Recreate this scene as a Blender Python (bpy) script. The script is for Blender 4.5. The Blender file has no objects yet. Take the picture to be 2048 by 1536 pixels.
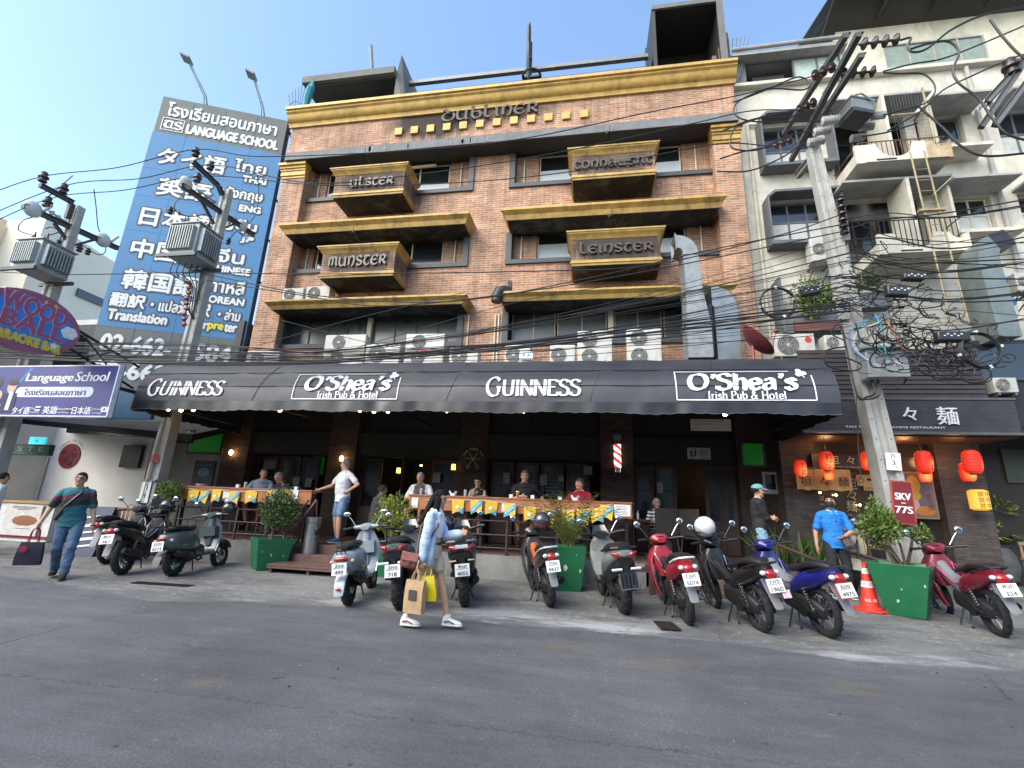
import bpy, bmesh, math, random
from mathutils import Matrix, Vector, Euler
from math import sin, cos, pi, radians
random.seed(7)
S = bpy.context.scene
COL = S.collection
R = random.Random(11)
# ------------------------------------------------------------------ camera
AX = ((0.98647911, -0.00263061, -0.16386596), (0.15884387, 0.26148191, 0.95204823), (0.04034352, -0.96520479, 0.25836429))
H, F = 1.4, 935.0
cam = bpy.data.cameras.new('camera'); CAM = bpy.data.objects.new('camera', cam); COL.objects.link(CAM)
CAM.matrix_world = Matrix(((AX[0][0], -AX[0][1], -AX[0][2], 0), (AX[1][0], -AX[1][1], -AX[1][2], 0), (AX[2][0], -AX[2][1], -AX[2][2], H), (0, 0, 0, 1)))
cam.sensor_width = 36; cam.lens = 36 * F / 2048; cam.clip_start = .05; cam.clip_end = 3000
S.camera = CAM
# ------------------------------------------------------------------ sky, sun, exposure
SUN_EL, SUN_AZ = radians(42), radians(-140)
W = bpy.data.worlds.new('World'); S.world = W; W.use_nodes = True
wn = W.node_tree.nodes; sky = wn.new('ShaderNodeTexSky'); sky.sky_type = 'NISHITA'; sky.sun_disc = False
sky.sun_elevation = SUN_EL; sky.sun_rotation = SUN_AZ; sky.air_density = 1.0; sky.dust_density = 2.0; sky.ozone_density = 2.0
tint = wn.new('ShaderNodeMix'); tint.data_type = 'RGBA'; tint.blend_type = 'MULTIPLY'; tint.inputs[0].default_value = 1; tint.inputs[7].default_value = (.97, 1.02, 1.0, 1); W.node_tree.links.new(sky.outputs[0], tint.inputs[6]); W.node_tree.links.new(tint.outputs[2], wn['Background'].inputs[0]); wn['Background'].inputs[1].default_value = .12
sl = bpy.data.lights.new('sun', 'SUN'); sl.energy = 1.0; sl.angle = radians(60); sl.color = (1, .93, .82)
so = bpy.data.objects.new('sun', sl); COL.objects.link(so)
sv = Vector((sin(SUN_AZ) * cos(SUN_EL), cos(SUN_AZ) * cos(SUN_EL), sin(SUN_EL))); so.rotation_euler = sv.to_track_quat('Z', 'Y').to_euler()
S.view_settings.view_transform = 'Standard'; S.view_settings.look = 'None'; S.view_settings.exposure = 1.9; S.view_settings.gamma = 1
# ------------------------------------------------------------------ pixel helpers (photo pixels -> points on real planes)
def ray(px, py):
    a, b = (px - 1024) / F, (py - 768) / F
    return Vector([r[0] * a + r[1] * b + r[2] for r in AX])
CP = Vector((0, 0, H))
def at(px, py, Y): d = ray(px, py); return CP + d * (Y / d.y)
def az(px, py, z): d = ray(px, py); return CP + d * ((z - H) / d.z)
def sstep(a, b, x): t = min(1, max(0, (x - a) / (b - a))); return t * t * (3 - 2 * t)
def gz(x, y): return max(0, min(y, 14) - 6.2) * (.03 + .03 * sstep(-1, 4, x))
def ag(px, py):
    z = 0
    for i in range(40): p = az(px, py, z); z = .5 * z + .5 * gz(p.x, p.y)
    p.z = gz(p.x, p.y); return p
# ------------------------------------------------------------------ materials
MATS = {}
def nd(t, ty, **k):
    n = t.nodes.new(ty)
    for a, b in k.items(): setattr(n, a, b)
    return n
def mat(name, col, rough=.6, metal=0, var=.18, scale=6., bump=0, bscale=60., spec=.5, emit=0, coat=0, dirt=0, dcol=(.03, .028, .025), alpha=1, trans=0, ecol=None, dscale=None):
    if name in MATS: return MATS[name]
    m = bpy.data.materials.new(name); MATS[name] = m; m.use_nodes = True; t = m.node_tree; L = t.links.new
    p = t.nodes['Principled BSDF']; p.inputs['Roughness'].default_value = rough; p.inputs['Metallic'].default_value = metal
    p.inputs['Specular IOR Level'].default_value = spec; p.inputs['Coat Weight'].default_value = coat
    p.inputs['Transmission Weight'].default_value = trans; p.inputs['Alpha'].default_value = alpha
    c = (*col, 1)
    tc = nd(t, 'ShaderNodeTexCoord')
    if var:
        nz = nd(t, 'ShaderNodeTexNoise'); nz.inputs['Scale'].default_value = scale; nz.inputs['Detail'].default_value = 6; nz.inputs['Roughness'].default_value = .65
        L(tc.outputs['Object'], nz.inputs['Vector'])
        mr = nd(t, 'ShaderNodeMapRange'); mr.inputs['From Min'].default_value = .3; mr.inputs['From Max'].default_value = .7
        mr.inputs['To Min'].default_value = 1 - var; mr.inputs['To Max'].default_value = 1 + var; L(nz.outputs['Fac'], mr.inputs['Value'])
        mx = nd(t, 'ShaderNodeMix', data_type='RGBA', blend_type='MULTIPLY'); mx.inputs['Factor'].default_value = 1
        mx.inputs[6].default_value = c; L(mr.outputs['Result'], mx.inputs[7]); out = mx.outputs[2]
        if dirt:
            n2 = nd(t, 'ShaderNodeTexNoise'); n2.inputs['Scale'].default_value = dscale or scale * .35; n2.inputs['Detail'].default_value = 9; n2.inputs['Roughness'].default_value = .72
            mp = nd(t, 'ShaderNodeMapping'); mp.inputs['Scale'].default_value = (1, 1, .3); L(tc.outputs['Object'], mp.inputs['Vector']); L(mp.outputs[0], n2.inputs['Vector'])
            r2 = nd(t, 'ShaderNodeMapRange'); r2.inputs['From Min'].default_value = .5; r2.inputs['From Max'].default_value = .72; r2.inputs['To Max'].default_value = dirt; L(n2.outputs['Fac'], r2.inputs['Value'])
            m2 = nd(t, 'ShaderNodeMix', data_type='RGBA'); L(r2.outputs['Result'], m2.inputs['Factor']); L(out, m2.inputs[6]); m2.inputs[7].default_value = (*dcol, 1); out = m2.outputs[2]
        L(out, p.inputs['Base Color'])
        rr = nd(t, 'ShaderNodeMapRange'); rr.inputs['To Min'].default_value = max(.03, rough - .12); rr.inputs['To Max'].default_value = min(1, rough + .12); L(nz.outputs['Fac'], rr.inputs['Value']); L(rr.outputs['Result'], p.inputs['Roughness'])
    else: p.inputs['Base Color'].default_value = c
    if bump:
        nb = nd(t, 'ShaderNodeTexNoise'); nb.inputs['Scale'].default_value = bscale; nb.inputs['Detail'].default_value = 5; L(tc.outputs['Object'], nb.inputs['Vector'])
        bp = nd(t, 'ShaderNodeBump'); bp.inputs['Strength'].default_value = bump; bp.inputs['Distance'].default_value = .02; L(nb.outputs['Fac'], bp.inputs['Height']); L(bp.outputs[0], p.inputs['Normal'])
    if emit: p.inputs['Emission Color'].default_value = (*(ecol or col), 1); p.inputs['Emission Strength'].default_value = emit
    return m
def brick(name, c1, c2, mortar, bw=.26, rh=.07, sz=.006, stain=None, bias=0.0, dark=0):
    m = bpy.data.materials.new(name); MATS[name] = m; m.use_nodes = True; t = m.node_tree; L = t.links.new; p = t.nodes['Principled BSDF']; p.inputs['Roughness'].default_value = .85
    tc = nd(t, 'ShaderNodeTexCoord'); sx = nd(t, 'ShaderNodeSeparateXYZ'); L(tc.outputs['Object'], sx.inputs[0])
    ad = nd(t, 'ShaderNodeMath'); L(sx.outputs[0], ad.inputs[0]); L(sx.outputs[1], ad.inputs[1]); cb = nd(t, 'ShaderNodeCombineXYZ'); L(ad.outputs[0], cb.inputs[0]); L(sx.outputs[2], cb.inputs[1])
    b = nd(t, 'ShaderNodeTexBrick'); L(cb.outputs[0], b.inputs['Vector'])
    for k, v in (('Scale', 1), ('Mortar Size', sz), ('Mortar Smooth', .3), ('Bias', bias), ('Brick Width', bw), ('Row Height', rh)): b.inputs[k].default_value = v
    b.inputs['Color1'].default_value = (*c1, 1); b.inputs['Color2'].default_value = (*c2, 1); b.inputs['Mortar'].default_value = (*mortar, 1)
    n = nd(t, 'ShaderNodeTexNoise'); n.inputs['Scale'].default_value = 1.3; n.inputs['Detail'].default_value = 8; n.inputs['Roughness'].default_value = .7; L(tc.outputs['Object'], n.inputs['Vector'])
    mr = nd(t, 'ShaderNodeMapRange'); mr.inputs['From Min'].default_value = .3; mr.inputs['From Max'].default_value = .7; mr.inputs['To Min'].default_value = .6; mr.inputs['To Max'].default_value = 1.35; L(n.outputs['Fac'], mr.inputs['Value'])
    mx = nd(t, 'ShaderNodeMix', data_type='RGBA', blend_type='MULTIPLY'); mx.inputs['Factor'].default_value = 1; L(b.outputs['Color'], mx.inputs[6]); L(mr.outputs[0], mx.inputs[7]); out = mx.outputs[2]
    # weathered grime streaks
    n3 = nd(t, 'ShaderNodeTexNoise'); n3.inputs['Scale'].default_value = 3; n3.inputs['Detail'].default_value = 9; n3.inputs['Roughness'].default_value = .75
    mp = nd(t, 'ShaderNodeMapping'); mp.inputs['Scale'].default_value = (1.3, 1.3, .16); L(tc.outputs['Object'], mp.inputs[0]); L(mp.outputs[0], n3.inputs['Vector'])
    r3 = nd(t, 'ShaderNodeMapRange'); r3.inputs['From Min'].default_value = .48; r3.inputs['From Max'].default_value = .72; r3.inputs['To Max'].default_value = .62; L(n3.outputs['Fac'], r3.inputs['Value'])
    m3 = nd(t, 'ShaderNodeMix', data_type='RGBA'); L(r3.outputs[0], m3.inputs['Factor']); L(out, m3.inputs[6]); m3.inputs[7].default_value = (.05, .035, .03, 1); out = m3.outputs[2]
    for (sxx, syy, szz, rx, rz, st) in stain or ():
        mp = nd(t, 'ShaderNodeMapping'); mp.vector_type = 'TEXTURE'; mp.inputs['Location'].default_value = (sxx, syy, szz); mp.inputs['Scale'].default_value = (rx, 9, rz); L(tc.outputs['Object'], mp.inputs[0])
        g = nd(t, 'ShaderNodeTexGradient', gradient_type='SPHERICAL'); L(mp.outputs[0], g.inputs[0])
        mm = nd(t, 'ShaderNodeMath', operation='MULTIPLY'); L(g.outputs['Fac'], mm.inputs[0]); L(n3.outputs['Fac'], mm.inputs[1])
        r4 = nd(t, 'ShaderNodeMapRange'); r4.inputs['From Min'].default_value = .07; r4.inputs['From Max'].default_value = .24; r4.inputs['To Max'].default_value = st; L(mm.outputs[0], r4.inputs['Value'])
        m4 = nd(t, 'ShaderNodeMix', data_type='RGBA'); L(r4.outputs[0], m4.inputs['Factor']); L(out, m4.inputs[6]); m4.inputs[7].default_value = (.02, .017, .016, 1); out = m4.outputs[2]
    L(out, p.inputs['Base Color'])
    bp = nd(t, 'ShaderNodeBump'); bp.inputs['Strength'].default_value = .6; bp.inputs['Distance'].default_value = .012; L(b.outputs['Fac'], bp.inputs['Height']); bp.invert = True; L(bp.outputs[0], p.inputs['Normal'])
    return m
def lampmat(name, col, ecol, e0, e1, c, r):
    m = mat(name, col, .6, 0, .1, 5); t = m.node_tree; L = t.links.new; p = t.nodes['Principled BSDF']; tc = nd(t, 'ShaderNodeTexCoord'); mp = nd(t, 'ShaderNodeMapping'); mp.vector_type = 'TEXTURE'; mp.inputs['Location'].default_value = c; mp.inputs['Scale'].default_value = (r, r, r); L(tc.outputs['Object'], mp.inputs[0])
    g = nd(t, 'ShaderNodeTexGradient', gradient_type='SPHERICAL'); L(mp.outputs[0], g.inputs[0]); cr = nd(t, 'ShaderNodeValToRGB'); e = cr.color_ramp.elements; e[0].color = (*ecol, 1); e[1].color = (1, .45, .12, 1); e[0].position = .35; L(g.outputs['Fac'], cr.inputs[0]); L(cr.outputs[0], p.inputs['Emission Color'])
    mr = nd(t, 'ShaderNodeMapRange'); mr.inputs['To Min'].default_value = e0; mr.inputs['To Max'].default_value = e1; L(g.outputs['Fac'], mr.inputs['Value']); L(mr.outputs[0], p.inputs['Emission Strength']); return m
def leafmat(name, c1, c2, c3):
    m = bpy.data.materials.new(name); MATS[name] = m; m.use_nodes = True; t = m.node_tree; L = t.links.new; p = t.nodes['Principled BSDF']; p.inputs['Roughness'].default_value = .45
    g = nd(t, 'ShaderNodeNewGeometry'); cr = nd(t, 'ShaderNodeValToRGB'); e = cr.color_ramp.elements; e[0].color = (*c1, 1); e[1].color = (*c3, 1); x = e.new(.5); x.color = (*c2, 1)
    L(g.outputs['Random Per Island'], cr.inputs[0]); L(cr.outputs[0], p.inputs['Base Color'])
    p.inputs['Subsurface Weight'].default_value = 0
    return m
# ------------------------------------------------------------------ mesh builder
class MB:
    def __init__(s): s.v = []; s.f = []; s.m = []
    def add(s, vs, fs, mi=0, T=None):
        o = len(s.v)
        s.v += [tuple(T @ Vector(p)) for p in vs] if T is not None else [tuple(p) for p in vs]
        s.f += [tuple(i + o for i in q) for q in fs]; s.m += [mi] * len(fs); return s
    def box(s, x0, x1, y0, y1, z0, z1, mi=0, T=None):
        return s.add([(x, y, z) for x in (x0, x1) for y in (y0, y1) for z in (z0, z1)], [(0, 1, 3, 2), (4, 6, 7, 5), (0, 4, 5, 1), (2, 3, 7, 6), (0, 2, 6, 4), (1, 5, 7, 3)], mi, T)
    def cbox(s, c, d, mi=0, rot=(0, 0, 0), T=None):
        M_ = Matrix.Translation(c) @ Euler(rot).to_matrix().to_4x4()
        if T is not None: M_ = T @ M_
        return s.box(-d[0] / 2, d[0] / 2, -d[1] / 2, d[1] / 2, -d[2] / 2, d[2] / 2, mi, M_)
    def loft(s, rings, mi=0, cap=True, closed=True, T=None):
        n = len(rings[0]); vs = [p for r in rings for p in r]; fs = []
        for i in range(len(rings) - 1):
            for j in range(n if closed else n - 1):
                k = (j + 1) % n; fs.append((i * n + j, i * n + k, (i + 1) * n + k, (i + 1) * n + j))
        if cap and closed: fs.append(tuple(range(n - 1, -1, -1))); fs.append(tuple((len(rings) - 1) * n + j for j in range(n)))
        return s.add(vs, fs, mi, T)
    def tube(s, pts, r, n=7, mi=0, cap=True, T=None):
        pts = [Vector(p) for p in pts]; N = len(pts); rs = r if isinstance(r, (list, tuple)) else [r] * N
        rings = []; up = None
        for i, p in enumerate(pts):
            d = (pts[min(i + 1, N - 1)] - pts[max(i - 1, 0)])
            if d.length < 1e-9: d = Vector((0, 0, 1))
            d.normalize()
            if up is None: up = Vector((0, 0, 1)) if abs(d.z) < .9 else Vector((1, 0, 0))
            a = d.cross(up)
            if a.length < 1e-4: a = d.orthogonal()
            a.normalize(); b = a.cross(d).normalized(); up = b
            rings.append([p + (a * cos(2 * pi * k / n) + b * sin(2 * pi * k / n)) * rs[i] for k in range(n)])
        return s.loft(rings, mi, cap, True, T)
    def cyl(s, a, b, r, n=16, mi=0, r2=None, T=None): return s.tube([a, b], [r, r if r2 is None else r2], n, mi, True, T)
    def lathe(s, prof, n=20, mi=0, T=None, cap=True):
        return s.loft([[(r * cos(2 * pi * k / n), r * sin(2 * pi * k / n), z) for k in range(n)] for r, z in prof], mi, cap, True, T)
    def ell(s, c, r, mi=0, n=12, m=8, rot=(0, 0, 0), T=None):
        M_ = Matrix.Translation(c) @ Euler(rot).to_matrix().to_4x4()
        if T is not None: M_ = T @ M_
        r = (r, r, r) if not isinstance(r, (tuple, list)) else r
        return s.loft([[(r[0] * cos(2 * pi * k / n) * sin(pi * (i + .02) / (m + .04)), r[1] * sin(2 * pi * k / n) * sin(pi * (i + .02) / (m + .04)), -r[2] * cos(pi * (i + .02) / (m + .04))) for k in range(n)] for i in range(m + 1)], mi, True, True, M_)
    def torus(s, R_, r, n=28, m=8, mi=0, T=None, flat=1):
        rings = [[((R_ + r * cos(2 * pi * j / m)) * cos(2 * pi * i / n), (R_ + r * cos(2 * pi * j / m)) * sin(2 * pi * i / n), flat * r * sin(2 * pi * j / m)) for j in range(m)] for i in range(n)]
        rings.append(rings[0]); return s.loft(rings, mi, False, True, T)
    def prism(s, poly, y0, y1, mi=0, T=None):  # polygon in XZ pushed along Y
        n = len(poly); vs = [(x, y0, z) for x, z in poly] + [(x, y1, z) for x, z in poly]
        return s.add(vs, [tuple(range(n)), tuple(range(2 * n - 1, n - 1, -1))] + [(i, (i + 1) % n + 0, (i + 1) % n + n, i + n)[::-1] for i in range(n)], mi, T)
    def build(s, name, mats, parent=None, bevel=0, sharp=38, smooth=True, world=False):
        me = bpy.data.meshes.new(name); me.from_pydata(s.v, [], s.f); me.validate()
        b = bmesh.new(); b.from_mesh(me); bmesh.ops.recalc_face_normals(b, faces=b.faces); b.to_mesh(me); b.free()
        mats = mats if isinstance(mats, (list, tuple)) else [mats]
        for q in mats: me.materials.append(q)
        if len(mats) > 1 and len(me.polygons) == len(s.m): me.polygons.foreach_set('material_index', s.m)
        if smooth:
            me.polygons.foreach_set('use_smooth', [True] * len(me.polygons)); me.set_sharp_from_angle(angle=radians(sharp))
        o = bpy.data.objects.new(name, me); COL.objects.link(o)
        if parent is not None: par(o, parent, world)
        if bevel:
            q = o.modifiers.new('bevel', 'BEVEL'); q.width = bevel; q.segments = 2; q.limit_method = 'ANGLE'; q.angle_limit = radians(40)
        return o
def par(o, p, world=False):
    o.parent = p
    if world:
        q = p; L_ = Vector((0, 0, 0))
        while q is not None: L_ += q.location; q = q.parent
        # everything above is an unrotated empty or a mesh at the origin
        o.location = o.location - L_
def tag(o, label, cat, group=None, kind=None):
    if label: o['label'] = label
    if cat: o['category'] = cat
    if group: o['group'] = group
    if kind: o['kind'] = kind
    return o
def thing(name, label, cat, loc=(0, 0, 0), rz=0, group=None):
    o = bpy.data.objects.new(name, None); COL.objects.link(o); o.location = loc; o.rotation_euler = (0, 0, rz); o.empty_display_size = .1
    return tag(o, label, cat, group)
def TR(loc=(0, 0, 0), rot=(0, 0, 0)): return Matrix.Translation(loc) @ Euler(rot).to_matrix().to_4x4()
# frame with x = right, y = up, z = out of the face; default faces the street (-Y)
def face(loc, yaw=0, roll=0, pitch=0): return Matrix.Translation(loc) @ Euler((0, 0, yaw)).to_matrix().to_4x4() @ Euler((pi / 2 + pitch, 0, 0)).to_matrix().to_4x4() @ Euler((0, 0, roll)).to_matrix().to_4x4()
# ------------------------------------------------------------------ lettering
def fontmesh(txt, bold=0, ex=.002, shear=0, space=1):
    cu = bpy.data.curves.new('txt', 'FONT'); cu.body = txt; cu.size = 1; cu.offset = bold; cu.shear = shear; cu.space_character = space; cu.fill_mode = 'BOTH' if ex else 'FRONT'
    cu.resolution_u = 3
    ob = bpy.data.objects.new('txt', cu); COL.objects.link(ob)
    dg = bpy.context.evaluated_depsgraph_get(); me = bpy.data.meshes.new_from_object(ob.evaluated_get(dg))
    vs = [tuple(v.co) for v in me.vertices]; fs = [tuple(p.vertices) for p in me.polygons]
    bpy.data.objects.remove(ob); bpy.data.curves.remove(cu); bpy.data.meshes.remove(me)
    return vs, fs
def text(mb, txt, T, w, h, cx=0, cy=0, bold=.0, depth=.004, mi=0, shear=0, z=0, space=1, keep=False):
    """fit the text into a w x h box centred on (cx, cy) of frame T; w=None keeps the proportions"""
    vs, fs = fontmesh(txt, bold, 0, shear, space)
    if not vs: return mb
    x0, x1 = min(v[0] for v in vs), max(v[0] for v in vs); y0, y1 = min(v[1] for v in vs), max(v[1] for v in vs)
    sy = h / max(1e-6, y1 - y0); sx = sy if w is None else w / max(1e-6, x1 - x0)
    n = len(vs); P = [((v[0] - (x0 + x1) / 2) * sx + cx, (v[1] - (y0 + y1) / 2) * sy + cy, z + depth) for v in vs]
    mb.add(P, fs, mi, T)
    if depth > .012:  # real thickness: back copy joined by the outline
        e = {}
        for q in fs:
            for i in range(len(q)): a, b = q[i], q[(i + 1) % len(q)]; e[(a, b)] = e.get((a, b), 0) + 1
        rim = [(a, b) for (a, b) in e if (b, a) not in e]
        mb.add(P + [(p[0], p[1], z) for p in P], [(a, b, b + n, a + n) for a, b in rim], mi, T)
    return mb
def cat_rom(pts, k=6):
    if len(pts) < 3: return [Vector(p) for p in pts]
    P = [Vector(p) for p in pts]; P = [P[0] * 2 - P[1]] + P + [P[-1] * 2 - P[-2]]; out = []
    for i in range(1, len(P) - 2):
        for j in range(k):
            t = j / k; a, b, c, d = P[i - 1:i + 3]
            out.append(.5 * ((2 * b) + (c - a) * t + (2 * a - 5 * b + 4 * c - d) * t * t + (3 * b - a - 3 * c + d) * t ** 3))
    out.append(P[-2]); return out
# pen strokes per letter: points in percent, ';' between strokes, '=' = straight, width after ':'
ROM = {'G': '84,80 68,95 45,98 18,82 6,50 18,16 45,2 70,6 84,18;=84,20 84,44;=68,44 98,44:108', 'U': '=12,97 12,35;12,40 18,10 42,2 66,10 72,40;=72,38 72,97;=2,97 24,97;=62,97 84,97:86',
 'I': '=16,2 16,97;=4,97 28,97;=4,2 28,2:34', 'N': '=10,2 10,97;=10,97 76,2;=76,2 76,97;=2,97 14,97;=0,2 22,2;=66,97 88,97:90', 'E': '=12,2 12,97;=2,97 66,97;=12,52 54,52;=2,2 70,2;=66,97 66,82;=70,2 70,20:74',
 'S': '62,84 50,96 32,98 12,86 12,68 30,55 52,46 64,30 58,10 38,1 16,4 6,16;=62,96 62,80;=6,2 6,20:72', 'O': '48,98 18,86 6,50 18,14 48,2 78,14 90,50 78,86 48,98:98', 'H': '=14,2 14,97;=76,2 76,97;=14,51 76,51;=3,97 25,97;=3,2 25,2;=65,97 87,97;=65,2 87,2:90',
 'P': '=14,2 14,97;=3,97 30,97;=3,2 27,2;20,97 50,96 64,84 64,66 50,52 22,50:70', '&': '=80,2 30,72;30,72 26,86 40,98 54,86 48,70 20,44 8,22 22,4 44,4 66,20 74,48;=66,48 86,48;=70,2 92,2:94',
 "'": '18,98 20,84 10,68:28', 'h': '=14,2 14,97;=4,97 14,97;14,46 30,62 48,62 56,46 56,2;=4,2 24,2;=46,2 66,2:68', 'e': '8,32 52,34 50,54 32,64 12,54 7,30 18,6 38,1 56,14:60', 'a': '10,52 30,64 48,56 50,40 50,2;50,36 24,34 8,20 14,4 32,4 50,18;=50,2 62,4:64',
 's': '44,52 30,63 12,56 12,44 30,34 46,22 42,6 24,1 8,10;=44,63 44,50;=7,2 7,14:52', 'r': '=14,2 14,63;=4,63 14,63;=4,2 26,2;14,40 26,60 42,60:46', 'i': '=14,2 14,63;=4,63 14,63;=4,2 24,2;=13,84 15,92:28', 'u': '=12,63 12,20;12,24 18,4 34,2 52,18;=52,63 52,2;=2,63 12,63;=42,63 52,63;=52,2 62,2:64',
 'b': '=12,97 12,6;=2,97 12,97;12,46 30,63 50,58 60,32 50,6 28,1 12,14:64', 'o': '34,64 14,56 6,32 14,8 34,1 54,8 62,32 54,56 34,64:68', 't': '=18,82 18,16;18,20 24,3 40,6;=4,62 38,62:42', 'l': '=14,2 14,97;=4,97 14,97;=4,2 24,2:28', 'n': '=14,2 14,63;=4,63 14,63;14,46 30,62 48,62 56,46 56,2;=4,2 24,2;=46,2 66,2:68', ' ': ':34'}
UNC = {'D': '14,88 40,74 68,58 78,34 66,8 40,0 14,10 6,36 22,58 50,64 70,56;6,80 14,90 30,86:84', 'U': '10,72 10,24 26,2 52,6 64,24;=64,74 64,8;64,8 70,0 80,4:84', 'B': '=14,94 14,20;14,20 34,0 60,8 66,34 50,54 20,48;6,90 14,96 26,90:74', 'L': '=16,94 16,10;16,10 40,0 62,10;6,90 16,96 28,92:66', 'I': '=16,70 16,8;6,64 16,72;16,8 24,0 32,6:36',
 'N': '=14,70 14,4;14,54 34,74 58,66 62,40 54,4 40,-8;4,64 14,72:74', 'E': '66,62 46,74 18,64 6,34 20,6 46,0 66,14;=8,36 56,40:72', 'R': '=14,72 14,4;14,66 40,74 58,60 50,42 24,36;=30,38 66,2:70', 'S': '56,62 34,74 12,62 18,44 46,32 58,16 40,0 8,8:66', 'T': '6,62 20,74 64,70;34,70 14,40 20,8 44,0 62,12:68', 'M': '=12,70 12,4;12,56 30,74 44,62 44,6;44,58 62,74 78,60 80,20 92,2;4,64 12,72:98',
 'C': '60,60 42,74 16,64 6,34 18,6 42,0 62,14:66', 'O': '36,74 12,60 6,34 16,6 40,0 64,14 68,42 56,66 36,74:74', 'A': '16,62 40,74 58,54 62,4;60,38 28,38 8,22 18,2 44,6 60,24;62,4 72,0:78', 'H': '=14,96 14,4;14,52 36,72 56,60 56,20 70,0;6,90 14,96:74', 'G': '=6,70 64,70;34,70 12,48 24,36 52,30 56,10 34,0 8,8:70', ' ': ':30'}
def pen(mb, txt, T, w, h, cx=0, cy=0, font=ROM, nib=0., W=17, tmin=5, depth=.004, mi=0, shear=0, z=0, gap=5):
    x = 0; st = []
    for ch in txt:
        g = font[ch]; body, adv = g.rsplit(':', 1)
        for s_ in body.split(';'):
            if not s_: continue
            straight = s_[0] == '='; pts = [tuple(float(q) for q in p.split(',')) for p in s_.lstrip('=').split()]
            pts = [(px + x + shear * py, py) for px, py in pts]
            st.append([Vector(p) for p in pts] if straight else cat_rom(pts, 5))
        x += float(adv) + gap
    x0 = min(p.x for s_ in st for p in s_); x1 = max(p.x for s_ in st for p in s_); y0 = min(p.y for s_ in st for p in s_); y1 = max(p.y for s_ in st for p in s_)
    sx, sy = w / (x1 - x0), h / (y1 - y0)
    for k, s_ in enumerate(st):
        a, b = [], []
        for i, p in enumerate(s_):
            d = (s_[min(i + 1, len(s_) - 1)] - s_[max(i - 1, 0)]).normalized(); q = Vector((-d.y, d.x)); hw = .5 * (tmin + (W - tmin) * abs(sin(math.atan2(d.y, d.x) - nib)))
            a.append(p + q * hw); b.append(p - q * hw)
        zz = z + depth + .0004 * k
        f = lambda p, q: ((p.x - (x0 + x1) / 2) * sx + cx, (p.y - (y0 + y1) / 2) * sy + cy, q)
        if depth < .012: mb.loft([[f(p, zz), f(q, zz)] for p, q in zip(a, b)], mi, False, False, T)
        else: mb.loft([[f(p, zz), f(q, zz), f(q, z), f(p, z)] for p, q in zip(a, b)], mi, True, True, T)
    return mb
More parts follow.
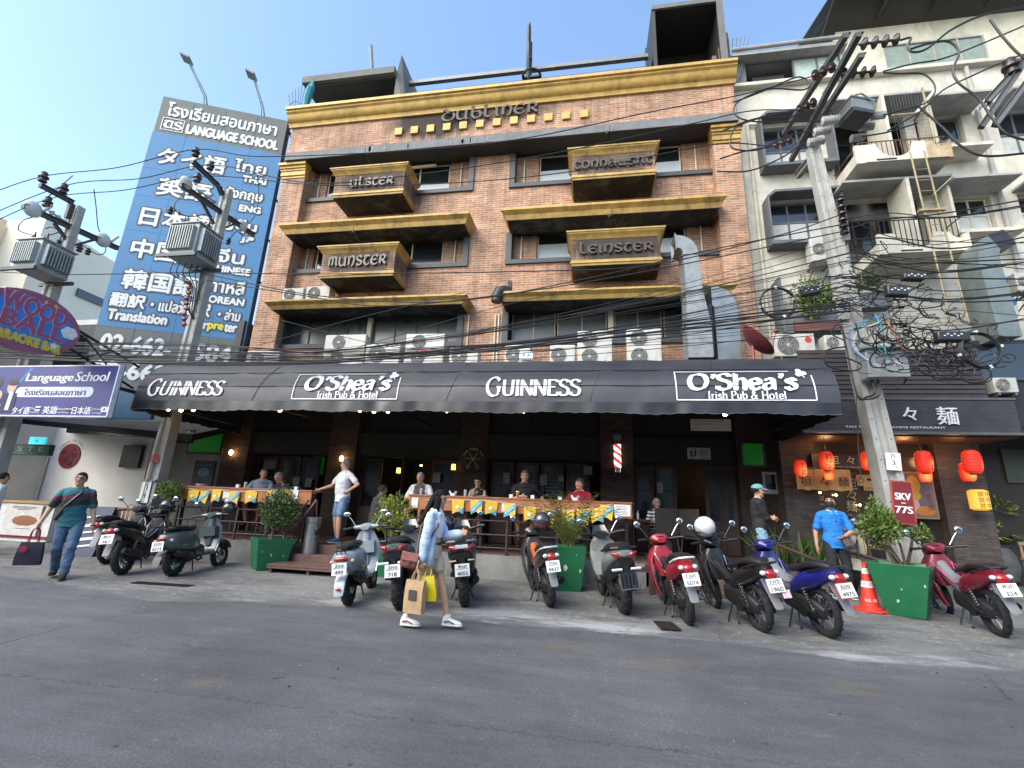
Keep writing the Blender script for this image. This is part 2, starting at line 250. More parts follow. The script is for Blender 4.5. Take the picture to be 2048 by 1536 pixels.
# ================================================================== ground
def ground_mat(name, base, kind):
    m = bpy.data.materials.new(name); MATS[name] = m; m.use_nodes = True; t = m.node_tree; L = t.links.new; p = t.nodes['Principled BSDF']
    tc = nd(t, 'ShaderNodeTexCoord'); O = tc.outputs['Object']
    def noise(sc, det=6, ro=.6, stretch=None):
        n = nd(t, 'ShaderNodeTexNoise'); n.inputs['Scale'].default_value = sc; n.inputs['Detail'].default_value = det; n.inputs['Roughness'].default_value = ro
        if stretch: mp = nd(t, 'ShaderNodeMapping'); mp.inputs['Scale'].default_value = stretch; L(O, mp.inputs[0]); L(mp.outputs[0], n.inputs['Vector'])
        else: L(O, n.inputs['Vector'])
        return n.outputs['Fac']
    def rng(v, a, b, c, d):
        r = nd(t, 'ShaderNodeMapRange'); L(v, r.inputs['Value'])
        for k, q in zip(('From Min', 'From Max', 'To Min', 'To Max'), (a, b, c, d)): r.inputs[k].default_value = q
        return r.outputs[0]
    def mul(a, b):
        q = nd(t, 'ShaderNodeMath', operation='MULTIPLY'); L(a, q.inputs[0]); L(b, q.inputs[1]); return q.outputs[0]
    def mix(f, a, col, bt='MIX'):
        x = nd(t, 'ShaderNodeMix', data_type='RGBA', blend_type=bt); L(f, x.inputs['Factor']) if not isinstance(f, float) else setattr(x.inputs['Factor'], 'default_value', f)
        L(a, x.inputs[6]) if not isinstance(a, tuple) else setattr(x.inputs[6], 'default_value', (*a, 1))
        L(col, x.inputs[7]) if not isinstance(col, tuple) else setattr(x.inputs[7], 'default_value', (*col, 1)); return x.outputs[2]
    def blob(x, y, rx, ry, rot=0, nz=None, lo=.3, hi=.6, amt=1.):
        mp = nd(t, 'ShaderNodeMapping'); mp.vector_type = 'TEXTURE'; mp.inputs['Location'].default_value = (x, y, 0); mp.inputs['Scale'].default_value = (rx, ry, 50); mp.inputs['Rotation'].default_value = (0, 0, rot); L(O, mp.inputs[0])
        g = nd(t, 'ShaderNodeTexGradient', gradient_type='SPHERICAL'); L(mp.outputs[0], g.inputs[0])
        a_ = nd(t, 'ShaderNodeMath', operation='MULTIPLY_ADD'); L(nz, a_.inputs[0]); a_.inputs[1].default_value = 1.6; a_.inputs[2].default_value = -.8
        b_ = nd(t, 'ShaderNodeMath', operation='ADD'); L(g.outputs['Fac'], b_.inputs[0]); L(a_.outputs[0], b_.inputs[1])
        gt = nd(t, 'ShaderNodeMath', operation='MULTIPLY'); L(rng(g.outputs['Fac'], 0, .25, 0, 1), gt.inputs[0]); L(rng(b_.outputs[0], lo, hi, 0, amt), gt.inputs[1]); return gt.outputs[0]
    def crack(x0, y0, x1, y1, w, nz):
        dx, dy = x1 - x0, y1 - y0; ln = math.hypot(dx, dy)
        mp = nd(t, 'ShaderNodeMapping'); mp.vector_type = 'TEXTURE'; mp.inputs['Location'].default_value = ((x0 + x1) / 2, (y0 + y1) / 2, 0); mp.inputs['Rotation'].default_value = (0, 0, math.atan2(dy, dx)); L(O, mp.inputs[0])
        s_ = nd(t, 'ShaderNodeSeparateXYZ'); L(mp.outputs[0], s_.inputs[0])
        a = nd(t, 'ShaderNodeMath', operation='ADD'); L(s_.outputs[1], a.inputs[0]); L(rng(nz, 0, 1, -.14, .14), a.inputs[1])
        b = nd(t, 'ShaderNodeMath', operation='ABSOLUTE'); L(a.outputs[0], b.inputs[0]); c_ = nd(t, 'ShaderNodeMath', operation='ABSOLUTE'); L(s_.outputs[0], c_.inputs[0])
        return mul(rng(b.outputs[0], w * .2, w * .7, .8, 0), rng(c_.outputs[0], ln * .5 - .05, ln * .5, 1, 0))
    big, mid, fine, grit = noise(.35, 7), noise(1.6, 8, .7), noise(9, 8, .75), noise(48, 6, .85)
    c = mix(1.0, base, rng(big, .32, .68, .74, 1.24), 'MULTIPLY'); c = mix(1.0, c, rng(mid, .3, .7, .86, 1.14), 'MULTIPLY'); c = mix(1.0, c, rng(grit, .3, .7, .45, 1.55), 'MULTIPLY')
    if kind == 'road':
        for (x, y, rx, ry, ro, am) in ((.7, 5.3, 1.0, .5, .4, .6), (-.3, 5.5, .7, .35, 0, .55), (2.3, 5.1, .6, .5, .2, .5), (-2.95, 3.72, .4, .22, .5, .7), (.35, 3.9, .4, .12, .5, .5), (-5.1, 3.95, .5, .12, .1, .5), (3.2, 5.6, .9, .3, .2, .35)):
            c = mix(blob(x, y, rx, ry, ro, fine, .35, .85, am * .8), c, (.155, .128, .095))
        strk = noise(2.2, 8, .8, (.35, 1.5, 1)); c = mix(1.0, c, rng(strk, .3, .7, .72, 1.28), 'MULTIPLY'); wn_ = noise(16, 5, .75); c = mix(mul(rng(wn_, .60, .68, 0, .8), rng(mid, .48, .62, 0, 1)), c, (.36, .36, .35))
        wn2 = noise(55, 2, .6); c = mix(mul(rng(wn2, .66, .71, 0, .8), rng(big, .4, .6, .2, 1)), c, (.38, .38, .37))
        dk = noise(5, 3, .6); c = mix(rng(dk, .69, .74, 0, .8), c, (.012, .012, .013))
        for (x0, y0, x1, y1, w) in CRACKS: c = mix(crack(x0, y0, x1, y1, w, fine if w < .02 else mid), c, (.012, .012, .014))
        p.inputs['Roughness'].default_value = .62
    else:
        st = noise(1.1, 9, .72, (.5, 1.6, 1)); c = mix(rng(st, .44, .68, 0, .85), c, (.05, .049, .047)); c = mix(rng(fine, .54, .68, 0, .75), c, (.34, .34, .335))
        pl = noise(2.2, 9, .78, (.35, 1.2, 1))
        for (x, y, rx, ry) in ((-.9, 6.65, 1.7, .7), (.3, 6.55, 1.3, .5), (-4.6, 6.45, .9, .25), (2.7, 6.15, .8, .3), (3.7, 6.3, .7, .3), (-3.1, 6.9, 1.4, .5)):
            c = mix(blob(x, y, rx, ry, 0, pl, .3, .85, .8), c, (.37, .37, .36))
        for (x0, y0, x1, y1, w) in ((-7.6, 6.85, -5.5, 6.65, .02), (.35, 6.2, .75, 7.3, .012), (1.45, 6.2, 1.75, 7.4, .012), (2.2, 6.6, 3.4, 7.3, .014), (-4.2, 6.6, -3.7, 6.95, .016), (3.5, 7.2, 5.5, 7.0, .012), (.6, 7.35, 6, 7.5, .012), (-7.6, 7.3, -2, 7.4, .01)): c = mix(crack(x0, y0, x1, y1, w, fine), c, (.03, .03, .03))
        p.inputs['Roughness'].default_value = .8
    if kind != 'road':
        at_ = nd(t, 'ShaderNodeAttribute', attribute_name='edge_dist'); a_ = nd(t, 'ShaderNodeMath', operation='ADD'); L(at_.outputs['Fac'], a_.inputs[0]); L(rng(pl, .3, .7, -.42, .42), a_.inputs[1]); c = mix(rng(a_.outputs[0], .02, .3, .92, 0), c, (.108, .11, .114))
    L(c, p.inputs['Base Color'])
    bp = nd(t, 'ShaderNodeBump'); bp.inputs['Strength'].default_value = .8; bp.inputs['Distance'].default_value = .012; L(grit, bp.inputs['Height']); L(bp.outputs[0], p.inputs['Normal'])
    return m
CRACKS = ((-5.42, 3.9, -5.54, 4.78, .02), (-5.54, 4.78, -5.37, 5.67, .018), (-5.3, 3.42, -1.93, 3.47, .013), (-1.93, 3.47, .9, 3.5, .011), (.9, 3.5, 3.4, 3.62, .01), (3.9, 6.0, 3.5, 5.1, .016))
g = MB(); g.add([(-160, -60, 0), (160, -60, 0), (160, 400, 0), (-160, 400, 0)], [(0, 1, 2, 3)])
tag(g.build('road', ground_mat('asphalt', (.105, .107, .112), 'road'), smooth=False), 'worn grey asphalt road with cracks and tan stains', 'road', kind='structure')
g = MB(); xs = [-60, -40, -25] + [-18 + .12 * i for i in range(301)] + [22, 30, 45, 60]; ys = [None, None, 6.95, 7.1, 7.5, 8, 8.5, 9, 9.5, 10, 10.6, 11.2, 12, 13, 14, 30]
EDGE = [(-60, 6.7), (-14, 6.8), (-9, 6.7), (-7, 6.2), (-5.8, 5.97), (-4.9, 6.36), (-3.3, 6.56), (-1.1, 6.3), (.12, 6.33), (1.55, 6.34), (2.67, 5.97), (3.6, 6.0), (4.6, 6.15), (8, 6.3), (60, 6.4)]
def edge(x):
    for (a, ya), (b, yb) in zip(EDGE, EDGE[1:]):
        if a <= x <= b: return ya + (yb - ya) * (x - a) / (b - a)
    return 6.2
vs = []
for x in xs:
    for j, y in enumerate(ys):
        yy = edge(x) + R.uniform(-.03, .03) + .1 * j if y is None else y; vs.append((x, yy, (-.004, .005)[j] if j < 2 else .008 + gz(x, yy)))
n = len(ys); g.add(vs, [(i * n + j, (i + 1) * n + j, (i + 1) * n + j + 1, i * n + j + 1) for i in range(len(xs) - 1) for j in range(n - 1)])
gp = g.build('pavement', ground_mat('concrete_apron', (.18, .178, .17), 'pave'), sharp=80); ea = gp.data.attributes.new('edge_dist', 'FLOAT', 'POINT'); ea.data.foreach_set('value', [v.co.y - edge(v.co.x) for v in gp.data.vertices]); tag(gp, 'rough pale concrete apron sloping up from the road', 'pavement', kind='structure')
b = MB(); RG = random.Random(3)
for i in range(300):
    x = RG.uniform(-9, 6); y = edge(x) + RG.gauss(-.05, .22) if i < 240 else RG.uniform(2.6, 6); s_ = RG.uniform(.003, .010); z = .004 + gz(x, y); b.loft([[(x + s_ * RG.uniform(.6, 1.3) * cos(k * 1.26), y + s_ * RG.uniform(.6, 1.3) * sin(k * 1.26), zz) for k in range(5)] for zz in (z, z + s_ * .5)], RG.choice((0, 0, 1, 2)))
tag(b.build('grit', [mat('grit_pale', (.3, .3, .29), .9), mat('grit_grey', (.2, .2, .19), .9), mat('grit_dark', (.03, .03, .03), .9)], smooth=False), 'scattered grit and chips along the worn road edge', 'grit', kind='stuff')
# drain grates
GM = mat('grate_iron', (.05, .045, .04), .6, .6)
for px, w, d, rz, lb in ((325, .95, .17, .05, 'long iron drain grate in the apron before the dark grey scooter'), (1333, .22, .42, .12, 'rusty iron drain grate in the apron beside the red scooter')):
    q = ag(px, 1170 if px < 500 else 1253); T = thing('drain_grate', lb, 'drain grate', q, rz, 'drain grates in the apron')
    b = MB(); b.box(-w / 2, w / 2, -d / 2, d / 2, .006, .012); b.build('pit', mat('pit', (.01, .01, .01), .9), T)
    b = MB(); k = int(max(w, d) / .035)
    for i in range(k + 1):
        if w > d: x = -w / 2 + w * i / k; b.box(x - .008, x + .008, -d / 2, d / 2, .012, .02)
        else: y = -d / 2 + d * i / k; b.box(-w / 2, w / 2, y - .008, y + .008, .012, .02)
    b.box(-w / 2 - .015, -w / 2, -d / 2, d / 2, .008, .021); b.box(w / 2, w / 2 + .015, -d / 2, d / 2, .008, .021); b.build('grille', GM, T)
# ================================================================== pub building
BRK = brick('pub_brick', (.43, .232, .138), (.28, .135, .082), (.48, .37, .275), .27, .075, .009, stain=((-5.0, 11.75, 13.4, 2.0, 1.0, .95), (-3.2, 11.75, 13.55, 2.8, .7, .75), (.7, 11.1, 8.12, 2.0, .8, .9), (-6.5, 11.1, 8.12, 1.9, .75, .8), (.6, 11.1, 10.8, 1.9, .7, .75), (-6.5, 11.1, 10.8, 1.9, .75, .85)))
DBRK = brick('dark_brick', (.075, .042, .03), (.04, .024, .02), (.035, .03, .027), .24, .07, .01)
GOLD = mat('gold_paint', (.47, .29, .072), .5, .1, .22, 5, .2, 30, dirt=.55, dcol=(.07, .045, .025)); GOLD2 = mat('weathered_gold', (.40, .25, .065), .55, .1, .3, 4, .2, 30, dirt=.85, dcol=(.05, .035, .025), dscale=2.2)
GREY = mat('grey_ledge', (.15, .155, .16), .8, 0, .25, 4, .3, 30, dirt=.6)
DARK = mat('dark_paint', (.02, .021, .024), .6, 0, .3, 5, dirt=.0)
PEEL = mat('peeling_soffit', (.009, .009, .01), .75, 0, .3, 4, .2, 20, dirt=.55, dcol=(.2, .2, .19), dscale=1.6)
FRAME = mat('charcoal_frame', (.045, .048, .053), .55, 0, .2, 5)
CREAM = mat('cream_paint', (.62, .56, .43), .6, 0, .12, 7)
GLASS = mat('dark_glass', (.012, .016, .02), .08, 0, .1, 1, spec=.9)
PALE = mat('pale_blind', (.42, .45, .48), .35, 0, .08, 2, spec=.7)
SOOT = mat('sooty_glass', (.055, .058, .058), .3, 0, .3, 2.5, spec=.7, dirt=.4)
METD = mat('rusted_letter', (.07, .062, .055), .55, .5, .3, 20)
METL = mat('weathered_letter', (.10, .093, .085), .5, .5, .35, 14, dirt=.5)
CONC = mat('grey_concrete', (.34, .335, .31), .85, 0, .2, 3, .4, 40, dirt=.5, dcol=(.1, .09, .08))
DCON = mat('dark_concrete', (.13, .13, .125), .85, 0, .2, 3, .3, 40, dirt=.5)
STEEL = mat('grey_steel', (.16, .17, .18), .5, .3, .2, 5)
BLACKM = mat('black_metal', (.015, .015, .016), .45, .2, .2, 8)
PUB = thing('pub_building', 'brick pub hotel with gold cornices and four lettered balconies', 'building', (-2.9, 12, 0))
def pp(mb, name, m, parent=PUB, **k): return mb.build(name, m, parent, world=True, **k)
XL, XR, YW = -10.02, 4.17, 12.05
b = MB()
b.box(XL, -9.2, 11.75, 12.6, 4.3, 12.3); b.box(3.47, XR, 11.75, 12.6, 4.3, 12.3); b.box(XL, XR, 11.77, 12.3, 12.4, 13.72)
b.box(-3.6, -2.35, YW, 12.6, 4.3, 12.4)
for x0, x1 in ((-9.2, -3.6), (-2.35, 3.47)): b.box(x0, x1, YW, 12.5, 9.55, 11.0); b.box(x0, x1, YW, 12.5, 6.95, 8.4); b.box(x0, x1, YW, 12.5, 4.3, 5.88)
for x0, x1 in ((-9.2, -8.75), (-4.42, -3.6), (-6.5, -6.2)): b.box(x0, x1, 12.3, 12.6, 11, 12.3)
for x0, x1 in ((-9.2, -8.8), (-4.45, -3.6), (-6.83, -6.53)): b.box(x0, x1, 12.3, 12.6, 8.4, 9.6)
for z0, z1 in ((11, 12.3), (8.4, 9.6)):
    for x0, x1 in ((-2.35, -1.55), (.43, .69), (2.72, 3.47)): b.box(x0, x1, 12.3, 12.6, z0, z1)
b.box(XL + .01, XL + .3, 12.6, 22, 4, 13.7); b.box(XR - .3, XR - .01, 12.6, 22, 4, 13.7); b.box(XL + .3, XR - .3, 21.7, 22, 0, 13.7)
pp(b, 'wall', BRK, smooth=False)
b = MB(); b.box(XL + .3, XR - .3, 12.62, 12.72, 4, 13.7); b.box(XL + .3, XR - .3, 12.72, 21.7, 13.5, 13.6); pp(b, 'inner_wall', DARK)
# cornice, ledge, pilaster caps, blocks
def run(prof, x0, x1, mb, mi=0):  # profile of (Y, z) along X
    mb.loft([[(x0, y, z) for y, z in prof], [(x1, y, z) for y, z in prof]], mi)
b = MB(); run([(11.76, 13.66), (11.70, 13.66), (11.69, 13.72), (11.66, 13.78), (11.62, 13.80), (11.57, 13.84), (11.53, 13.92), (11.50, 14.0), (11.44, 14.05), (11.44, 14.1), (11.38, 14.12), (11.38, 14.22), (11.76, 14.26), (12.3, 14.26), (12.3, 13.73), (11.78, 13.73)], XL - .08, XR + .06, b)
pp(b, 'cornice', GOLD, sharp=25)
b = MB(); b.box(-9.85, 4.12, 11.48, 12.04, 12.13, 12.41); b.box(-9.2, 3.47, 12.04, 12.6, 12.2, 12.39, 1); b.box(-9.83, 4.1, 11.5, 12.04, 12.115, 12.129, 1); pp(b, 'ledge', [GREY, DARK])
for x0, x1 in ((XL, -9.2), (3.47, XR)):
    b = MB()
    for z0, z1, o in ((11.62, 11.7, .03), (11.7, 11.86, .07), (11.86, 11.93, .1), (11.93, 12.02, .14), (12.02, 12.11, .2)): b.box(x0 - o * .4, x1 + o * .4, 11.75 - o, 11.9, z0, z1)
    pp(b, 'pilaster_cap', GOLD)
for i in range(12):
    x = -6.1 + i * (6.1 - .14) / 11; b = MB(); b.box(x - .125, x + .125, 11.70, 11.775, 12.95, 13.22); pp(b, 'wall_block', GOLD, bevel=.008)
b = MB(); pen(b, 'DUBLINER', face((0, 11.72, 0)), 3.05, .5, -3.1, 13.5, UNC, .5, 17, 6, .045); pp(b, 'lettering', METD, smooth=False)
b = MB()
for i in range(26): x = -7.3 + R.random() * 4.6; w = R.uniform(.02, .09); b.box(x, x + w, 11.474, 11.48, 12.13 + R.random() * .08, 12.3 + R.random() * .1)
pp(b, 'peeling_patch', mat('old_plaster', (.2, .2, .195), .9, 0, .4, 12), smooth=False)
# canopies
for x0, x1, z0, z1 in ((-9.33, -3.42, 9.26, 9.55), (-2.41, 3.5, 9.28, 9.57), (-9.32, -3.34, 6.76, 6.99), (-2.44, 3.55, 6.78, 7.01)):
    b = MB(); d = z1 - z0
    def ring(x, k): return [(x + k * (o), y, z) for o, y, z in ((-.10, 11.45, z0), (-.10, 11.36, z0), (-.06, 11.33, z0 + d * .25), (-.04, 11.31, z0 + d * .45), (0.02, 11.26, z0 + d * .6), (.05, 11.2, z0 + d * .78), (.05, 11.2, z1), (.05, 12.05, z1 + .03), (-.10, 12.05, z0))]
    b.loft([ring(x0, -1), ring(x1, 1)]); pp(b, 'canopy', GOLD2, sharp=20)
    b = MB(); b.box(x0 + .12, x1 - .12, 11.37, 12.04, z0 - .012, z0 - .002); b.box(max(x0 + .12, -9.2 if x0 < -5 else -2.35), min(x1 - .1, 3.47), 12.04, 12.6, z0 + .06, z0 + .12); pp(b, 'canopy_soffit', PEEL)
# windows
def window(x0, x1, z0, z1, Y, panes, low=None, gm=None, fr=None, split=.55):
    b = MB(); w = .035
    b.box(x0, x0 + w, Y - .03, Y + .03, z0, z1); b.box(x1 - w, x1, Y - .03, Y + .03, z0, z1); b.box(x0 + w, x1 - w, Y - .03, Y + .03, z0, z0 + w); b.box(x0 + w, x1 - w, Y - .03, Y + .03, z1 - w, z1)
    for i in range(1, panes): x = x0 + (x1 - x0) * i / panes; b.box(x - .02, x + .02, Y - .026, Y + .026, z0 + w, z1 - w)
    f_ = pp(b, 'window', fr or CREAM)
    b = MB(); b.box(x0 + w, x1 - w, Y - .006, Y + .006, z0 + w, z1 - w, 0)
    q = pp(b, 'pane', gm or GLASS, f_)
    if low: b = MB(); zz = z0 + (z1 - z0) * split; b.box(x0 + w, x1 - w, Y - .014, Y - .007, z0 + w, zz); pp(b, 'blind', low, f_)
for z0, z1, l in ((11.02, 12.2, True), (8.42, 9.6, False)):
    window(-8.73, -6.86, z0, z1, 12.4, 2, PALE if l else None, split=.35); window(-6.5 + (0 if l else 0), -4.46, z0, z1, 12.4, 2, PALE if l else None, split=.42)
    window(-1.53, .41, z0, z1, 12.4, 2, PALE, split=.56); window(.71, 2.7, z0, z1, 12.4, 2, PALE, split=.56)
for x0, x1, n_ in ((-9.18, -6.68, 4), (-6.42, -3.75, 4), (-2.2, -.95, 2), (-.9, .48, 2), (.68, 1.95, 2), (2.0, 3.4, 2)): window(x0, x1, 5.98, 6.98, 12.4, n_, None, SOOT, FRAME if x0 < -3 else mat('tan_frame', (.35, .27, .16), .6))
for x in (-6.55, .58): b = MB(); b.box(x - .07, x + .07, 12.28, 12.42, 5.9, 7.0); pp(b, 'mullion', CREAM)
# charcoal sills and jambs, beige drain pipes
b = MB()
for x0, x1 in ((-9.2, -3.55), (-2.42, 3.47)):
    for z in (11.0, 8.4, 5.9): b.box(x0, x1, 11.98, 12.35, z - .13, z)
for z0, z1 in ((11.0, 12.2), (8.4, 9.3), (5.9, 6.9)): b.box(-3.72, -3.55, 11.98, 12.3, z0, z1); b.box(-2.42, -2.25, 11.98, 12.3, z0, z1)
b.box(-9.3, -9.18, 12.0, 12.35, 5.9, 6.9)
pp(b, 'window_surround', FRAME)
for z in (11.03, 8.43):
    for x in (-9.0, -4.05, -2.0, 3.1):
        b = MB(); b.tube([(x, 12.26, z + 1.05), (x, 12.26, z + .03), (x + .25, 12.26, z + .025)], .022, 6); pp(b, 'drain_pipe', CREAM)
b = MB(); b.tube([(-8.5, 12.2, 12.02), (-6.55, 12.2, 12.02), (-6.55, 12.2, 11.2)], .05); b.tube([(-6.1, 12.2, 11.2), (-6.1, 12.2, 12.05), (-4.9, 12.2, 12.08)], .05); pp(b, 'drain_pipe', CREAM)
for x in (-3.4, -2.62, -2.52): b = MB(); b.tube([(x, 12.02, 4.5), (x, 12.02, 6.7)], .022, 6); pp(b, 'drain_pipe', CREAM)
# balconies
def balcony(x0, x1, z, word, wd, m2):
    b = MB(); b.box(x0 + .06, x1 - .06, 11.12, 12.05, z + .14, z + .84); q = pp(b, 'balcony', BRK, smooth=False)
    b = MB()
    def fl(o, zz, y0=11.12): return [(x0 + .06 - o, 12.05, zz), (x0 + .06 - o, y0 - o, zz), (x1 - .06 + o, y0 - o, zz), (x1 - .06 + o, 12.05, zz)]
    b.loft([fl(o, zz) for o, zz in ((.01, z + .76), (.03, z + .79), (.06, z + .84), (.11, z + .89), (.12, z + .93), (.14, z + .93), (.14, z + .97))]); pp(b, 'balcony_rim', GOLD2, q, sharp=20)
    b = MB(); b.loft([fl(o, zz) for o, zz in ((0, z), (.01, z + .06), (.035, z + .06), (.035, z + .11), (.015, z + .11), (.015, z + .15))]); pp(b, 'balcony_moulding', GOLD2, q, sharp=20)
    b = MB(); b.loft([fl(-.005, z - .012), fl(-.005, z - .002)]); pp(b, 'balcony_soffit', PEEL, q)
    b = MB(); pen(b, word, face((0, 11.1, 0)), wd, .32, (x0 + x1) / 2 + (.12 if word == 'ULSTER' else 0), z + .47, UNC, .5, 19, 8, .04); pp(b, 'lettering', m2, q, smooth=False)
    b = MB(); xm = (x0 + x1) / 2 - .1; b.tube([(xm + .15, 11.0, z + 1.0), (xm, 10.85, z + 1.25)], .012, 5); b.cyl((xm, 10.85, z + 1.2), (xm - .05, 10.95, z + 1.32), .06, 10); b.tube([(xm, 10.85, z + 1.25), (xm + .02, 10.8, z + 1.45)], .01, 5); pp(b, 'floodlight', BLACKM, q)
balcony(-7.72, -5.36, 10.26, 'ULSTER', 1.35, METL); balcony(-.52, 1.82, 10.26, 'CONNAUGHT', 2.1, METD); balcony(-7.72, -5.36, 7.58, 'MUNSTER', 1.75, METL); balcony(-.52, 1.86, 7.62, 'LEINSTER', 1.85, METD)
# rooftop
b = MB(); b.box(-10.3, -6.75, 12.1, 15, 16.05, 16.32); b.box(-10.2, -6.85, 12.25, 15, 15.98, 16.05, 1); pp(b, 'roof_slab', [DCON, DARK])
for a_ in ((-9.9, -7.85, 13, 13.2, 14.2, 16.1), (-7.85, -6.7, 14.4, 14.6, 14.2, 16.3)): b = MB(); b.box(*a_); pp(b, 'rooftop_wall', CONC)
b = MB(); b.add([(-6.75, 12.3, 16.2), (-6.75, 12.5, 17.3), (-6.2, 12.3, 14.2), (-6.75, 12.3, 14.2), (-6.75, 15, 16.2), (-6.75, 15, 17.3), (-6.2, 15, 14.2), (-6.75, 15, 14.2)], [(0, 3, 2, 1), (4, 5, 6, 7), (1, 2, 6, 5), (0, 1, 5, 4), (0, 4, 7, 3)]); pp(b, 'rooftop_fin', DCON, smooth=False)
b = MB(); b.box(-8.3, -6.1, 12.0, 12.15, 14.26, 14.72); b.box(-6.3, -5.7, 12.4, 12.8, 14.26, 15.2, 0); pp(b, 'parapet_upstand', CONC)
b = MB(); b.tube([(-9.0, 14, 19.9), (-8.4, 14, 16.3)], .07, 6); pp(b, 'rooftop_pole', STEEL)
b = MB(); b.box(-6.6, 2.2, 13, 13.15, 16.5, 16.64); pp(b, 'rooftop_beam', STEEL)
b = MB(); b.tube([(-2.03, 12.4, 17.9), (-2.05, 12.4, 17.7), (-2.05, 12.4, 17.05), (-1.98, 12.4, 16.2)], [.02, .07, .09, .09], 6); b.tube([(-2.02, 12.4, 17.0), (-1.97, 12.4, 14.2)], .1, 4); b.torus(.3, .04, 20, 6, 0, TR((-1.9, 12.4, 15.5))); b.box(-2.2, -1.6, 12.35, 12.45, 15.44, 15.52); pp(b, 'spire', BLACKM)
b = MB()
for z in (14.75, 15.15): b.tube([(-6.1, 12.2, z), (1.9, 12.2, z + .02)], .008, 4)
for i in range(5): x = -5.6 + i * 1.9; b.tube([(x, 12.2, 14.2), (x, 12.2, 15.15)], .008, 4)
pp(b, 'guard_wire', STEEL)
b = MB(); b.box(2.0, 4.1, 13.6, 13.7, 14.2, 17.6); b.box(2.0, 4.1, 11.9, 13.7, 17.05, 17.22); b.box(2.0, 2.1, 11.9, 12.05, 14.2, 17.05); b.box(3.98, 4.1, 11.9, 12.05, 14.2, 17.05); b.box(4.02, 4.1, 12.05, 13.6, 14.2, 17.05); b.box(2.0, 2.06, 12.05, 13.6, 15.4, 17.05); pp(b, 'stair_tower', mat('charcoal_cladding', (.02, .021, .024), .6))
b = MB(); b.box(3.95, 4.14, 11.86, 11.9, 14.2, 17.08); b.box(2.0, 4.14, 11.86, 11.9, 17.08, 17.24); b.box(1.9, 3.95, 11.9, 12.0, 14.26, 14.7, 0); pp(b, 'tower_trim', DCON)
b = MB(); b.cyl((4.27, 12.3, 14.2), (4.26, 12.3, 16.2), .09, 10); b.box(4.0, 4.1, 12.2, 12.3, 14.2, 15.6); b.box(3.8, 3.92, 12.2, 12.3, 14.2, 15.3); pp(b, 'vent_pipe', mat('brown_pipe', (.16, .1, .08), .7))
for x0, s in ((-10.2, -1), (4.3, 1)):
    b = MB()
    for i in range(6): b.tube([(x0 + s * .08 * i * .4, 12.2, 14.2), (x0 + s * (.02 + .12 * i), 12.2, 16.2 - .1 * i if s < 0 else 15.9)], .014, 4)
    b.tube([(x0 + s * .03, 12.19, 15.2), (x0 + s * .3, 12.19, 15.35), (x0 + s * .5, 12.19, 15.2)], .01, 4); pp(b, 'spike_fan', STEEL)
for x in (-8.6, -5.0, -1.4, 2.4): b = MB(); b.box(x - .03, x + .03, 11.6, 11.68, 14.26, 14.42); pp(b, 'cornice_lamp', BLACKM)
b = MB(); b.tube([(-9.85, 12.1, 16.0), (-9.8, 12.0, 15.6), (-9.9, 12.05, 15.2), (-9.95, 12.1, 14.9), (-10.05, 12.15, 14.6), (-9.95, 12.1, 14.3)], [.05, .14, .12, .08, .14, .06], 8); pp(b, 'hanging_tarp', mat('teal_tarp', (.03, .22, .25), .8))
# ------------------------------------------------------------------ ground floor behind the terrace
DG = mat('dark_green_panel', (.003, .010, .008), .6, 0, .2, 3); WOODD = mat('dark_wood', (.045, .018, .012), .5, 0, .3, 9)
DECKW = mat('deck_wood', (.13, .075, .06), .55, 0, .3, 5, .2, 30)
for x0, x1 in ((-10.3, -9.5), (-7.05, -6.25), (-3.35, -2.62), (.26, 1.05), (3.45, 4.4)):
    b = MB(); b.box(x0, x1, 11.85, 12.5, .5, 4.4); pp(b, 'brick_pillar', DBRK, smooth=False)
b = MB()
for x0, x1 in ((-9.5, -7.05), (-6.25, -3.35), (-2.62, .26), (1.05, 3.45)): b.box(x0, x1, 12.0, 12.1, 2.62, 3.3); b.box(x0, x1, 11.9, 11.98, 2.66, 3.25)
pp(b, 'shutter_box', DG)
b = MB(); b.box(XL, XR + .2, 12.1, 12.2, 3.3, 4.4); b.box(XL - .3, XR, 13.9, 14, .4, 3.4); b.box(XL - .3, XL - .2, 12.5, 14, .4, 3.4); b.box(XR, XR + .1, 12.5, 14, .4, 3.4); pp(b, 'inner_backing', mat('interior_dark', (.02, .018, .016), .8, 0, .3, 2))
def door(x0, x1, glass=True, yaw=0, Y=12.2, z0=.56, z1=2.6):
    w = .09; T = TR((x0, Y, 0), (0, 0, yaw)); L_ = x1 - x0; b = MB()
    b.box(0, w, 0, .05, z0, z1, 0, T); b.box(L_ - w, L_, 0, .05, z0, z1, 0, T); b.box(w, L_ - w, 0, .05, z1 - w, z1, 0, T); b.box(w, L_ - w, 0, .05, z0, z0 + .75, 0, T); b.box(w, L_ - w, 0, .05, z0 + 1.4, z0 + 1.45, 0, T)
    q = pp(b, 'door', WOODD); b = MB(); b.box(w, L_ - w, .02, .03, z0 + .75, z1 - w, 0, T); pp(b, 'pane', GLASS, q); return q
for x0, x1, ya in ((-9.45, -8.75, 0), (-8.7, -8.05, 0), (-8.0, -7.5, .3), (-6.2, -5.6, 0), (-5.0, -4.55, 1.1), (-4.2, -3.45, 0), (-2.55, -1.95, 0), (-1.9, -1.3, 0), (-1.25, -.65, 0), (-.6, 0, 0), (1.1, 1.55, 0), (1.6, 2.1, .1), (2.75, 3.15, -.1), (3.15, 3.45, -.25)): door(x0, x1, yaw=ya)
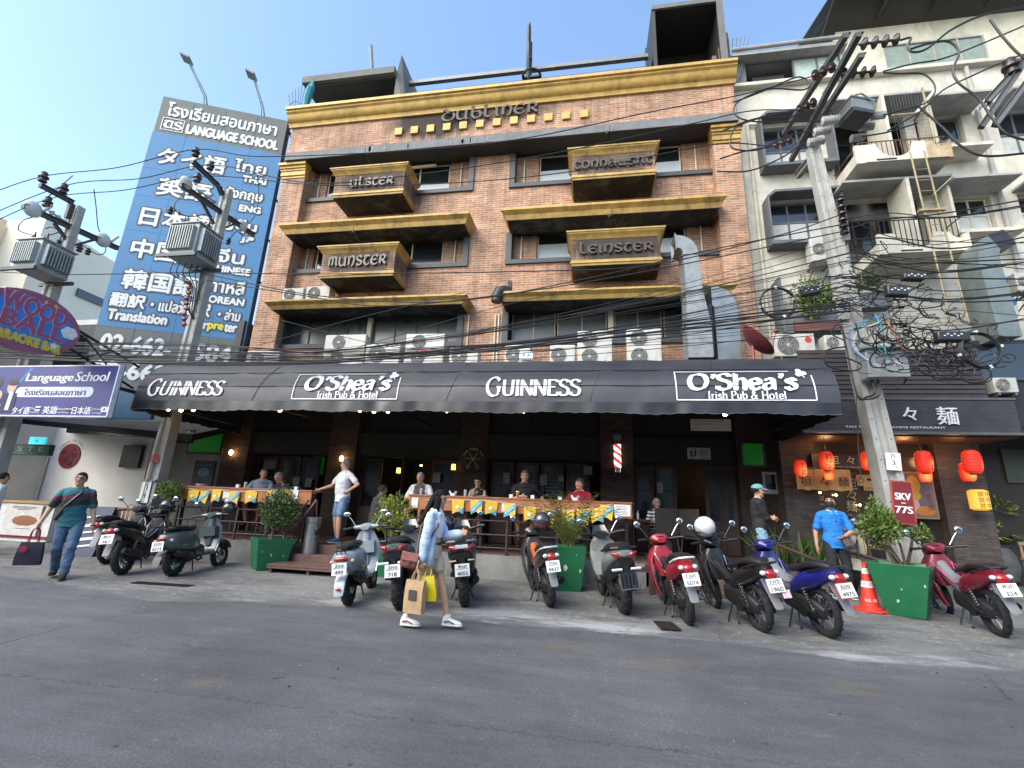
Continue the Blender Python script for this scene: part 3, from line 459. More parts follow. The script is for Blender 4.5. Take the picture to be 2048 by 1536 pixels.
# ================================================================== terrace of the pub
WHITE = mat('white_print', (.75, .75, .74), .6, 0, .1, 20); PAPER = mat('white_paper', (.72, .72, .7), .7, 0, .05, 20); INK = mat('black_ink', (.02, .02, .02), .7, 0, 0)
RAILM = mat('maroon_rail', (.09, .035, .04), .45, .1, .25, 14); STEP = mat('step_wood', (.115, .06, .05), .6, 0, .35, 4, .3, 40, dirt=.4, dcol=(.2, .17, .15))
CWALL = mat('stained_render', (.22, .215, .2), .9, 0, .25, 2, .4, 30, dirt=.75, dcol=(.04, .04, .038))
ORW = mat('orange_wood', (.36, .135, .055), .45, 0, .22, 6, .1, 40)
TER = thing('pub_terrace', 'raised wooden terrace deck with stained concrete front wall before the pub', 'terrace', (-3, 9.4, 0))
b = MB(); b.box(-10.2, 4.3, 9.45, 12.0, .47, .55); pp(b, 'deck', DECKW, TER)
b = MB(); b.box(-8.3, -5.95, 9.35, 9.44, .0, .53); b.box(-4.55, 1.0, 9.35, 9.44, .0, .53); b.box(-10.2, -8.3, 9.6, 9.7, 0, .47); b.box(3.35, 4.3, 9.6, 9.7, 0, .47); pp(b, 'retaining_wall', CWALL, TER)
b = MB()
b.box(-5.93, -4.57, 9.3, 9.5, .30, .545, 0); b.box(-5.93, -4.57, 9.02, 9.32, .20, .37); b.box(-5.93, -4.57, 9.5, 9.7, .555, .57); pp(b, 'stair', STEP, TER, bevel=.008)
b = MB(); b.box(-5.95, -4.35, 8.45, 8.72, .205, .235); b.box(-5.95, -4.35, 8.73, 9.0, .205, .235)
for x in (-5.92, -5.15, -4.4): b.box(x, x + .05, 8.5, 8.97, .07, .2)
b.box(-5.95, -4.35, 8.46, 8.48, .16, .205); tagb = pp(b, 'step_board', STEP, TER)
b = MB(); b.box(1.08, 3.35, 9.2, 9.5, .36, .54); b.box(1.08, 3.35, 8.95, 9.22, .22, .37); b.box(1.08, 3.35, 8.68, 8.97, .1, .22); pp(b, 'stair', STEP, TER, bevel=.008)
b = MB(); b.box(.98, 1.04, 8.7, 9.44, .45, .52); b.box(.98, 1.04, 8.7, 8.76, .1, .45); b.box(.2, 1.0, 8.7, 8.78, .46, .53); pp(b, 'stringer', RAILM, TER)
# railing in front of the counter
for x0, x1 in ((-3.55, .35), (-9.0, -6.0)):
    b = MB()
    for z in (.66, .9, 1.16): b.tube([(x0, 9.4, z), (x1, 9.4, z)], .014, 5)
    for i in range(5): x = x0 + (x1 - x0) * i / 4; b.box(x - .02, x + .02, 9.38, 9.42, .5, 1.2)
    if x0 < -8:
        for i in range(14): x = -8.9 + i * .21; b.box(x - .008, x + .008, 9.395, 9.405, .56, .9)
    pp(b, 'railing', mat('dark_rail', (.05, .03, .032), .5, .2, .2, 12), TER)
b = MB()
for y in (9.25, 8.95):
    b.tube([(-5.7, y + .15, 1.42), (-5.98, y, .85), (-6.08, y - .1, .12)], .028, 6)
b.tube([(-5.7, 9.4, 1.42), (-5.62, 9.45, .56)], .022, 6)
for z in (.45, .75, 1.05): b.tube([(-5.95 - (1.0 - z) * .12, 9.2, z), (-5.64, 9.45, z)], .01, 5)
pp(b, 'handrail', RAILM, TER)
# counters
def counter(lb, x0, x1, cut=False):
    T = thing('bar_counter', lb, 'counter', ((x0 + x1) / 2, 9.5, .55), 0, 'bar counters along the terrace edge')
    b = MB(); b.box(x0, x1, 9.36, 9.40, 1.32, 1.575); pp(b, 'front_board', ORW, T, bevel=.004)
    b = MB(); b.box(x0 - .01, x1 + .01, 9.35, 9.82, 1.578, 1.615); pp(b, 'counter_top', mat('counter_wood', (.27, .11, .05), .4, 0, .2, 8), T, bevel=.006)
    for i in range(4): x = x0 + .1 + (x1 - x0 - .2) * i / 3; b = MB(); b.box(x - .025, x + .025, 9.45, 9.5, .55, 1.57); pp(b, 'leg', BLACKM, T)
counter('long orange wood bar counter right of the steps with bunting', -3.64, .78); counter('orange wood bar counter left of the terrace steps with bunting', -9.05, -5.82)
# sheets stuck to the counter
def sheet(px0, py0, px1, py1, Y, lb, lines=4, nm='paper_notice', m=None):
    a, c_ = at(px0, py0, Y), at(px1, py1, Y); b = MB(); w, h = abs(c_.x - a.x), abs(a.z - c_.z); cx, cz = (a.x + c_.x) / 2, (a.z + c_.z) / 2
    T = face((cx, Y, cz)); b.cbox((0, 0, 0), (w, h, .004), 0, T=T)
    for i in range(lines): y = h * (.34 - .68 * i / max(1, lines - 1)); ww = w * R.uniform(.5, .8); b.cbox((-w * .05, y, .003), (ww, h * .035, .001), 1, T=T)
    o = b.build(nm, [m or PAPER, INK]); tag(o, lb, 'notice'); return o
sheet(1228, 1009, 1261, 1033, 9.345, 'white printed notice on the right end of the counter front', 6); sheet(1004, 1006, 1030, 1024, 9.345, 'white sheet half behind bunting in the middle of the counter front', 3)
sheet(824, 995, 835, 1015, 9.345, 'small white sheet at the left end of the right counter', 2); sheet(447, 982, 478, 998, 9.345, 'white sheet on the left counter behind bunting flags', 3); sheet(583, 980, 594, 1003, 9.345, 'narrow white sheet by the handrail end of the left counter', 2)
# bunting
FY = mat('flag_yellow', (.62, .40, .03), .7, 0, .15, 14); FB = mat('flag_blue', (.06, .3, .42), .7, 0, .15, 14); STR = mat('white_string', (.6, .6, .58), .8, 0, 0)
def bunting(lb, pts, n, Y, alt):
    T = thing('bunting', lb, 'bunting', (pts[0].x, Y, pts[0].z), 0, 'beer bunting hung on the counters')
    c_ = cat_rom([(p.x, Y, p.z) for p in pts], 10); b = MB(); b.tube(c_, .006, 4); pp(b, 'string', STR, T)
    for i in range(n):
        k = (i + .5) / n * (len(c_) - 1); p = c_[int(k)].lerp(c_[min(int(k) + 1, len(c_) - 1)], k % 1); w, h = .125, .27; t = R.uniform(-.12, .12); b = MB(); T2 = face((p.x, Y - .012, p.z), R.uniform(-.25, .25), t, R.uniform(-.1, .12))
        b.add([(-w, 0, 0), (w, 0, 0), (w * .9, -h, .02), (0, -h * .8, .03), (-w * .9, -h, .01)], [(0, 1, 2, 3, 4)], 0, T2)
        if i % 2 == alt:
            b.add([(-w * .9, -h * .95, .022), (-w * .9, -h * .62, .018), (w * .55, -.005, .006), (w * .97, -.005, .006), (w * .95, -h * .3, .014), (-w * .3, -h * .86, .034)], [(0, 1, 2, 3, 4, 5)], 1, T2)
            text(b, 'SINGHA', T2 @ TR((0, -h * .46, .036), (0, 0, .72)), .2, .035, mi=2, depth=.003)
        else:
            b.add([(w * .92, -h * .55, .02), (w * .9, -h * .98, .026), (.1 * w, -h * .83, .036), (-.3 * w, -h * .88, .036)], [(0, 3, 2, 1)], 1, T2); b.lathe([(.001, .03), (.035, .03), (.036, .026)], 8, 2, T2 @ TR((-.01, -h * .5, 0)))
        pp(b, 'flag', [FY, FB, WHITE], T)
bunting('yellow and blue beer bunting swagged along the right counter', [at(x, y, 9.33) for x, y in ((850, 1000), (930, 1000), (990, 1003), (1060, 1014), (1130, 1020), (1185, 1018), (1262 - 38, 1008))], 11, 9.33, 0)
bunting('yellow and blue beer bunting swagged along the left counter', [at(x, y, 9.33) for x, y in ((378, 977), (405, 983), (430, 979), (470, 984), (510, 981), (560, 982), (585, 979))], 7, 9.33, 1)
# ------------------------------------------------------------------ awning
CAN = mat('black_canvas', (.03, .031, .038), .52, 0, .25, 1.6, .4, 2.6, spec=.6, dirt=.4, dcol=(.075, .075, .085), dscale=.9); CAN2 = mat('black_valance', (.018, .018, .02), .42, 0, .2, 4, spec=.6)
AWP = [(8.50, 3.36), (8.505, 3.52), (8.53, 3.68), (8.60, 3.86), (8.70, 4.02), (8.86, 4.2), (9.06, 4.33), (9.35, 4.43), (10.5, 4.6), (12.0, 4.75)]
AW0, AW1 = -9.84, 4.2
AWN = thing('pub_awning', 'long black canvas awning with white pub lettering over the terrace', 'awning', (-2.8, 8.5, 3.3))
b = MB(); NX = 40
b.loft([[(AW0 + (AW1 - AW0) * i / NX, y + (.012 * sin(i * 1.7) if 0 < j < 6 else 0), z + (.015 * sin(i * 2.3 + j) if j > 2 else 0)) for j, (y, z) in enumerate(AWP)] for i in range(NX + 1)], 0, False, False)
for x in (AW0, AW1):
    b.add([(x, y, z) for y, z in AWP] + [(x, 12.0, 3.36)], [tuple(range(len(AWP) + 1))])
b.loft([[(AW0, y, z - .03) for y, z in AWP[6:]], [(AW1, y, z - .03) for y, z in AWP[6:]]], 0, False, False)
pp(b, 'canvas', CAN, AWN, sharp=60)
b = MB()
for x in (-6.95, -2.75, -.0, 2.0): b.tube([(x + .05 * (j), y - .004, z + .004) for j, (y, z) in enumerate(AWP[:8])], .006, 4)
for j in (2, 4): b.tube([(AW0, AWP[j][0] - .012, AWP[j][1]), (AW1, AWP[j][0] - .012, AWP[j][1])], .007, 4)
pp(b, 'seam', mat('canvas_seam', (.02, .021, .026), .6), AWN)
b = MB()
def valance(p0, p1, n):
    p0, p1 = Vector(p0), Vector(p1); d = (p1 - p0); nn = Vector((d.y, -d.x, 0)).normalized(); top, mid, bot = [], [], []
    for i in range(n * 8 + 1):
        t = i / (n * 8); p = p0 + d * t; w_ = .35 + .65 * max(0, sin(t * 9.1 + 1.2) * sin(t * 23 + n)); rp = w_ * (.016 * sin(t * n * 1.3 + 2 * sin(t * 17)) + .008 * sin(t * n * 3.7 + 1))
        top.append(p); mid.append(p + nn * rp + Vector((0, 0, -.1))); bot.append(p + nn * rp * 1.6 + Vector((0, 0, -.19 - .016 * abs(sin(pi * t * n)) + .012 * sin(t * 30) + .01 * sin(t * 71))))
    b.loft([top, mid, bot], 0, False, False)
    b.tube([q + nn * .004 for q in bot], .005, 4, 1, False)
valance((AW0, 8.497, 3.358), (AW1, 8.497, 3.358), 58); valance((AW1 + .003, 8.5, 3.358), (AW1 + .003, 11.9, 3.358), 18); valance((AW0 - .003, 11.9, 3.358), (AW0 - .003, 8.5, 3.358), 18)
pp(b, 'valance', [CAN2, mat('hem', (.12, .12, .12), .6)], AWN, sharp=70)
b = MB()
for x in (-9.7, -7, -4.2, -1.4, 1.4, 4.1): b.tube([(x, 8.54, 3.34), (x, 11.9, 3.5)], .025, 5)
b.tube([(AW0, 8.54, 3.33), (AW1, 8.54, 3.33)], .025, 6); pp(b, 'awning_frame', BLACKM, AWN)
arc = [0]
for (a, c_), (d, e) in zip(AWP, AWP[1:]): arc.append(arc[-1] + math.hypot(d - a, e - c_))
def on_awn(mb):
    out = []
    for x, s_, o in mb.v:
        k = 0
        while k < len(arc) - 2 and arc[k + 1] < s_: k += 1
        t = (s_ - arc[k]) / (arc[k + 1] - arc[k]); (a, c_), (d, e) = AWP[k], AWP[k + 1]; nn = Vector((-(e - c_), d - a)).normalized()
        out.append((x, a + (d - a) * t + nn.x * (o + .018), c_ + (e - c_) * t + nn.y * (o + .018)))
    mb.v = out; return mb
def asx(px): return at(px, 775, 8.52).x
for a, c_ in ((300, 447), (975, 1159)):
    b = MB(); x0, x1 = asx(a), asx(c_); pen(b, 'GUINNESS'[0], None, .27, .40, x0 + .135, .31, nib=.25, W=20, tmin=6); pen(b, 'UINNESS', None, x1 - x0 - .3, .32, (x0 + .3 + x1) / 2, .28, nib=.1, W=21, tmin=7, gap=3)
    pp(on_awn(b), 'lettering', WHITE, AWN, smooth=False)
for a, c_, nx0, nx1 in ((588, 798, 612, 778), (1351, 1630, 1380, 1592)):
    b = MB(); x0, x1, y0, y1 = asx(a), asx(c_), .03, .62; l = .014
    b.add([(x0, y0, .004), (x1, y0, .004), (x1, y0 + l * 1.5, .004), (x0, y0 + l * 1.5, .004)], [(0, 1, 2, 3)]); b.add([(x0, y1, .004), (x1 - .35, y1, .004), (x1 - .35, y1 + l, .004), (x0, y1 + l, .004)], [(0, 1, 2, 3)])
    for xx, ya, yb in ((x0, y0, y1), (x1 - l * 1.5, y0, y1 - .1)):
        k = 8; b.loft([[(xx, ya + (yb - ya) * i / k, .004), (xx + l * 1.5, ya + (yb - ya) * i / k, .004)] for i in range(k + 1)], 0, False, False)
    n0, n1 = asx(nx0), asx(nx1); pen(b, "O'Shea's", None, n1 - n0, .33, (n0 + n1) / 2, .40, nib=.35, W=27, tmin=9, shear=.12, gap=6)
    pen(b, 'Irish Pub & Hotel', None, (n1 - n0) * .72, .135, (n0 + n1) / 2 + .05, .125, nib=.2, W=20, tmin=8, gap=8)
    for q in range(3):
        an = pi / 2 + q * 2 * pi / 3 + .3; cx, cy = x1 - .17 + .055 * cos(an), .585 + .055 * sin(an); b.add([(cx + .05 * cos(k * pi / 5), cy + .05 * sin(k * pi / 5), .0045 + .0004 * q) for k in range(10)], [tuple(range(10))])
    b.add([(x1 - .18, .58, .0056), (x1 - .16, .58, .0056), (x1 - .12, .47, .0056), (x1 - .14, .47, .0056)], [(0, 1, 2, 3)])
    pp(on_awn(b), 'lettering', WHITE, AWN, smooth=False)
# bulbs under the awning edge
BULB = mat('warm_bulb', (1, .75, .4), .3, 0, 0, emit=9, ecol=(1, .62, .25))
for i, (px, py, w) in enumerate(((337, 818, 'leftmost, above the leaning concrete pole'), (362, 820, 'in the middle of the left three'), (387, 819, 'last of the left three'), (560, 820, 'alone below the gap between lettering'), (720, 820, 'first of three under the left framed pub name'), (748, 822, 'middle of three under the left framed pub name'), (776, 822, 'last of three under the left framed pub name'), (894, 821, 'alone left of the centre lettering'), (1047, 822, 'below the centre lettering'), (1450, 828, 'alone at the right end of the awning'))):
    p = at(px, py, 8.75); T = thing('light_bulb', 'lit warm bulb under the awning hem, ' + w, 'light bulb', p, 0, 'bulbs under the awning hem')
    b = MB(); b.ell((0, 0, 0), (.04, .04, .045), 0, 10, 6); b.build('bulb', BULB, T); b = MB(); b.cyl((0, 0, .035), (0, 0, .1), .022, 8); b.build('socket', BLACKM, T)
# hanging signs below the awning
def board(nm, lb, cat, pxs, Y, m, depth=.03, lines=(), T0=None, inkm=INK, extra=None):
    a, c_ = at(pxs[0], pxs[1], Y), at(pxs[2], pxs[3], Y); w, h = abs(c_.x - a.x), abs(a.z - c_.z); T = thing(nm, lb, cat, ((a.x + c_.x) / 2, Y, (a.z + c_.z) / 2)); F_ = face((0, 0, 0)); b = MB(); b.cbox((0, 0, -depth / 2), (w, h, depth), 0, T=F_); b.build('panel', m, T, bevel=.004)
    b = MB()
    for (tx, u, v, tw, th) in lines: text(b, tx, F_, tw * w, th * h, u * w, v * h, depth=.004)
    if extra: extra(b, F_, w, h)
    if b.v: b.build('lettering', inkm, T, smooth=False)
    return T, w, h, F_
GS = mat('grey_sign', (.42, .42, .41), .6)
board('company_sign', 'pale company sign with Thai lettering hung under the awning', 'sign', (1381, 838, 1463, 862), 9.8, GS, lines=(('บริษัท กรุงเทพ ลีเชอร์ จำกัด', -.05, .3, .82, .22), ('Krungthep Leisure Co., Ltd.', -.03, .05, .86, .16), ('เลขที่ สุขุมวิท กรุงเทพมหานคร', 0, -.18, .9, .1), ('Sukhumvit Road Bangkok', -.1, -.34, .7, .09)))
def barber(b, F_, w, h):
    b.ell((-.33 * w, .02 * h, .004), (.05 * w, .16 * h, .003), 0, 8, 6, T=F_); b.ell((-.33 * w, .25 * h, .004), (.035 * w, .09 * h, .003), 0, 8, 6, T=F_); b.ell((-.15 * w, .0, .004), (.04 * w, .3 * h, .003), 0, 8, 6, T=F_); b.ell((-.15 * w, .37 * h, .004), (.035 * w, .07 * h, .003), 0, 8, 6, T=F_); b.cbox((-.3 * w, -.2 * h, .004), (.2 * w, .08 * h, .003), 0, T=F_); b.cbox((-.31 * w, -.33 * h, .004), (.12 * w, .06 * h, .003), 0, T=F_); b.cbox((-.22 * w, .14 * h, .004), (.12 * w, .05 * h, .003), 0, T=F_)
board('barber_sign', 'small grey barber shop sign with black barber figures above the doors', 'sign', (1374, 895, 1422, 919), 11.88, GS, lines=(("PEW'S", .2, .3, .32, .16), ('BARBER', .22, .1, .4, .16), ('SHOP', .18, -.1, .3, .16), ('HOTEL', .2, -.32, .34, .1)), extra=barber)
# green screens
GREEN = mat('green_screen', (.002, .05, .004), .4, 0, 0, emit=.018, ecol=(.005, .55, .01))
for pxs, Y, lb in (((383, 868, 438, 906), 11.4, 'television showing plain green at the left end of the terrace'), ((627, 914, 645, 950), 13.4, 'small television showing plain green seen through the pub doors'), ((1484, 888, 1528, 931), 11.4, 'television showing plain green above the man in the cap')):
    a, c_ = at(pxs[0], pxs[1], Y), at(pxs[2], pxs[3], Y); w, h = c_.x - a.x, a.z - c_.z; T = thing('television', lb, 'television', ((a.x + c_.x) / 2, Y, c_.z), 0, 'televisions of the pub'); b = MB(); F_ = face((0, 0, h / 2)); b.cbox((0, 0, -.03), (w + .12, h + .08, .06), 0, T=F_); b.build('casing', BLACKM, T, bevel=.006); b = MB(); b.cbox((0, .01, .002), (w, h, .002), 0, T=F_); b.build('screen', GREEN, T)
# wall lamps
for px, py, lb in ((462, 905, 'lit brass wall lamp on the left brick pillar'), (683, 917, 'lit brass wall lamp on the brick pillar behind the man in white')):
    p = at(px, py, 11.75); T = thing('wall_lamp', lb, 'wall lamp', p, 0, 'wall lamps on the pillars'); b = MB(); b.ell((0, 0, 0), (.05, .05, .07), 0, 10, 6); b.build('globe', BULB, T); b = MB(); b.tube([(0, .1, -.12), (0, .02, -.2), (0, 0, -.07)], .012, 6); b.cyl((0, .09, -.12), (0, .1, -.12), .05, 10); b.build('bracket', mat('brass', (.3, .2, .06), .4, .8), T)
LAMPY = mat('lampshade', (.9, .7, .2), .5, 0, 0, emit=.9, ecol=(1, .7, .12))
for px, py, lb in ((797, 941, 'small yellow shaded lamp glowing inside the pub doorway'), (907 / 1.0, 934, 'yellow lantern lamp glowing by the round barber sign')):
    p = at(px, py, 12.7 if px < 800 else 11.75); T = thing('table_lamp' if px < 800 else 'lantern_lamp', lb, 'lamp', p); b = MB(); b.lathe([(.06, -.07), (.05, .07), (.01, .075)], 12); b.build('lamp_shade', LAMPY, T); b = MB(); b.cyl((0, 0, -.2), (0, 0, -.07), .012, 6); b.build('stem', BLACKM, T)
for px, py, s_ in ((1441, 965, .07), (1340, 957, .03), (1322, 958, .03), (842, 931, .03), (838, 961, .04), (734, 949, .02)):
    p = at(px, py, 13.2); b = MB(); b.ell(tuple(p), s_, 0, 8, 6); tag(b.build('ceiling_lamp', BULB), 'bright lamp in the dark pub at %s' % {1441: 'the open barber doorway', 1340: 'the right window pane under the red shade', 1322: 'the left window pane under the shade', 842: 'the doorway top behind the drinker', 838: 'head height behind the drinker', 734: 'the doors right of the man in white'}[px], 'lamp')
b = MB(); p = at(1331, 951, 13.1); b.lathe([(.16, -.06), (.05, .05), (.01, .055)], 14, 0, TR(p)); tag(b.build('pendant_shade', mat('red_shade', (.5, .02, .02), .4, 0, 0, emit=.25, ecol=(1, .05, .03))), 'red pendant lampshade inside the barber shop window', 'lampshade')
# round barber sign on its pillar, barber pole
p = at(946, 918, 11.84); T = thing('round_sign', 'round black sign with yellow scissors on the middle brick pillar', 'sign', p); b = MB(); F_ = face((0, 0, 0)); b.lathe([(.33, -.03), (.34, -.01), (.33, 0), (.01, 0)], 32, 0, F_); b.build('disc', mat('black_disc', (.008, .008, .009), .5), T)
b = MB(); wd = "PEW'S BARBER SHOP"
for i, ch in enumerate(wd):
    an = radians(160 - 140 * i / (len(wd) - 1)); text(b, ch, F_ @ TR((.26 * cos(an), .26 * sin(an), .002), (0, 0, an - pi / 2)), None, .055)
for s_ in (-1, 1): b.tube([F_ @ Vector((s_ * -.1, -.16, .006)), F_ @ Vector((s_ * .1, .14, .006))], .01, 4); b.torus(.04, .008, 12, 4, 0, F_ @ TR((s_ * .12, -.2, .006)))
b.box(-.22, .22, -.012, -.006, .0, .012); b.build('emblem', mat('yellow_print', (.5, .42, .1), .6), T, smooth=False)
p = at(1235, 912, 11.8); T = thing('barber_pole', 'lit red and white striped barber pole on a brick pillar', 'barber pole', p)
b = MB(); n = 16; rings = []
for i in range(25): rings.append([(.085 * cos(2 * pi * k / n), .085 * sin(2 * pi * k / n), -.28 + .56 * i / 24) for k in range(n)])
b.loft(rings); b.m = [int(((k % n) / n * 2 + (k // n) / 24 * 3.2) % 1 < .5) if k < 24 * n else 0 for k in range(len(b.f))]
b.build('cylinder', [mat('pole_white', (.9, .85, .78), .3, 0, 0, emit=.75, ecol=(1, .95, .85)), mat('pole_red', (.6, .02, .03), .3, 0, 0, emit=.3, ecol=(1, .03, .04))], T)
for z0, z1, r in ((.28, .36, .1), (-.4, -.28, .1)): b = MB(); b.cyl((0, 0, z0), (0, 0, z1), r, 14); b.build('cap', mat('chrome', (.6, .6, .6), .15, 1, .05), T)
b = MB(); b.ell((0, 0, .47), .13, 0, 14, 8); b.build('globe', mat('dim_globe', (.16, .16, .16), .25), T)
# ================================================================== white apartment building on the right
WALLW = mat('dirty_white_wall', (.52, .49, .415), .9, 0, .2, 2.0, .25, 40, dirt=.8, dcol=(.26, .23, .17), dscale=1.0)
WALLC = mat('stained_cream_wall', (.58, .54, .42), .9, 0, .2, 2.0, .25, 40, dirt=.75, dcol=(.22, .19, .13), dscale=1.6)
BOXG = mat('blue_grey_surround', (.10, .108, .118), .75, 0, .2, 3, dirt=.3, dcol=(.2, .2, .19)); FROST = mat('frosted_pane', (.46, .46, .42), .3, 0, .15, 3, spec=.6, dirt=.4, dcol=(.25, .24, .2))
RUST = mat('rusty_yellow', (.33, .27, .155), .7, .1, .3, 14, dirt=.75, dcol=(.14, .06, .025)); SLAB = mat('grey_slab', (.3, .3, .285), .9, 0, .2, 3, .3, 30, dirt=.6, dcol=(.1, .09, .08))
LOUV = mat('louvre_glass', (.35, .43, .38), .25, 0, .15, 5, spec=.7)
APT = thing('apartment_building', 'dirty white apartment block with grey boxed windows, balconies and a rusty ladder', 'building', (8, 12.3, 0))
def ap(mb, nm, m, P=None, **k): return mb.build(nm, m, P or APT, world=True, **k)
def holes(mb, x0, x1, z0, z1, hs, Y0, Y1, mi=0):
    xs = sorted({x0, x1, *[h[0] for h in hs], *[h[1] for h in hs]}); zs = sorted({z0, z1, *[h[2] for h in hs], *[h[3] for h in hs]})
    for za, zb in zip(zs, zs[1:]):
        run_ = None
        for xa, xb in zip(xs, xs[1:]):
            m = (xa + xb) / 2, (za + zb) / 2; inside = any(h[0] < m[0] < h[1] and h[2] < m[1] < h[3] for h in hs)
            if not inside: run_ = [run_[0] if run_ else xa, xb]
            if (inside or xb == xs[-1]) and run_: mb.box(run_[0], run_[1], Y0, Y1, za, zb, mi); run_ = None
HS = [(4.98, 6.5, 11.1, 12.5), (4.95, 6.45, 8.65, 10.0), (6.75, 8.7, 10.3, 12.5), (6.8, 8.72, 7.72, 9.9), (8.95, 10.1, 11.0, 12.4), (9.0, 10.3, 8.5, 9.8), (10.9, 12.3, 8.5, 9.8), (10.9, 12.3, 11, 12.4)]
b = MB(); holes(b, 4.19, 13.5, 0, 13.95, HS, 12.3, 12.5); b.box(4.19, 4.4, 12.5, 20, 4.5, 15); b.box(13.3, 13.5, 12.5, 20, 0, 15.8); b.box(7.4, 7.55, 12.5, 20, 14, 15.7); ap(b, 'wall', WALLW, smooth=False)
b = MB(); holes(b, 7.4, 13.5, 14.02, 15.8, [(8.57, 11.17, 14.2, 15.1)], 12.3, 12.48); ap(b, 'upper_wall', WALLC, smooth=False)
b = MB(); b.box(4.15, 13.5, 12.12, 12.5, 13.95, 14.07); ap(b, 'parapet', WALLW, bevel=.01)
b = MB(); b.box(4.4, 13.3, 13.25, 13.3, 0, 14); b.box(4.4, 7.4, 14, 14.1, 14, 15); ap(b, 'inner_wall', mat('dim_inner_wall', (.1, .095, .085), .9, 0, .3, 2))
b = MB(); b.box(4.3, 7.5, 12.0, 14, 14.98, 15.1); b.tube([(4.3, 11.97, 15.17), (7.5, 11.97, 15.22)], .06, 8); ap(b, 'lower_roof', SLAB)
b = MB(); holes(b, 4.4, 7.4, 14.07, 14.98, [(4.75, 6.08, 14.12, 14.93), (6.12, 6.74, 14.12, 14.93), (6.78, 7.36, 14.12, 14.93)], 12.3, 12.36); q = ap(b, 'window', BOXG); b = MB(); b.box(6.1, 7.38, 12.335, 12.345, 14.1, 14.95); ap(b, 'pane', LOUV, q); b = MB(); b.box(4.74, 6.09, 12.9, 12.95, 14.1, 14.95); b.box(5.0, 5.9, 12.5, 12.6, 14.1, 14.6); ap(b, 'dark_room', DARK, q)
# corrugated roof
b = MB(); n = 120; top = [(7.0 + 6.8 * i / n, 16.28 + .035 * sin(i * 1.15) + (.0 if i else 0)) for i in range(n + 1)]
b.loft([[(x, 11.3, z), (x, 20, z + 2.6), (x, 20, z + 2.54), (x, 11.3, z - .05)] for x, z in top]); ap(b, 'corrugated_roof', mat('dark_roof_sheet', (.05, .055, .06), .6, .1, .2, 4, dirt=.4, dcol=(.1, .09, .08)), sharp=80)
b = MB(); b.box(7.1, 13.8, 11.38, 11.46, 16.0, 16.2, 0); ap(b, 'fascia_board', CONC)
b = MB(); b.add([(7.05, 11.4, 16.18), (13.8, 11.4, 16.18), (13.8, 12.4, 15.75), (7.05, 12.4, 15.75), (7.05, 11.4, 16.22), (13.8, 11.4, 16.22), (13.8, 12.4, 15.8), (7.05, 12.4, 15.8)], [(0, 1, 2, 3), (4, 5, 6, 7), (0, 1, 5, 4), (2, 3, 7, 6), (0, 3, 7, 4), (1, 2, 6, 5)])
for x in (8.4, 9.8, 11.2): b.box(x, x + .05, 11.45, 12.3, 15.85, 16.1)
ap(b, 'eave_soffit', mat('dark_eave', (.05, .045, .04), .8))
# louvre window
b = MB(); holes(b, 8.57, 11.17, 14.2, 15.1, [(8.6 + i * .64, 9.2 + i * .64, 14.24, 15.06) for i in range(4)], 12.3, 12.4); q = ap(b, 'window', CONC)
b = MB()
for i in range(4):
    for k in range(9): b.cbox((8.9 + i * .64, 12.37, 14.28 + k * .09), (.6, .012, .1), 0, (radians(28), 0, 0))
ap(b, 'louvres', LOUV, q, smooth=False)
# boxed windows
def boxed(x0, x1, z0, z1, Y=11.88):
    b = MB(); t = .05
    b.box(x0, x0 + t, Y, 12.3, z0, z1 - .18); b.box(x1 - t, x1, Y, 12.3, z0, z1); b.box(x0 + t, x1 - t, Y, 12.3, z0, z0 + .1)
    b.prism([(x0, z1 - .18), (x0 + .2, z1), (x1, z1), (x1, z1 - .07), (x0 + .23, z1 - .07), (x0 + .07, z1 - .2)], Y, 12.3); return ap(b, 'window_surround', BOXG)
def win(x0, x1, z0, z1, cols, tr, fm=BOXG, lo=FROST, up=GLASS, Y=12.42):
    hs = []; w = (x1 - x0 - .05) / cols
    for i in range(cols): a = x0 + .05 + i * w; hs += [(a, a + w - .05, z0 + .05, z0 + (z1 - z0) * tr - .03), (a, a + w - .05, z0 + (z1 - z0) * tr + .03, z1 - .04)]
    b = MB(); holes(b, x0, x1, z0, z1, hs, Y, Y + .05); q = ap(b, 'window', fm); b = MB(); b.box(x0 + .02, x1 - .02, Y + .02, Y + .028, z0 + .03, z0 + (z1 - z0) * tr); ap(b, 'pane', lo, q); b = MB(); b.box(x0 + .02, x1 - .02, Y + .02, Y + .028, z0 + (z1 - z0) * tr + .005, z1 - .02); ap(b, 'pane', up, q)
boxed(4.82, 6.7, 10.88, 12.72); win(5.0, 6.48, 11.1, 12.5, 3, .45); boxed(4.78, 6.65, 8.45, 10.1); win(4.97, 6.43, 8.67, 9.98, 3, .55)
win(9.0, 10.08, 11.02, 12.35, 2, .5); win(9.02, 10.28, 8.52, 9.78, 3, .62, WALLW); win(10.92, 12.28, 8.52, 9.78, 3, .6, WALLW); win(10.92, 12.28, 11.02, 12.38, 3, .5)
for x0, x1, z in ((6.4, 8.98, 12.55), (9.0, 10.35, 12.4), (6.5, 9.0, 9.92), (9.02, 10.5, 9.84), (10.8, 12.5, 12.4), (10.8, 12.5, 9.84)): b = MB(); b.box(x0, x1, 11.55, 12.3, z, z + .07); ap(b, 'concrete_hood', SLAB, bevel=.008)
for x0, x1, z in ((9.0, 10.2, 10.9), (9.0, 10.4, 8.4)): b = MB(); b.box(x0, x1, 11.7, 12.3, z, z + .09); b.box(x0, x0 + .07, 11.8, 12.3, z + .09, z + 1.45); ap(b, 'window_shelf', WALLW)
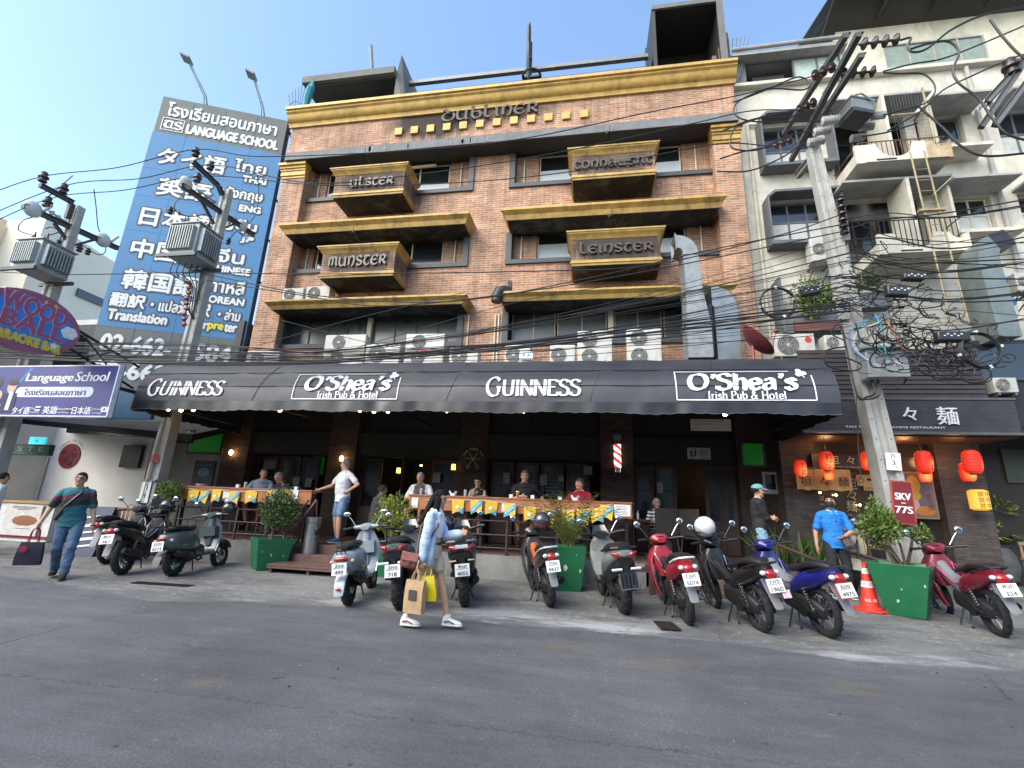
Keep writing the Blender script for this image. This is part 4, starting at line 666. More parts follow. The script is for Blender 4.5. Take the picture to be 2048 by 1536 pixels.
# balconies with scooped parapets
def balc(x0, x1, z, rail, m):
    def scoop(x0, x1, c_, r, zt): return [(x0, z), (x1, z), (x1, zt), (c_ + r, zt)] + [(c_ + r * cos(pi * k / 14), zt - r * .95 * sin(pi * k / 14)) for k in range(1, 14)] + [(c_ - r, zt), (x0, zt)]
    b = MB(); b.prism(scoop(x0, x1 - .55, (x0 + x1 - .55) / 2 + .12, .42, z + .54), 11.2, 11.28); b.box(x0, x1, 11.28, 12.3, z, z + .1); b.box(x0, x0 + .07, 11.28, 12.3, z + .1, z + .3)
    q = ap(b, 'balcony', WALLW, smooth=False); b = MB(); b.prism(scoop(x1 - .55, x1, x1 - .2, .18, z + .52), 11.2, 11.28); b.box(x1 - .07, x1, 11.28, 12.3, z + .1, z + .5); ap(b, 'stained_parapet', m, q, smooth=False)
    b = MB(); b.box(x0 + .45, x0 + .9, 11.19, 11.2, z + .05, z + .09); b.box(x0 + .2, x1 - .1, 11.19, 11.2, z - .0, z + .015); ap(b, 'drain_slot', DARK, q)
    b = MB(); zt = z + rail
    for i in range(int((x1 - x0) / .11)): x = x0 + .05 + i * .11; b.cyl((x, 11.33, z + .1), (x, 11.33, zt), .011, 5)
    b.tube([(x0, 12.25, zt - .25), (x0, 11.6, zt - .25), (x0 + .2, 11.33, zt), (x1, 11.33, zt), (x1, 12.2, zt)], .017, 5); ap(b, 'balcony_rail', BLACKM if rail > .8 else mat('rust_brown', (.12, .06, .035), .8, .1, .3, 10), q)
balc(6.7, 8.85, 10.2, .72, mat('rust_stained_wall', (.42, .33, .2), .9, 0, .3, 4, dirt=.8, dcol=(.16, .08, .03))); balc(6.85, 8.78, 7.62, .98, WALLC)
b = MB(); b.box(7.72, 7.8, 11.5, 12.3, 10.3, 12.55); b.box(7.9, 7.98, 11.5, 12.3, 7.72, 9.92); ap(b, 'partition_fin', WALLW)
b = MB(); b.cyl((8.62, 11.35, 10.75), (8.62, 11.35, 12.5), .03, 6); b.box(7.8, 8.62, 11.34, 11.37, 11.7, 11.74); ap(b, 'rusty_frame', RUST)
for x0, x1, z0, z1 in ((6.85, 7.7, 10.3, 12.3), (7.9, 8.65, 10.3, 12.2), (6.9, 7.85, 7.75, 9.7), (8.0, 8.65, 7.75, 9.7)): win(x0, x1, z0, z1, 2, .5, mat('brown_frame', (.09, .06, .04), .7), mat('dim_pane', (.12, .12, .11), .3), GLASS, 13.0)
b = MB()
for i in range(14): z = 10.75 + i * .12; b.tube([(7.8, 11.33, z), (8.6, 11.33, z)], .003, 3); 
for i in range(12): x = 7.82 + i * .07; b.tube([(x, 11.33, 10.7), (x, 11.33, 12.5)], .003, 3)
ap(b, 'wire_mesh', STEEL)
b = MB(); b.tube([(4.6, 12.22, 12.9), (4.6, 12.22, 4.8)], .04, 8); b.tube([(4.6, 12.22, 12.6), (5.0, 12.22, 12.6)], .04, 8)
for z in (12, 10.3, 8.6, 6.9): b.cyl((4.6, 12.22, z), (4.6, 12.22, z + .06), .05, 8)
ap(b, 'drain_pipe', WALLW); b = MB(); b.tube([(4.35, 12.25, 13.5), (4.35, 12.25, 4.8)], .02, 6); ap(b, 'drain_pipe', CONC); b = MB(); b.tube([(10.45, 12.2, 13.9), (10.45, 12.2, 5)], .05, 8); ap(b, 'drain_pipe', CONC)
b = MB(); b.tube([(7.64, 10.8, 10.1), (7.72, 10.8, 5.6)], .02, 6); b.tube([(7.94, 10.8, 10.1), (8.06, 10.8, 5.6)], .02, 6)
for i in range(15): z = 9.9 - i * .3; b.tube([(7.645 + (10.1 - z) * .0178, 10.8, z), (7.945 + (10.1 - z) * .0267, 10.8, z)], .01, 5)
b.box(7.55, 8.1, 10.75, 10.85, 8.45, 8.5); tag(b.build('ladder', RUST), 'rusty yellow ladder against the white apartment block', 'ladder')
# shopfront block under the flats
b = MB(); b.box(4.6, 8.0, 10.75, 12.28, 3.9, 5.0); b.box(8.0, 13.5, 10.9, 12.28, 3.4, 5.3); ap(b, 'lower_block', DARK)
b = MB(); b.box(8.1, 10.5, 10.86, 10.9, 4.4, 5.2); ap(b, 'dark_glazing', GLASS)
# ================================================================== air conditioners, ducts, dish
ACM = mat('ac_casing', (.46, .445, .40), .5, 0, .1, 5, dirt=.5, dcol=(.2, .18, .14), dscale=3); FANM = mat('ac_grille', (.09, .088, .08), .5, 0, .2, 10); GRIL = mat('ac_wire', (.35, .34, .31), .5, .2)
def ac(lb, px0, py0, px1, py1, Y, fans=1, logo=None, side=.3, d=.32, yaw=0, brackets=True):
    a, c_ = at(px0, py0, Y), at(px1, py1, Y); w, h = abs(c_.x - a.x), abs(a.z - c_.z); T = thing('air_conditioner', lb, 'air conditioner', ((a.x + c_.x) / 2, Y, min(a.z, c_.z)), yaw, 'outdoor air conditioner units')
    b = MB(); b.box(-w / 2, w / 2, 0, d, 0, h); b.build('casing', ACM, T, bevel=.018)
    fw = w * (1 - side); cx = -w / 2 + fw / 2
    for i in range(fans):
        hh = h / fans; r = min(fw, hh) * .42; F_ = face((cx, -.004, hh * (i + .5))); b = MB(); b.lathe([(r, 0), (r, .008), (.01, .009)], 24, 0, F_); q = b.build('fan', FANM, T)
        b = MB()
        for rr in (.35, .6, .82, 1.0): b.torus(r * rr, .004, 24, 4, 0, F_ @ TR((0, 0, .014)))
        for k in range(8): an = pi * k / 4; b.tube([F_ @ Vector((.06 * r * cos(an), .06 * r * sin(an), .014)), F_ @ Vector((r * cos(an), r * sin(an), .014))], .004, 4)
        b.lathe([(r * .2, .016), (.005, .018)], 12, 0, F_); b.build('grille', GRIL, q)
    if logo:
        b = MB(); F_ = face((w * .34, -.004, h * .72)); b.lathe([(.075, 0), (.075, .003), (.005, .004)], 14, 0, F_); b.build('logo', mat('logo_' + logo, (.5, .02, .03) if logo == 'red' else (.03, .12, .5), .5, 0, 0), T)
    if brackets:
        b = MB()
        for x in (-w * .35, w * .35): b.box(x - .02, x + .02, .0, .9, -.05, -.004); b.tube([(x, .05, -.05), (x, .85, -.5)], .015, 5)
        b.build('bracket', STEEL, T)
    return T
AL = ((652, 670, 725, 730, 11.35, 2, None, 'tall two-fan air conditioner on the pub roof edge, leftmost of the white pairs'), (733, 688, 797, 728, 11.3, 1, None, 'low single-fan air conditioner between two taller ones above the left awning'), (813, 668, 885, 730, 11.3, 2, None, 'tall air conditioner with a red sticker above the awning'), (1155, 662, 1225, 730, 11.3, 2, None, 'two-fan air conditioner left of two below the right pub windows'), (1253, 658, 1325, 730, 11.3, 2, None, 'two-fan air conditioner nearest the galvanised duct'), (495, 702, 555, 735, 11.4, 1, None, 'low air conditioner at the left end above the awning'), (1010, 690, 1060, 730, 11.35, 1, None, 'half hidden air conditioner above the centre awning lettering'), (1100, 690, 1150, 730, 11.35, 1, None, 'half hidden air conditioner right of a blue sticker above the awning'),
 (900, 695, 955, 730, 11.35, 1, None, 'half hidden air conditioner behind cables right of the red sticker unit'))
for a0, a1, a2, a3, Y, f_, lg, lb in AL: ac(lb, a0, a1, a2, a3, Y, f_, lg)
b = MB(); p = at(849, 706, 11.28); b.ell(tuple(p), (.22, .01, .1), 0, 16, 6); tag(b.build('red_sticker', mat('sticker_red', (.5, .03, .03), .5)), 'round red sticker on the white air conditioner', 'sticker')
b = MB(); F_ = face(at(1052, 711, 11.28)); b.cbox((0, 0, 0), (.34, .2, .008), 0, T=F_); b.add([(-.1, .05, .006), (-.02, .05, .006), (-.06, -.05, .006)], [(0, 2, 1)], 1, F_); b.add([(.02, -.03, .006), (.12, -.03, .006), (.07, .07, .006)], [(0, 1, 2)], 1, F_); tag(b.build('energy_sticker', [PAPER, mat('sticker_blue', (.03, .25, .55), .5)]), 'white sticker with blue triangles on an air conditioner', 'sticker')
b = MB(); F_ = face((0, 0, 0))
ac('older air conditioner facing sideways on the upper left gold canopy', 567, 577, 604, 601, 11.6, 1, brackets=False); ac('round-fan air conditioner on the left gold canopy by the lower balcony', 614, 573, 657, 599, 11.6, 1, brackets=False)
ac('air conditioner with red round logo above the restaurant by the awning end', 1546, 668, 1634, 712, 11.3, 1, 'red', .33); ac('small air conditioner half behind the right concrete pole', 1648, 670, 1695, 700, 11.3, 1)
ac('air conditioner under the lower boxed window of the white block', 1619, 476, 1671, 520, 11.8, 1)
ac('upper of the two air conditioners behind the right curved duct', 1975, 550, 2030, 590, 11.0, 1, 'blue'); ac('lower of the two air conditioners behind the right curved duct', 1985, 596, 2040, 630, 11.0, 1, 'blue'); ac('air conditioner cut by the right edge of the photo', 2028, 545, 2075, 580, 10.8, 1)
ac('air conditioner above the dark shop corner at far right', 1985, 755, 2040, 785, 10.7, 1)
GALV = mat('galvanised', (.22, .235, .24), .55, .35, .25, 5, .1, 20, dirt=.25, dcol=(.2, .21, .22)); GALD = mat('dull_duct', (.13, .145, .15), .5, .5, .2, 4)
def rring(c_, u, v, a, d): return [c_ + u * (sx * a) + v * (sy * d) for sx, sy in ((-1, -1), (1, -1), (1, 1), (-1, 1))]
T = thing('exhaust_duct', 'square galvanised exhaust duct with a curved mouth on the pub facade', 'duct', (2.4, 10.9, 5))
b = MB(); ux = Vector((1, 0, 0)); pts = []
for z, w, x in ((4.9, .27, 2.5), (5.7, .27, 2.5), (5.75, .27, 2.5), (6.55, .19, 2.45), (7.55, .17, 2.42)): pts.append(rring(Vector((x, 10.9, z)), ux, Vector((0, 1, 0)), w, .28))
for k in range(1, 7): an = k * pi / 12; c_ = Vector((2.42 - .3 * (1 - cos(an)), 10.9, 7.55 + .34 * sin(an))); pts.append(rring(c_, Vector((cos(an), 0, sin(an))), Vector((0, 1, 0)), .17, .28))
pts.append(rring(pts[-1][0].lerp(pts[-1][2], .5) + Vector((-.05, 0, 0)), Vector((0, 0, 1)), Vector((0, 1, 0)), .24, .29)); b.loft(pts, cap=False); pp(b, 'duct_casing', GALV, T, sharp=30)
b = MB(); e = pts[-2]; b.add([p + Vector((.02, 0, 0)) for p in e], [(0, 1, 2, 3)]); pp(b, 'duct_mouth', DARK, T)
for z, w, x in ((5.72, .29, 2.5), (6.56, .21, 2.45), (7.52, .19, 2.42)): b = MB(); b.loft([rring(Vector((x, 10.9, z + k)), ux, Vector((0, 1, 0)), w, .3) for k in (0, .04)]); pp(b, 'flange', GALV, T)
T = thing('exhaust_duct', 'dark bent duct with a rounded hood right of the galvanised one', 'duct', (3.1, 11.0, 5))
b = MB(); pts = [rring(Vector((3.17, 11.1, z)), ux, Vector((0, 1, 0)), .26, .3) for z in (4.9, 6.15)]
for k in range(1, 7): an = k * pi / 12; c_ = Vector((3.17 - .3 * (1 - cos(an)), 11.1, 6.15 + .35 * sin(an))); pts.append(rring(c_, Vector((cos(an), 0, sin(an))), Vector((0, 1, 0)), .26, .3))
b.loft(pts); pp(b, 'duct_casing', mat('grey_duct', (.2, .22, .23), .45, .6, .2, 4), T, sharp=30); b = MB(); b.box(2.78, 2.86, 10.82, 11.38, 5.0, 6.3); b.box(2.85, 3.45, 10.85, 11.3, 4.9, 4.95); pp(b, 'support_frame', BLACKM, T)
T = thing('exhaust_vent', 'rounded black exhaust elbow at the left end of the right gold canopy', 'vent', at(1000, 590, 11.3)); b = MB()
b.tube([(.25, .1, .12), (.1, .05, .13), (-.02, 0, .08), (-.08, 0, -.05), (-.08, 0, -.2)], [.15, .16, .17, .16, .15], 12); b.build('elbow', BLACKM, T); b = MB(); b.box(.2, .3, 0, .15, 0, .42); b.build('stub', DARK, T)
T = thing('satellite_dish', 'dark red satellite dish above the right end of the awning', 'satellite dish', at(1505, 690, 10.3)); b = MB()
Fd = TR((0, 0, 0), (radians(8), radians(48), 0)); b.lathe([(.02, 0), (.2, .03), (.34, .09), (.42, .16), (.425, .15), (.34, .075), (.2, .015), (.02, -.015)], 26, 0, Fd, cap=False); b.build('dish', mat('dish_red', (.14, .02, .025), .5, .1), T); b = MB(); b.tube([(0, 0, -.5), (0, 0, 0)], .03, 6); b.tube([Fd @ Vector((.4, 0, .14)), Fd @ Vector((.1, 0, .55))], .012, 5); b.ell(tuple(Fd @ Vector((.1, 0, .55))), .05); b.build('mast', mat('mast_red', (.25, .05, .05), .5), T)
T = thing('exhaust_duct', 'wide curved grey duct on the white block at the far right', 'duct', (8.2, 10.6, 6)); b = MB(); pts = []
for x, z, a in ((8.45, 5.2, 0), (8.42, 6.3, 0), (8.4, 6.9, .1)): pts.append(rring(Vector((x, 10.7, z)), ux, Vector((0, 1, 0)), .2, .3))
for k in range(1, 6): an = k * pi / 14; c_ = Vector((8.4 + .3 * (1 - cos(an)), 10.7, 6.9 + .5 * sin(an))); pts.append(rring(c_, Vector((cos(an), 0, -sin(an))), Vector((0, 1, 0)), .2, .3))
b.loft(pts); pp(b, 'duct_casing', mat('green_grey_duct', (.17, .2, .19), .55, .3, .25, 3), T, sharp=30); b = MB(); c_ = pts[-1]; b.loft([[p + Vector((.0, 0, .0)) for p in c_], [p + Vector((.32, 0, .12)) for p in c_]]); pp(b, 'duct_mouth', DARK, T)
# ================================================================== noodle restaurant
RST = thing('noodle_restaurant', 'Japanese noodle restaurant front with dark wood fascia and white characters', 'restaurant', (6.3, 11, 0))
BOARD = mat('charcoal_board', (.04, .036, .037), .6, 0, .3, 3, dirt=.2, dcol=(.09, .08, .08)); SLATM = mat('brown_slat', (.05, .038, .036), .55, 0, .35, 3)
b = MB()
for i in range(11): z = 3.95 + i * .1; b.box(4.5, 7.95, 10.6, 10.64, z, z + .078)
pp(b, 'slat_screen', SLATM, RST, smooth=False)
b = MB()
for i in range(5): b.box(4.32, 8.15, 10.3 - .002 * (i % 2), 10.38, 3.2 + i * .128, 3.2 + i * .128 + .126)
pp(b, 'fascia', BOARD, RST); b = MB(); b.box(4.3, 8.17, 10.27, 10.4, 3.15, 3.198); b.box(4.3, 8.17, 10.28, 10.64, 3.845, 3.885); pp(b, 'fascia_trim', mat('fascia_trim', (.1, .1, .1), .5), RST)
b = MB(); Ff = face((0, 10.295, 0))
for ch, px, py, h in (('坦', 1735, 826, .3), ('々', 1818, 828, .27), ('麺', 1893, 832, .36)): p = at(px, py, 10.295); text(b, ch, Ff, None, h, p.x, p.z, depth=.035, bold=0)
p0, p1 = at(1690, 851, 10.295), at(1890, 854, 10.295); text(b, 'TAN TAN MEN JAPANESE RESTAURANT', Ff, p1.x - p0.x, .055, (p0.x + p1.x) / 2, 3.275, depth=.01); pp(b, 'lettering', mat('white_sign_letter', (.8, .8, .78), .4, 0, 0), RST, smooth=False)
b = MB()
for i in range(22): y = 10.42 + i * .068; b.box(4.3, 8.15, y, y + .045, 3.12, 3.14)
pp(b, 'ceiling_slats', mat('ceiling_slat', (.1, .05, .03), .5, 0, .3, 5), RST); b = MB(); b.box(4.3, 13, 10.42, 12.2, 3.2, 3.3); pp(b, 'ceiling', DARK, RST)
GBB = brick('grey_brown_brick', (.12, .095, .08), (.07, .055, .05), (.07, .062, .06), .26, .06, .008)
for a_ in ((4.25, 4.95, 11.45, 11.9, 0, 3.15), (7.25, 8.1, 11.3, 11.9, 0, 3.15)): b = MB(); b.box(*a_); pp(b, 'brick_pillar', GBB, RST, smooth=False)
b = MB(); b.box(4.95, 7.25, 11.5, 11.56, .2, 1.55); b.box(4.95, 7.25, 11.44, 11.62, 1.55, 1.62); b.box(4.95, 7.25, 11.5, 11.58, 2.85, 3.15); b.box(8.1, 13, 11.5, 11.6, 0, 3.2); pp(b, 'shopfront', mat('shopfront_wood', (.028, .02, .014), .5, 0, .3, 6), RST)
b = MB(); b.box(4.96, 7.24, 11.52, 11.53, 1.62, 2.85); pp(b, 'shop_window', mat('warm_window', (.022, .017, .011), .1, 0, .6, 1.6, spec=.8, emit=.006, ecol=(1, .6, .2)), RST)
b = MB(); b.box(8.6, 12.5, 11.45, 11.49, 2.35, 3.05); pp(b, 'olive_panel', mat('olive_panel', (.06, .07, .045), .5), RST)
TANL = mat('backlit_wood', (.55, .36, .14), .6, 0, .2, 5)
b = MB(); F5 = face((0, 11.5, 0))
def pl(px, py, Y): p = at(px, py, Y); return p.x, p.z
x, z = pl(1626, 996, 11.5); text(b, 'OPEN DAILY', F5, .62, .1, x, z, depth=.004); x, z = pl(1622, 1008, 11.5); text(b, '11:00 AM - 10 PM', F5, .55, .05, x, z, depth=.004)
for i, ch in enumerate('坦々麺'): x, z = pl(1703, 968 + i * 22, 11.5); text(b, ch, F5, .2, .22, x, z, depth=.004)
pp(b, 'window_lettering', mat('tan_letter', (.42, .34, .2), .6, 0, 0), RST, smooth=False)
b = MB(); x, z = pl(1738, 961, 11.46); b.cbox((x, z, 0), (.48, .24, .006), 0, T=face((0, 11.46, 0))); x2, z2 = pl(1745, 977, 11.46); b.cbox((x2, z2, 0), (.34, .1, .006), 0, T=face((0, 11.46, 0))); b.cbox((x + .06, z + .02, .006), (.2, .05, .002), 1, T=face((0, 11.46, 0))); b.torus(.055, .006, 16, 4, 1, face((x - .16, 11.46, z)) @ TR((0, 0, .006))); text(b, 'TAN TAN MEN', face((0, 11.46, 0)), .28, .04, x2, z2, mi=1, depth=.006); pp(b, 'menu_board', [TANL, INK], RST)
T = thing('name_board', 'dark hanging board with pale noodle characters behind the lanterns', 'sign', (*[at(1690, 924, 11.35)[i] for i in (0, 1, 2)],)); b = MB(); b.cbox((0, 0, 0), (1.35, .05, .34)); b.build('panel', mat('board_brown', (.05, .03, .02), .5), T, bevel=.01); b = MB()
for i, ch in enumerate('坦々麺'): text(b, ch, face((0, -.03, 0)), None, .17, -.22 + i * .32, .04)
text(b, 'JAPANESE TAN TAN MEN RESTAURANT', face((0, -.03, 0)), .95, .05, .05, -.12); b.build('lettering', mat('pale_letter', (.65, .58, .42), .6), T, smooth=False)
# noren
T = thing('noren_curtain', 'short yellow cloth curtain with black noodle characters over the restaurant window', 'curtain', (4.98, 11.2, 2.5)); CL = mat('noren_cloth', (.6, .38, .14), .8, 0, .15, 6)
for i, ch in enumerate('坦々麺'):
    x0, x1 = 4.43 + i * .365, 4.78 + i * .365; b = MB(); k = 8; b.loft([[(x0 + (x1 - x0) * j / k, 11.2 + .025 * sin(j * 1.3 + i) * (q / 3), 2.52 - .46 * q / 3 + .012 * sin(j + i)) for j in range(k + 1)] for q in range(4)], 0, False, False); text(b, ch, face((0, 11.165, 0)), None, .2, (x0 + x1) / 2, 2.25, depth=.004, mi=1); pp(b, 'cloth_panel', [CL, INK], T)
b = MB(); b.tube([(4.4, 11.2, 2.53), (5.6, 11.2, 2.53)], .015, 6); pp(b, 'rod', BLACKM, T)
# lanterns
LR = lampmat('red_paper', (.5, .022, .012), (1, .03, .008), .09, .42, (.03, -.12, -.06), .26); LHOT = None
def lantern(px, py, s_, lb, chars, ya=0, Y=10.45, m=None, tilt=0):
    s_ *= .8
    p = at(px, py, Y); T = thing('paper_lantern', lb, 'lantern', p, ya, 'red paper lanterns of the noodle restaurant'); b = MB(); prof = []
    for i in range(41): t = i / 40; z = (-.5 + t) * .56; r = .185 * (max(.0, 1 - abs(2 * t - 1) ** 3.2)) ** .5 * .55 + .085; r += .006 * (1 if i % 4 < 2 else -1); prof.append((r * s_, z * s_))
    b.lathe(prof, 24); b.build('paper_shade', m or LR, T, sharp=75); b = MB()
    for z in (-.29, .29): b.cyl((0, 0, (z - .012) * s_), (0, 0, (z + .012) * s_), .088 * s_, 16)
    b.tube([(0, 0, .29 * s_), (0, 0, 3.12 - p.z)], .004, 4); b.build('rim', BLACKM, T); b = MB()
    for i, ch in enumerate(chars):
        o = len(b.v); text(b, ch, TR(), .2 * s_, .2 * s_, 0, .11 * s_ - i * .23 * s_, depth=0)
        for k in range(o, len(b.v)): x, y, zz = b.v[k]; t = y / (.56 * s_) + .5; r = (.185 * max(0, 1 - abs(2 * t - 1) ** 3.2) ** .5 * .55 + .085 + .012) * s_; an = x / r; b.v[k] = (r * sin(an), -r * cos(an), y)
    b.build('character', INK, T, smooth=False); b = MB(); b.ell((.03 * s_, -.165 * s_, -.12 * s_), (.035 * s_, .02, .05 * s_)); 
    return T
for px, py, s_, ch, ya, lb in ((1601, 937, .75, '拉面', .3, 'small red lantern farthest left under the restaurant ceiling'), (1653, 922, .85, '餃子', 0, 'red lantern with dumpling characters left of the concrete pole'), (1737, 922, .85, '拉面', -.2, 'red lantern touching the left edge of the concrete pole'), (1848, 924, .95, '拉面', .8, 'red lantern just right of the concrete pole, front of a pair'), (1944, 924, 1.0, '餃子', 1.2, 'large red lantern at the far right, front of a pair')): lantern(px, py, s_, lb, ch, ya)
lantern(1657, 948, .6, 'red lantern half hidden below the dumpling lantern', '面', -.6, 11.0); lantern(1850, 948, .75, 'red lantern hanging behind and below the one right of the pole', '面', -.5, 10.9); lantern(1935, 944, .85, 'red lantern half hidden behind the large far right one', '面', -.2, 10.9)
T = thing('box_lantern', 'yellow lit box lantern with black characters at far right', 'lantern', at(1958, 1000, 10.9)); b = MB(); b.lathe([(.1, -.2), (.16, -.17), (.16, .17), (.1, .2)], 14); b.build('shade', mat('amber_paper', (.7, .42, .06), .6, 0, 0, emit=.18, ecol=(1, .5, .06)), T); b = MB()
for i in range(3): text(b, '営', face((0, -.165, 0)), .1, .09, -.07, .11 - i * .11, depth=.004); text(b, '中', face((0, -.165, 0)), .08, .09, .05, .11 - i * .11, depth=.004)
b.build('character', INK, T, smooth=False)
# poster with plain figure
T = thing('poster_board', 'tall yellow framed poster leaning on the restaurant brick pillar', 'poster', at(1838, 990, 11.2)); b = MB(); F_ = face((0, 0, 0)); b.cbox((0, 0, -.02), (.62, .95, .03), 0, T=F_); b.build('panel', mat('poster_frame', (.35, .2, .07), .6), T); b = MB(); b.cbox((0, 0, -.002), (.56, .88, .008), 0, T=F_); b.ell((-.08, .2, .004), (.13, .2, .004), 1, T=F_); b.ell((-.12, -.02, .004), (.16, .1, .0045), 1, T=F_); b.ell((-.14, -.2, .004), (.12, .17, .004), 2, T=F_); b.ell((.05, -.32, .004), (.2, .1, .0045), 3, T=F_)
for i, ch in enumerate('坦々麺'): text(b, ch, F_, .1, .1, .17, -.02 - i * .12, mi=4, depth=.009)
b.build('artwork', [mat('poster_dusk', (.16, .13, .15), .5), mat('poster_yellow', (.6, .36, .04), .5), mat('poster_cream', (.5, .42, .3), .5), mat('poster_orange', (.5, .2, .03), .5), mat('poster_red', (.3, .03, .02), .5)], T)
T = thing('wall_cabinet', 'grey framed notice cabinet on dark brick right of the pub doors', 'cabinet', at(1543, 966, 11.8)); b = MB(); F_ = face((0, 0, 0)); b.cbox((0, 0, -.04), (.36, .5, .08), 0, T=F_); b.build('casing', GS, T, bevel=.006); b = MB(); b.cbox((-.02, .02, .003), (.22, .34, .004), 0, T=F_); b.build('pane', GLASS, T)
T = thing('wall_plaque', 'small carved brown plaque on the brick between pub and restaurant', 'plaque', at(1578, 966, 11.42)); b = MB(); b.prism([(-.16, -.03), (-.1, -.07), (.1, -.07), (.16, -.03), (.12, .04), (0, .07), (-.12, .04)], -.02, .0); b.build('panel', mat('plaque_brown', (.09, .03, .02), .5), T); b = MB(); text(b, 'PIZZA', face((0, -.021, -.01)), .17, .05); b.build('lettering', mat('plaque_red', (.35, .12, .08), .5), T)

for x, y, z, e in ((5.0, 10.95, 2.95, 2.2), (6.5, 10.95, 2.95, 2.2), (7.4, 10.9, 2.8, 1.5)):
    l = bpy.data.lights.new('lantern_light', 'POINT'); l.energy = e; l.color = (1, .5, .22); l.shadow_soft_size = .12; lo = bpy.data.objects.new('lantern_light', l); COL.objects.link(lo); lo.location = (x, y, z)
# ================================================================== left side: billboard, signs, shops
BD = Vector((4130, 1693, 0)).normalized(); BYAW = math.atan2(BD.y, BD.x)
BBO = at(577, 242, 11.8)
def bbp(px, py):
    r = ray(px, py); nn = Vector((-BD.y, BD.x, 0)); t = ((BBO - CP).dot(nn)) / r.dot(nn); p = CP + r * t; return (p - BBO).dot(BD), p.z
BLUE = mat('billboard_blue', (.036, .165, .34), .6, 0, .16, .8, dirt=.4, dcol=(.08, .23, .37)); BGREY = mat('billboard_grey', (.10, .11, .105), .6, 0, .2, 1.2, dirt=.3, dcol=(.16, .17, .16)); HALO = mat('letter_halo', (.055, .06, .075), .7, 0, 0)
T = thing('billboard', 'tall weathered blue language school billboard beside the brick pub', 'billboard', (BBO.x, BBO.y, 0), BYAW)
W0 = -3.85
b = MB(); b.box(W0, 0, 0, .12, 5.98, 12.66, 0); b.box(W0 + .02, -.02, .005, .12, 12.662, 14.06, 1); b.box(W0, 0, .004, .12, 2.9, 5.978, 1); b.build('panel', [BLUE, BGREY], T)
b = MB(); [b.box(x - .006, x + .006, -.0015, -.0005, 3, 14.0) for x in (-2.9, -1.93, -.97)]; [b.box(-3.8, -.02, -.0016, -.0006, z - .005, z + .005) for z in (5.0, 7.4, 9.1, 10.3, 11.3)]; b.build('panel_joint', mat('joint_blue', (.03, .10, .2), .7), T)
b = MB()
for z in (3.5, 5, 6.5, 8, 9.5, 11, 12.5, 13.7): b.tube([(.06, .08, z), (.32, .3, z - .12)], .022, 5); b.tube([(.06, .08, z), (.06, .9, z)], .02, 5)
b.box(-.04, .04, .13, .22, 2.9, 14.0); b.box(.05, .3, .9, 1.0, 3, 14.0); b.build('support_frame', mat('rusty_frame', (.1, .07, .06), .8, .2), T)
b = MB(); b.box(.02, .5, .6, 6, 3, 13.9); b.build('backing_wall', CONC, T)
Fb = face((0, -.004, 0)); bw, bh = MB(), MB()
def bt(tx, px0, py0, px1, py1, mb=None, bold=.012, halo=True, mi=0):
    # px corners: bottom-left and top-right of the word
    u0, z0 = bbp(px0, py0); u1, z1 = bbp(px1, py1); w, h, cx, cz = u1 - u0, abs(z1 - z0), (u0 + u1) / 2, (z0 + z1) / 2
    if halo:
        for k in range(8): an = k * pi / 4; text(bh, tx, Fb, w, h, cx + .055 * cos(an), cz + .055 * sin(an), depth=.002 + .0003 * k)
    for k, (dx, dz) in enumerate(((0, 0), (.015, 0), (-.015, 0), (0, .015), (0, -.015))): text(bw, tx, Fb, w, h, cx + dx, cz + dz, depth=.008 + .0005 * k, mi=mi)
def word(tx, cu, cz, w, h, **k):  # by sign coordinates
    for q in range(8):
        if k.get('halo', 1): an = q * pi / 4; text(bh, tx, Fb, w, h, cu + .06 * cos(an), cz + .06 * sin(an), depth=.002 + .0003 * q)
    e = .012 * k.get('b', 1)
    for q, (dx, dz) in enumerate(((0, 0), (e, 0), (-e, 0), (0, e), (0, -e))): text(bw, tx, Fb, w, h, cu + dx, cz + dz, depth=.008 + .0005 * q, mi=k.get('mi', 0))
word('โรงเรียนสอนภาษา', -1.95, 13.62, 3.3, .52, halo=0, b=1.3); word('LANGUAGE SCHOOL', -1.55, 12.98, 2.75, .34, halo=0, b=2)
rows = ((11.82, 'タイ語', 'ไทย', 'THAI'), (10.73, '英語', 'อังกฤษ', 'ENG'), (9.62, '日本語', 'ญี่ปุ่น', 'JP'), (8.52, '中国語', 'จีน', 'CHINESE'), (7.5, '韓国語', 'เกาหลี', 'KOREAN'))
for z, a, c_, d in rows: word(a, -2.55, z, 1.95 if len(a) > 2 else 1.5, .62, b=1.6); word(c_, -.85, z + .15, {'ไทย': .95, 'จีน': .75}.get(c_, 1.1), .46, b=1.2); word(d, {'JP': -.5, 'ENG': -.6, 'THAI': -.65}.get(d, -.8), z - .32, {'JP': .36, 'ENG': .62, 'THAI': .7}.get(d, 1.15), .22, b=1.4)
word('翻訳', -3.25, 6.82, .88, .42, b=1.4); word('・แปล', -2.3, 6.78, .7, .34); word('通訳', -1.5, 6.8, .84, .42, b=1.4); word('・ล่าม', -.55, 6.74, .6, .36); word('Translation', -2.9, 6.35, 1.5, .3, b=1.6); word('Inte', -1.42, 6.32, .42, .24, b=1.5); word('r', -1.12, 6.3, .1, .18, b=1.5); word('pre', -.85, 6.28, .4, .26, b=1.5, mi=1); word('ter', -.44, 6.32, .32, .24, b=1.5)
word('02-662-', -2.75, 5.5, 1.75, .5, halo=0, b=2.2); word('7584', -.95, 5.48, 1.3, .5, halo=0, b=2.2); word('02-662-7585', -2.0, 4.72, 3.3, .46, halo=0, b=2.2); word('www.tls133', -2.3, 3.95, 2.6, .38, halo=0, b=2)
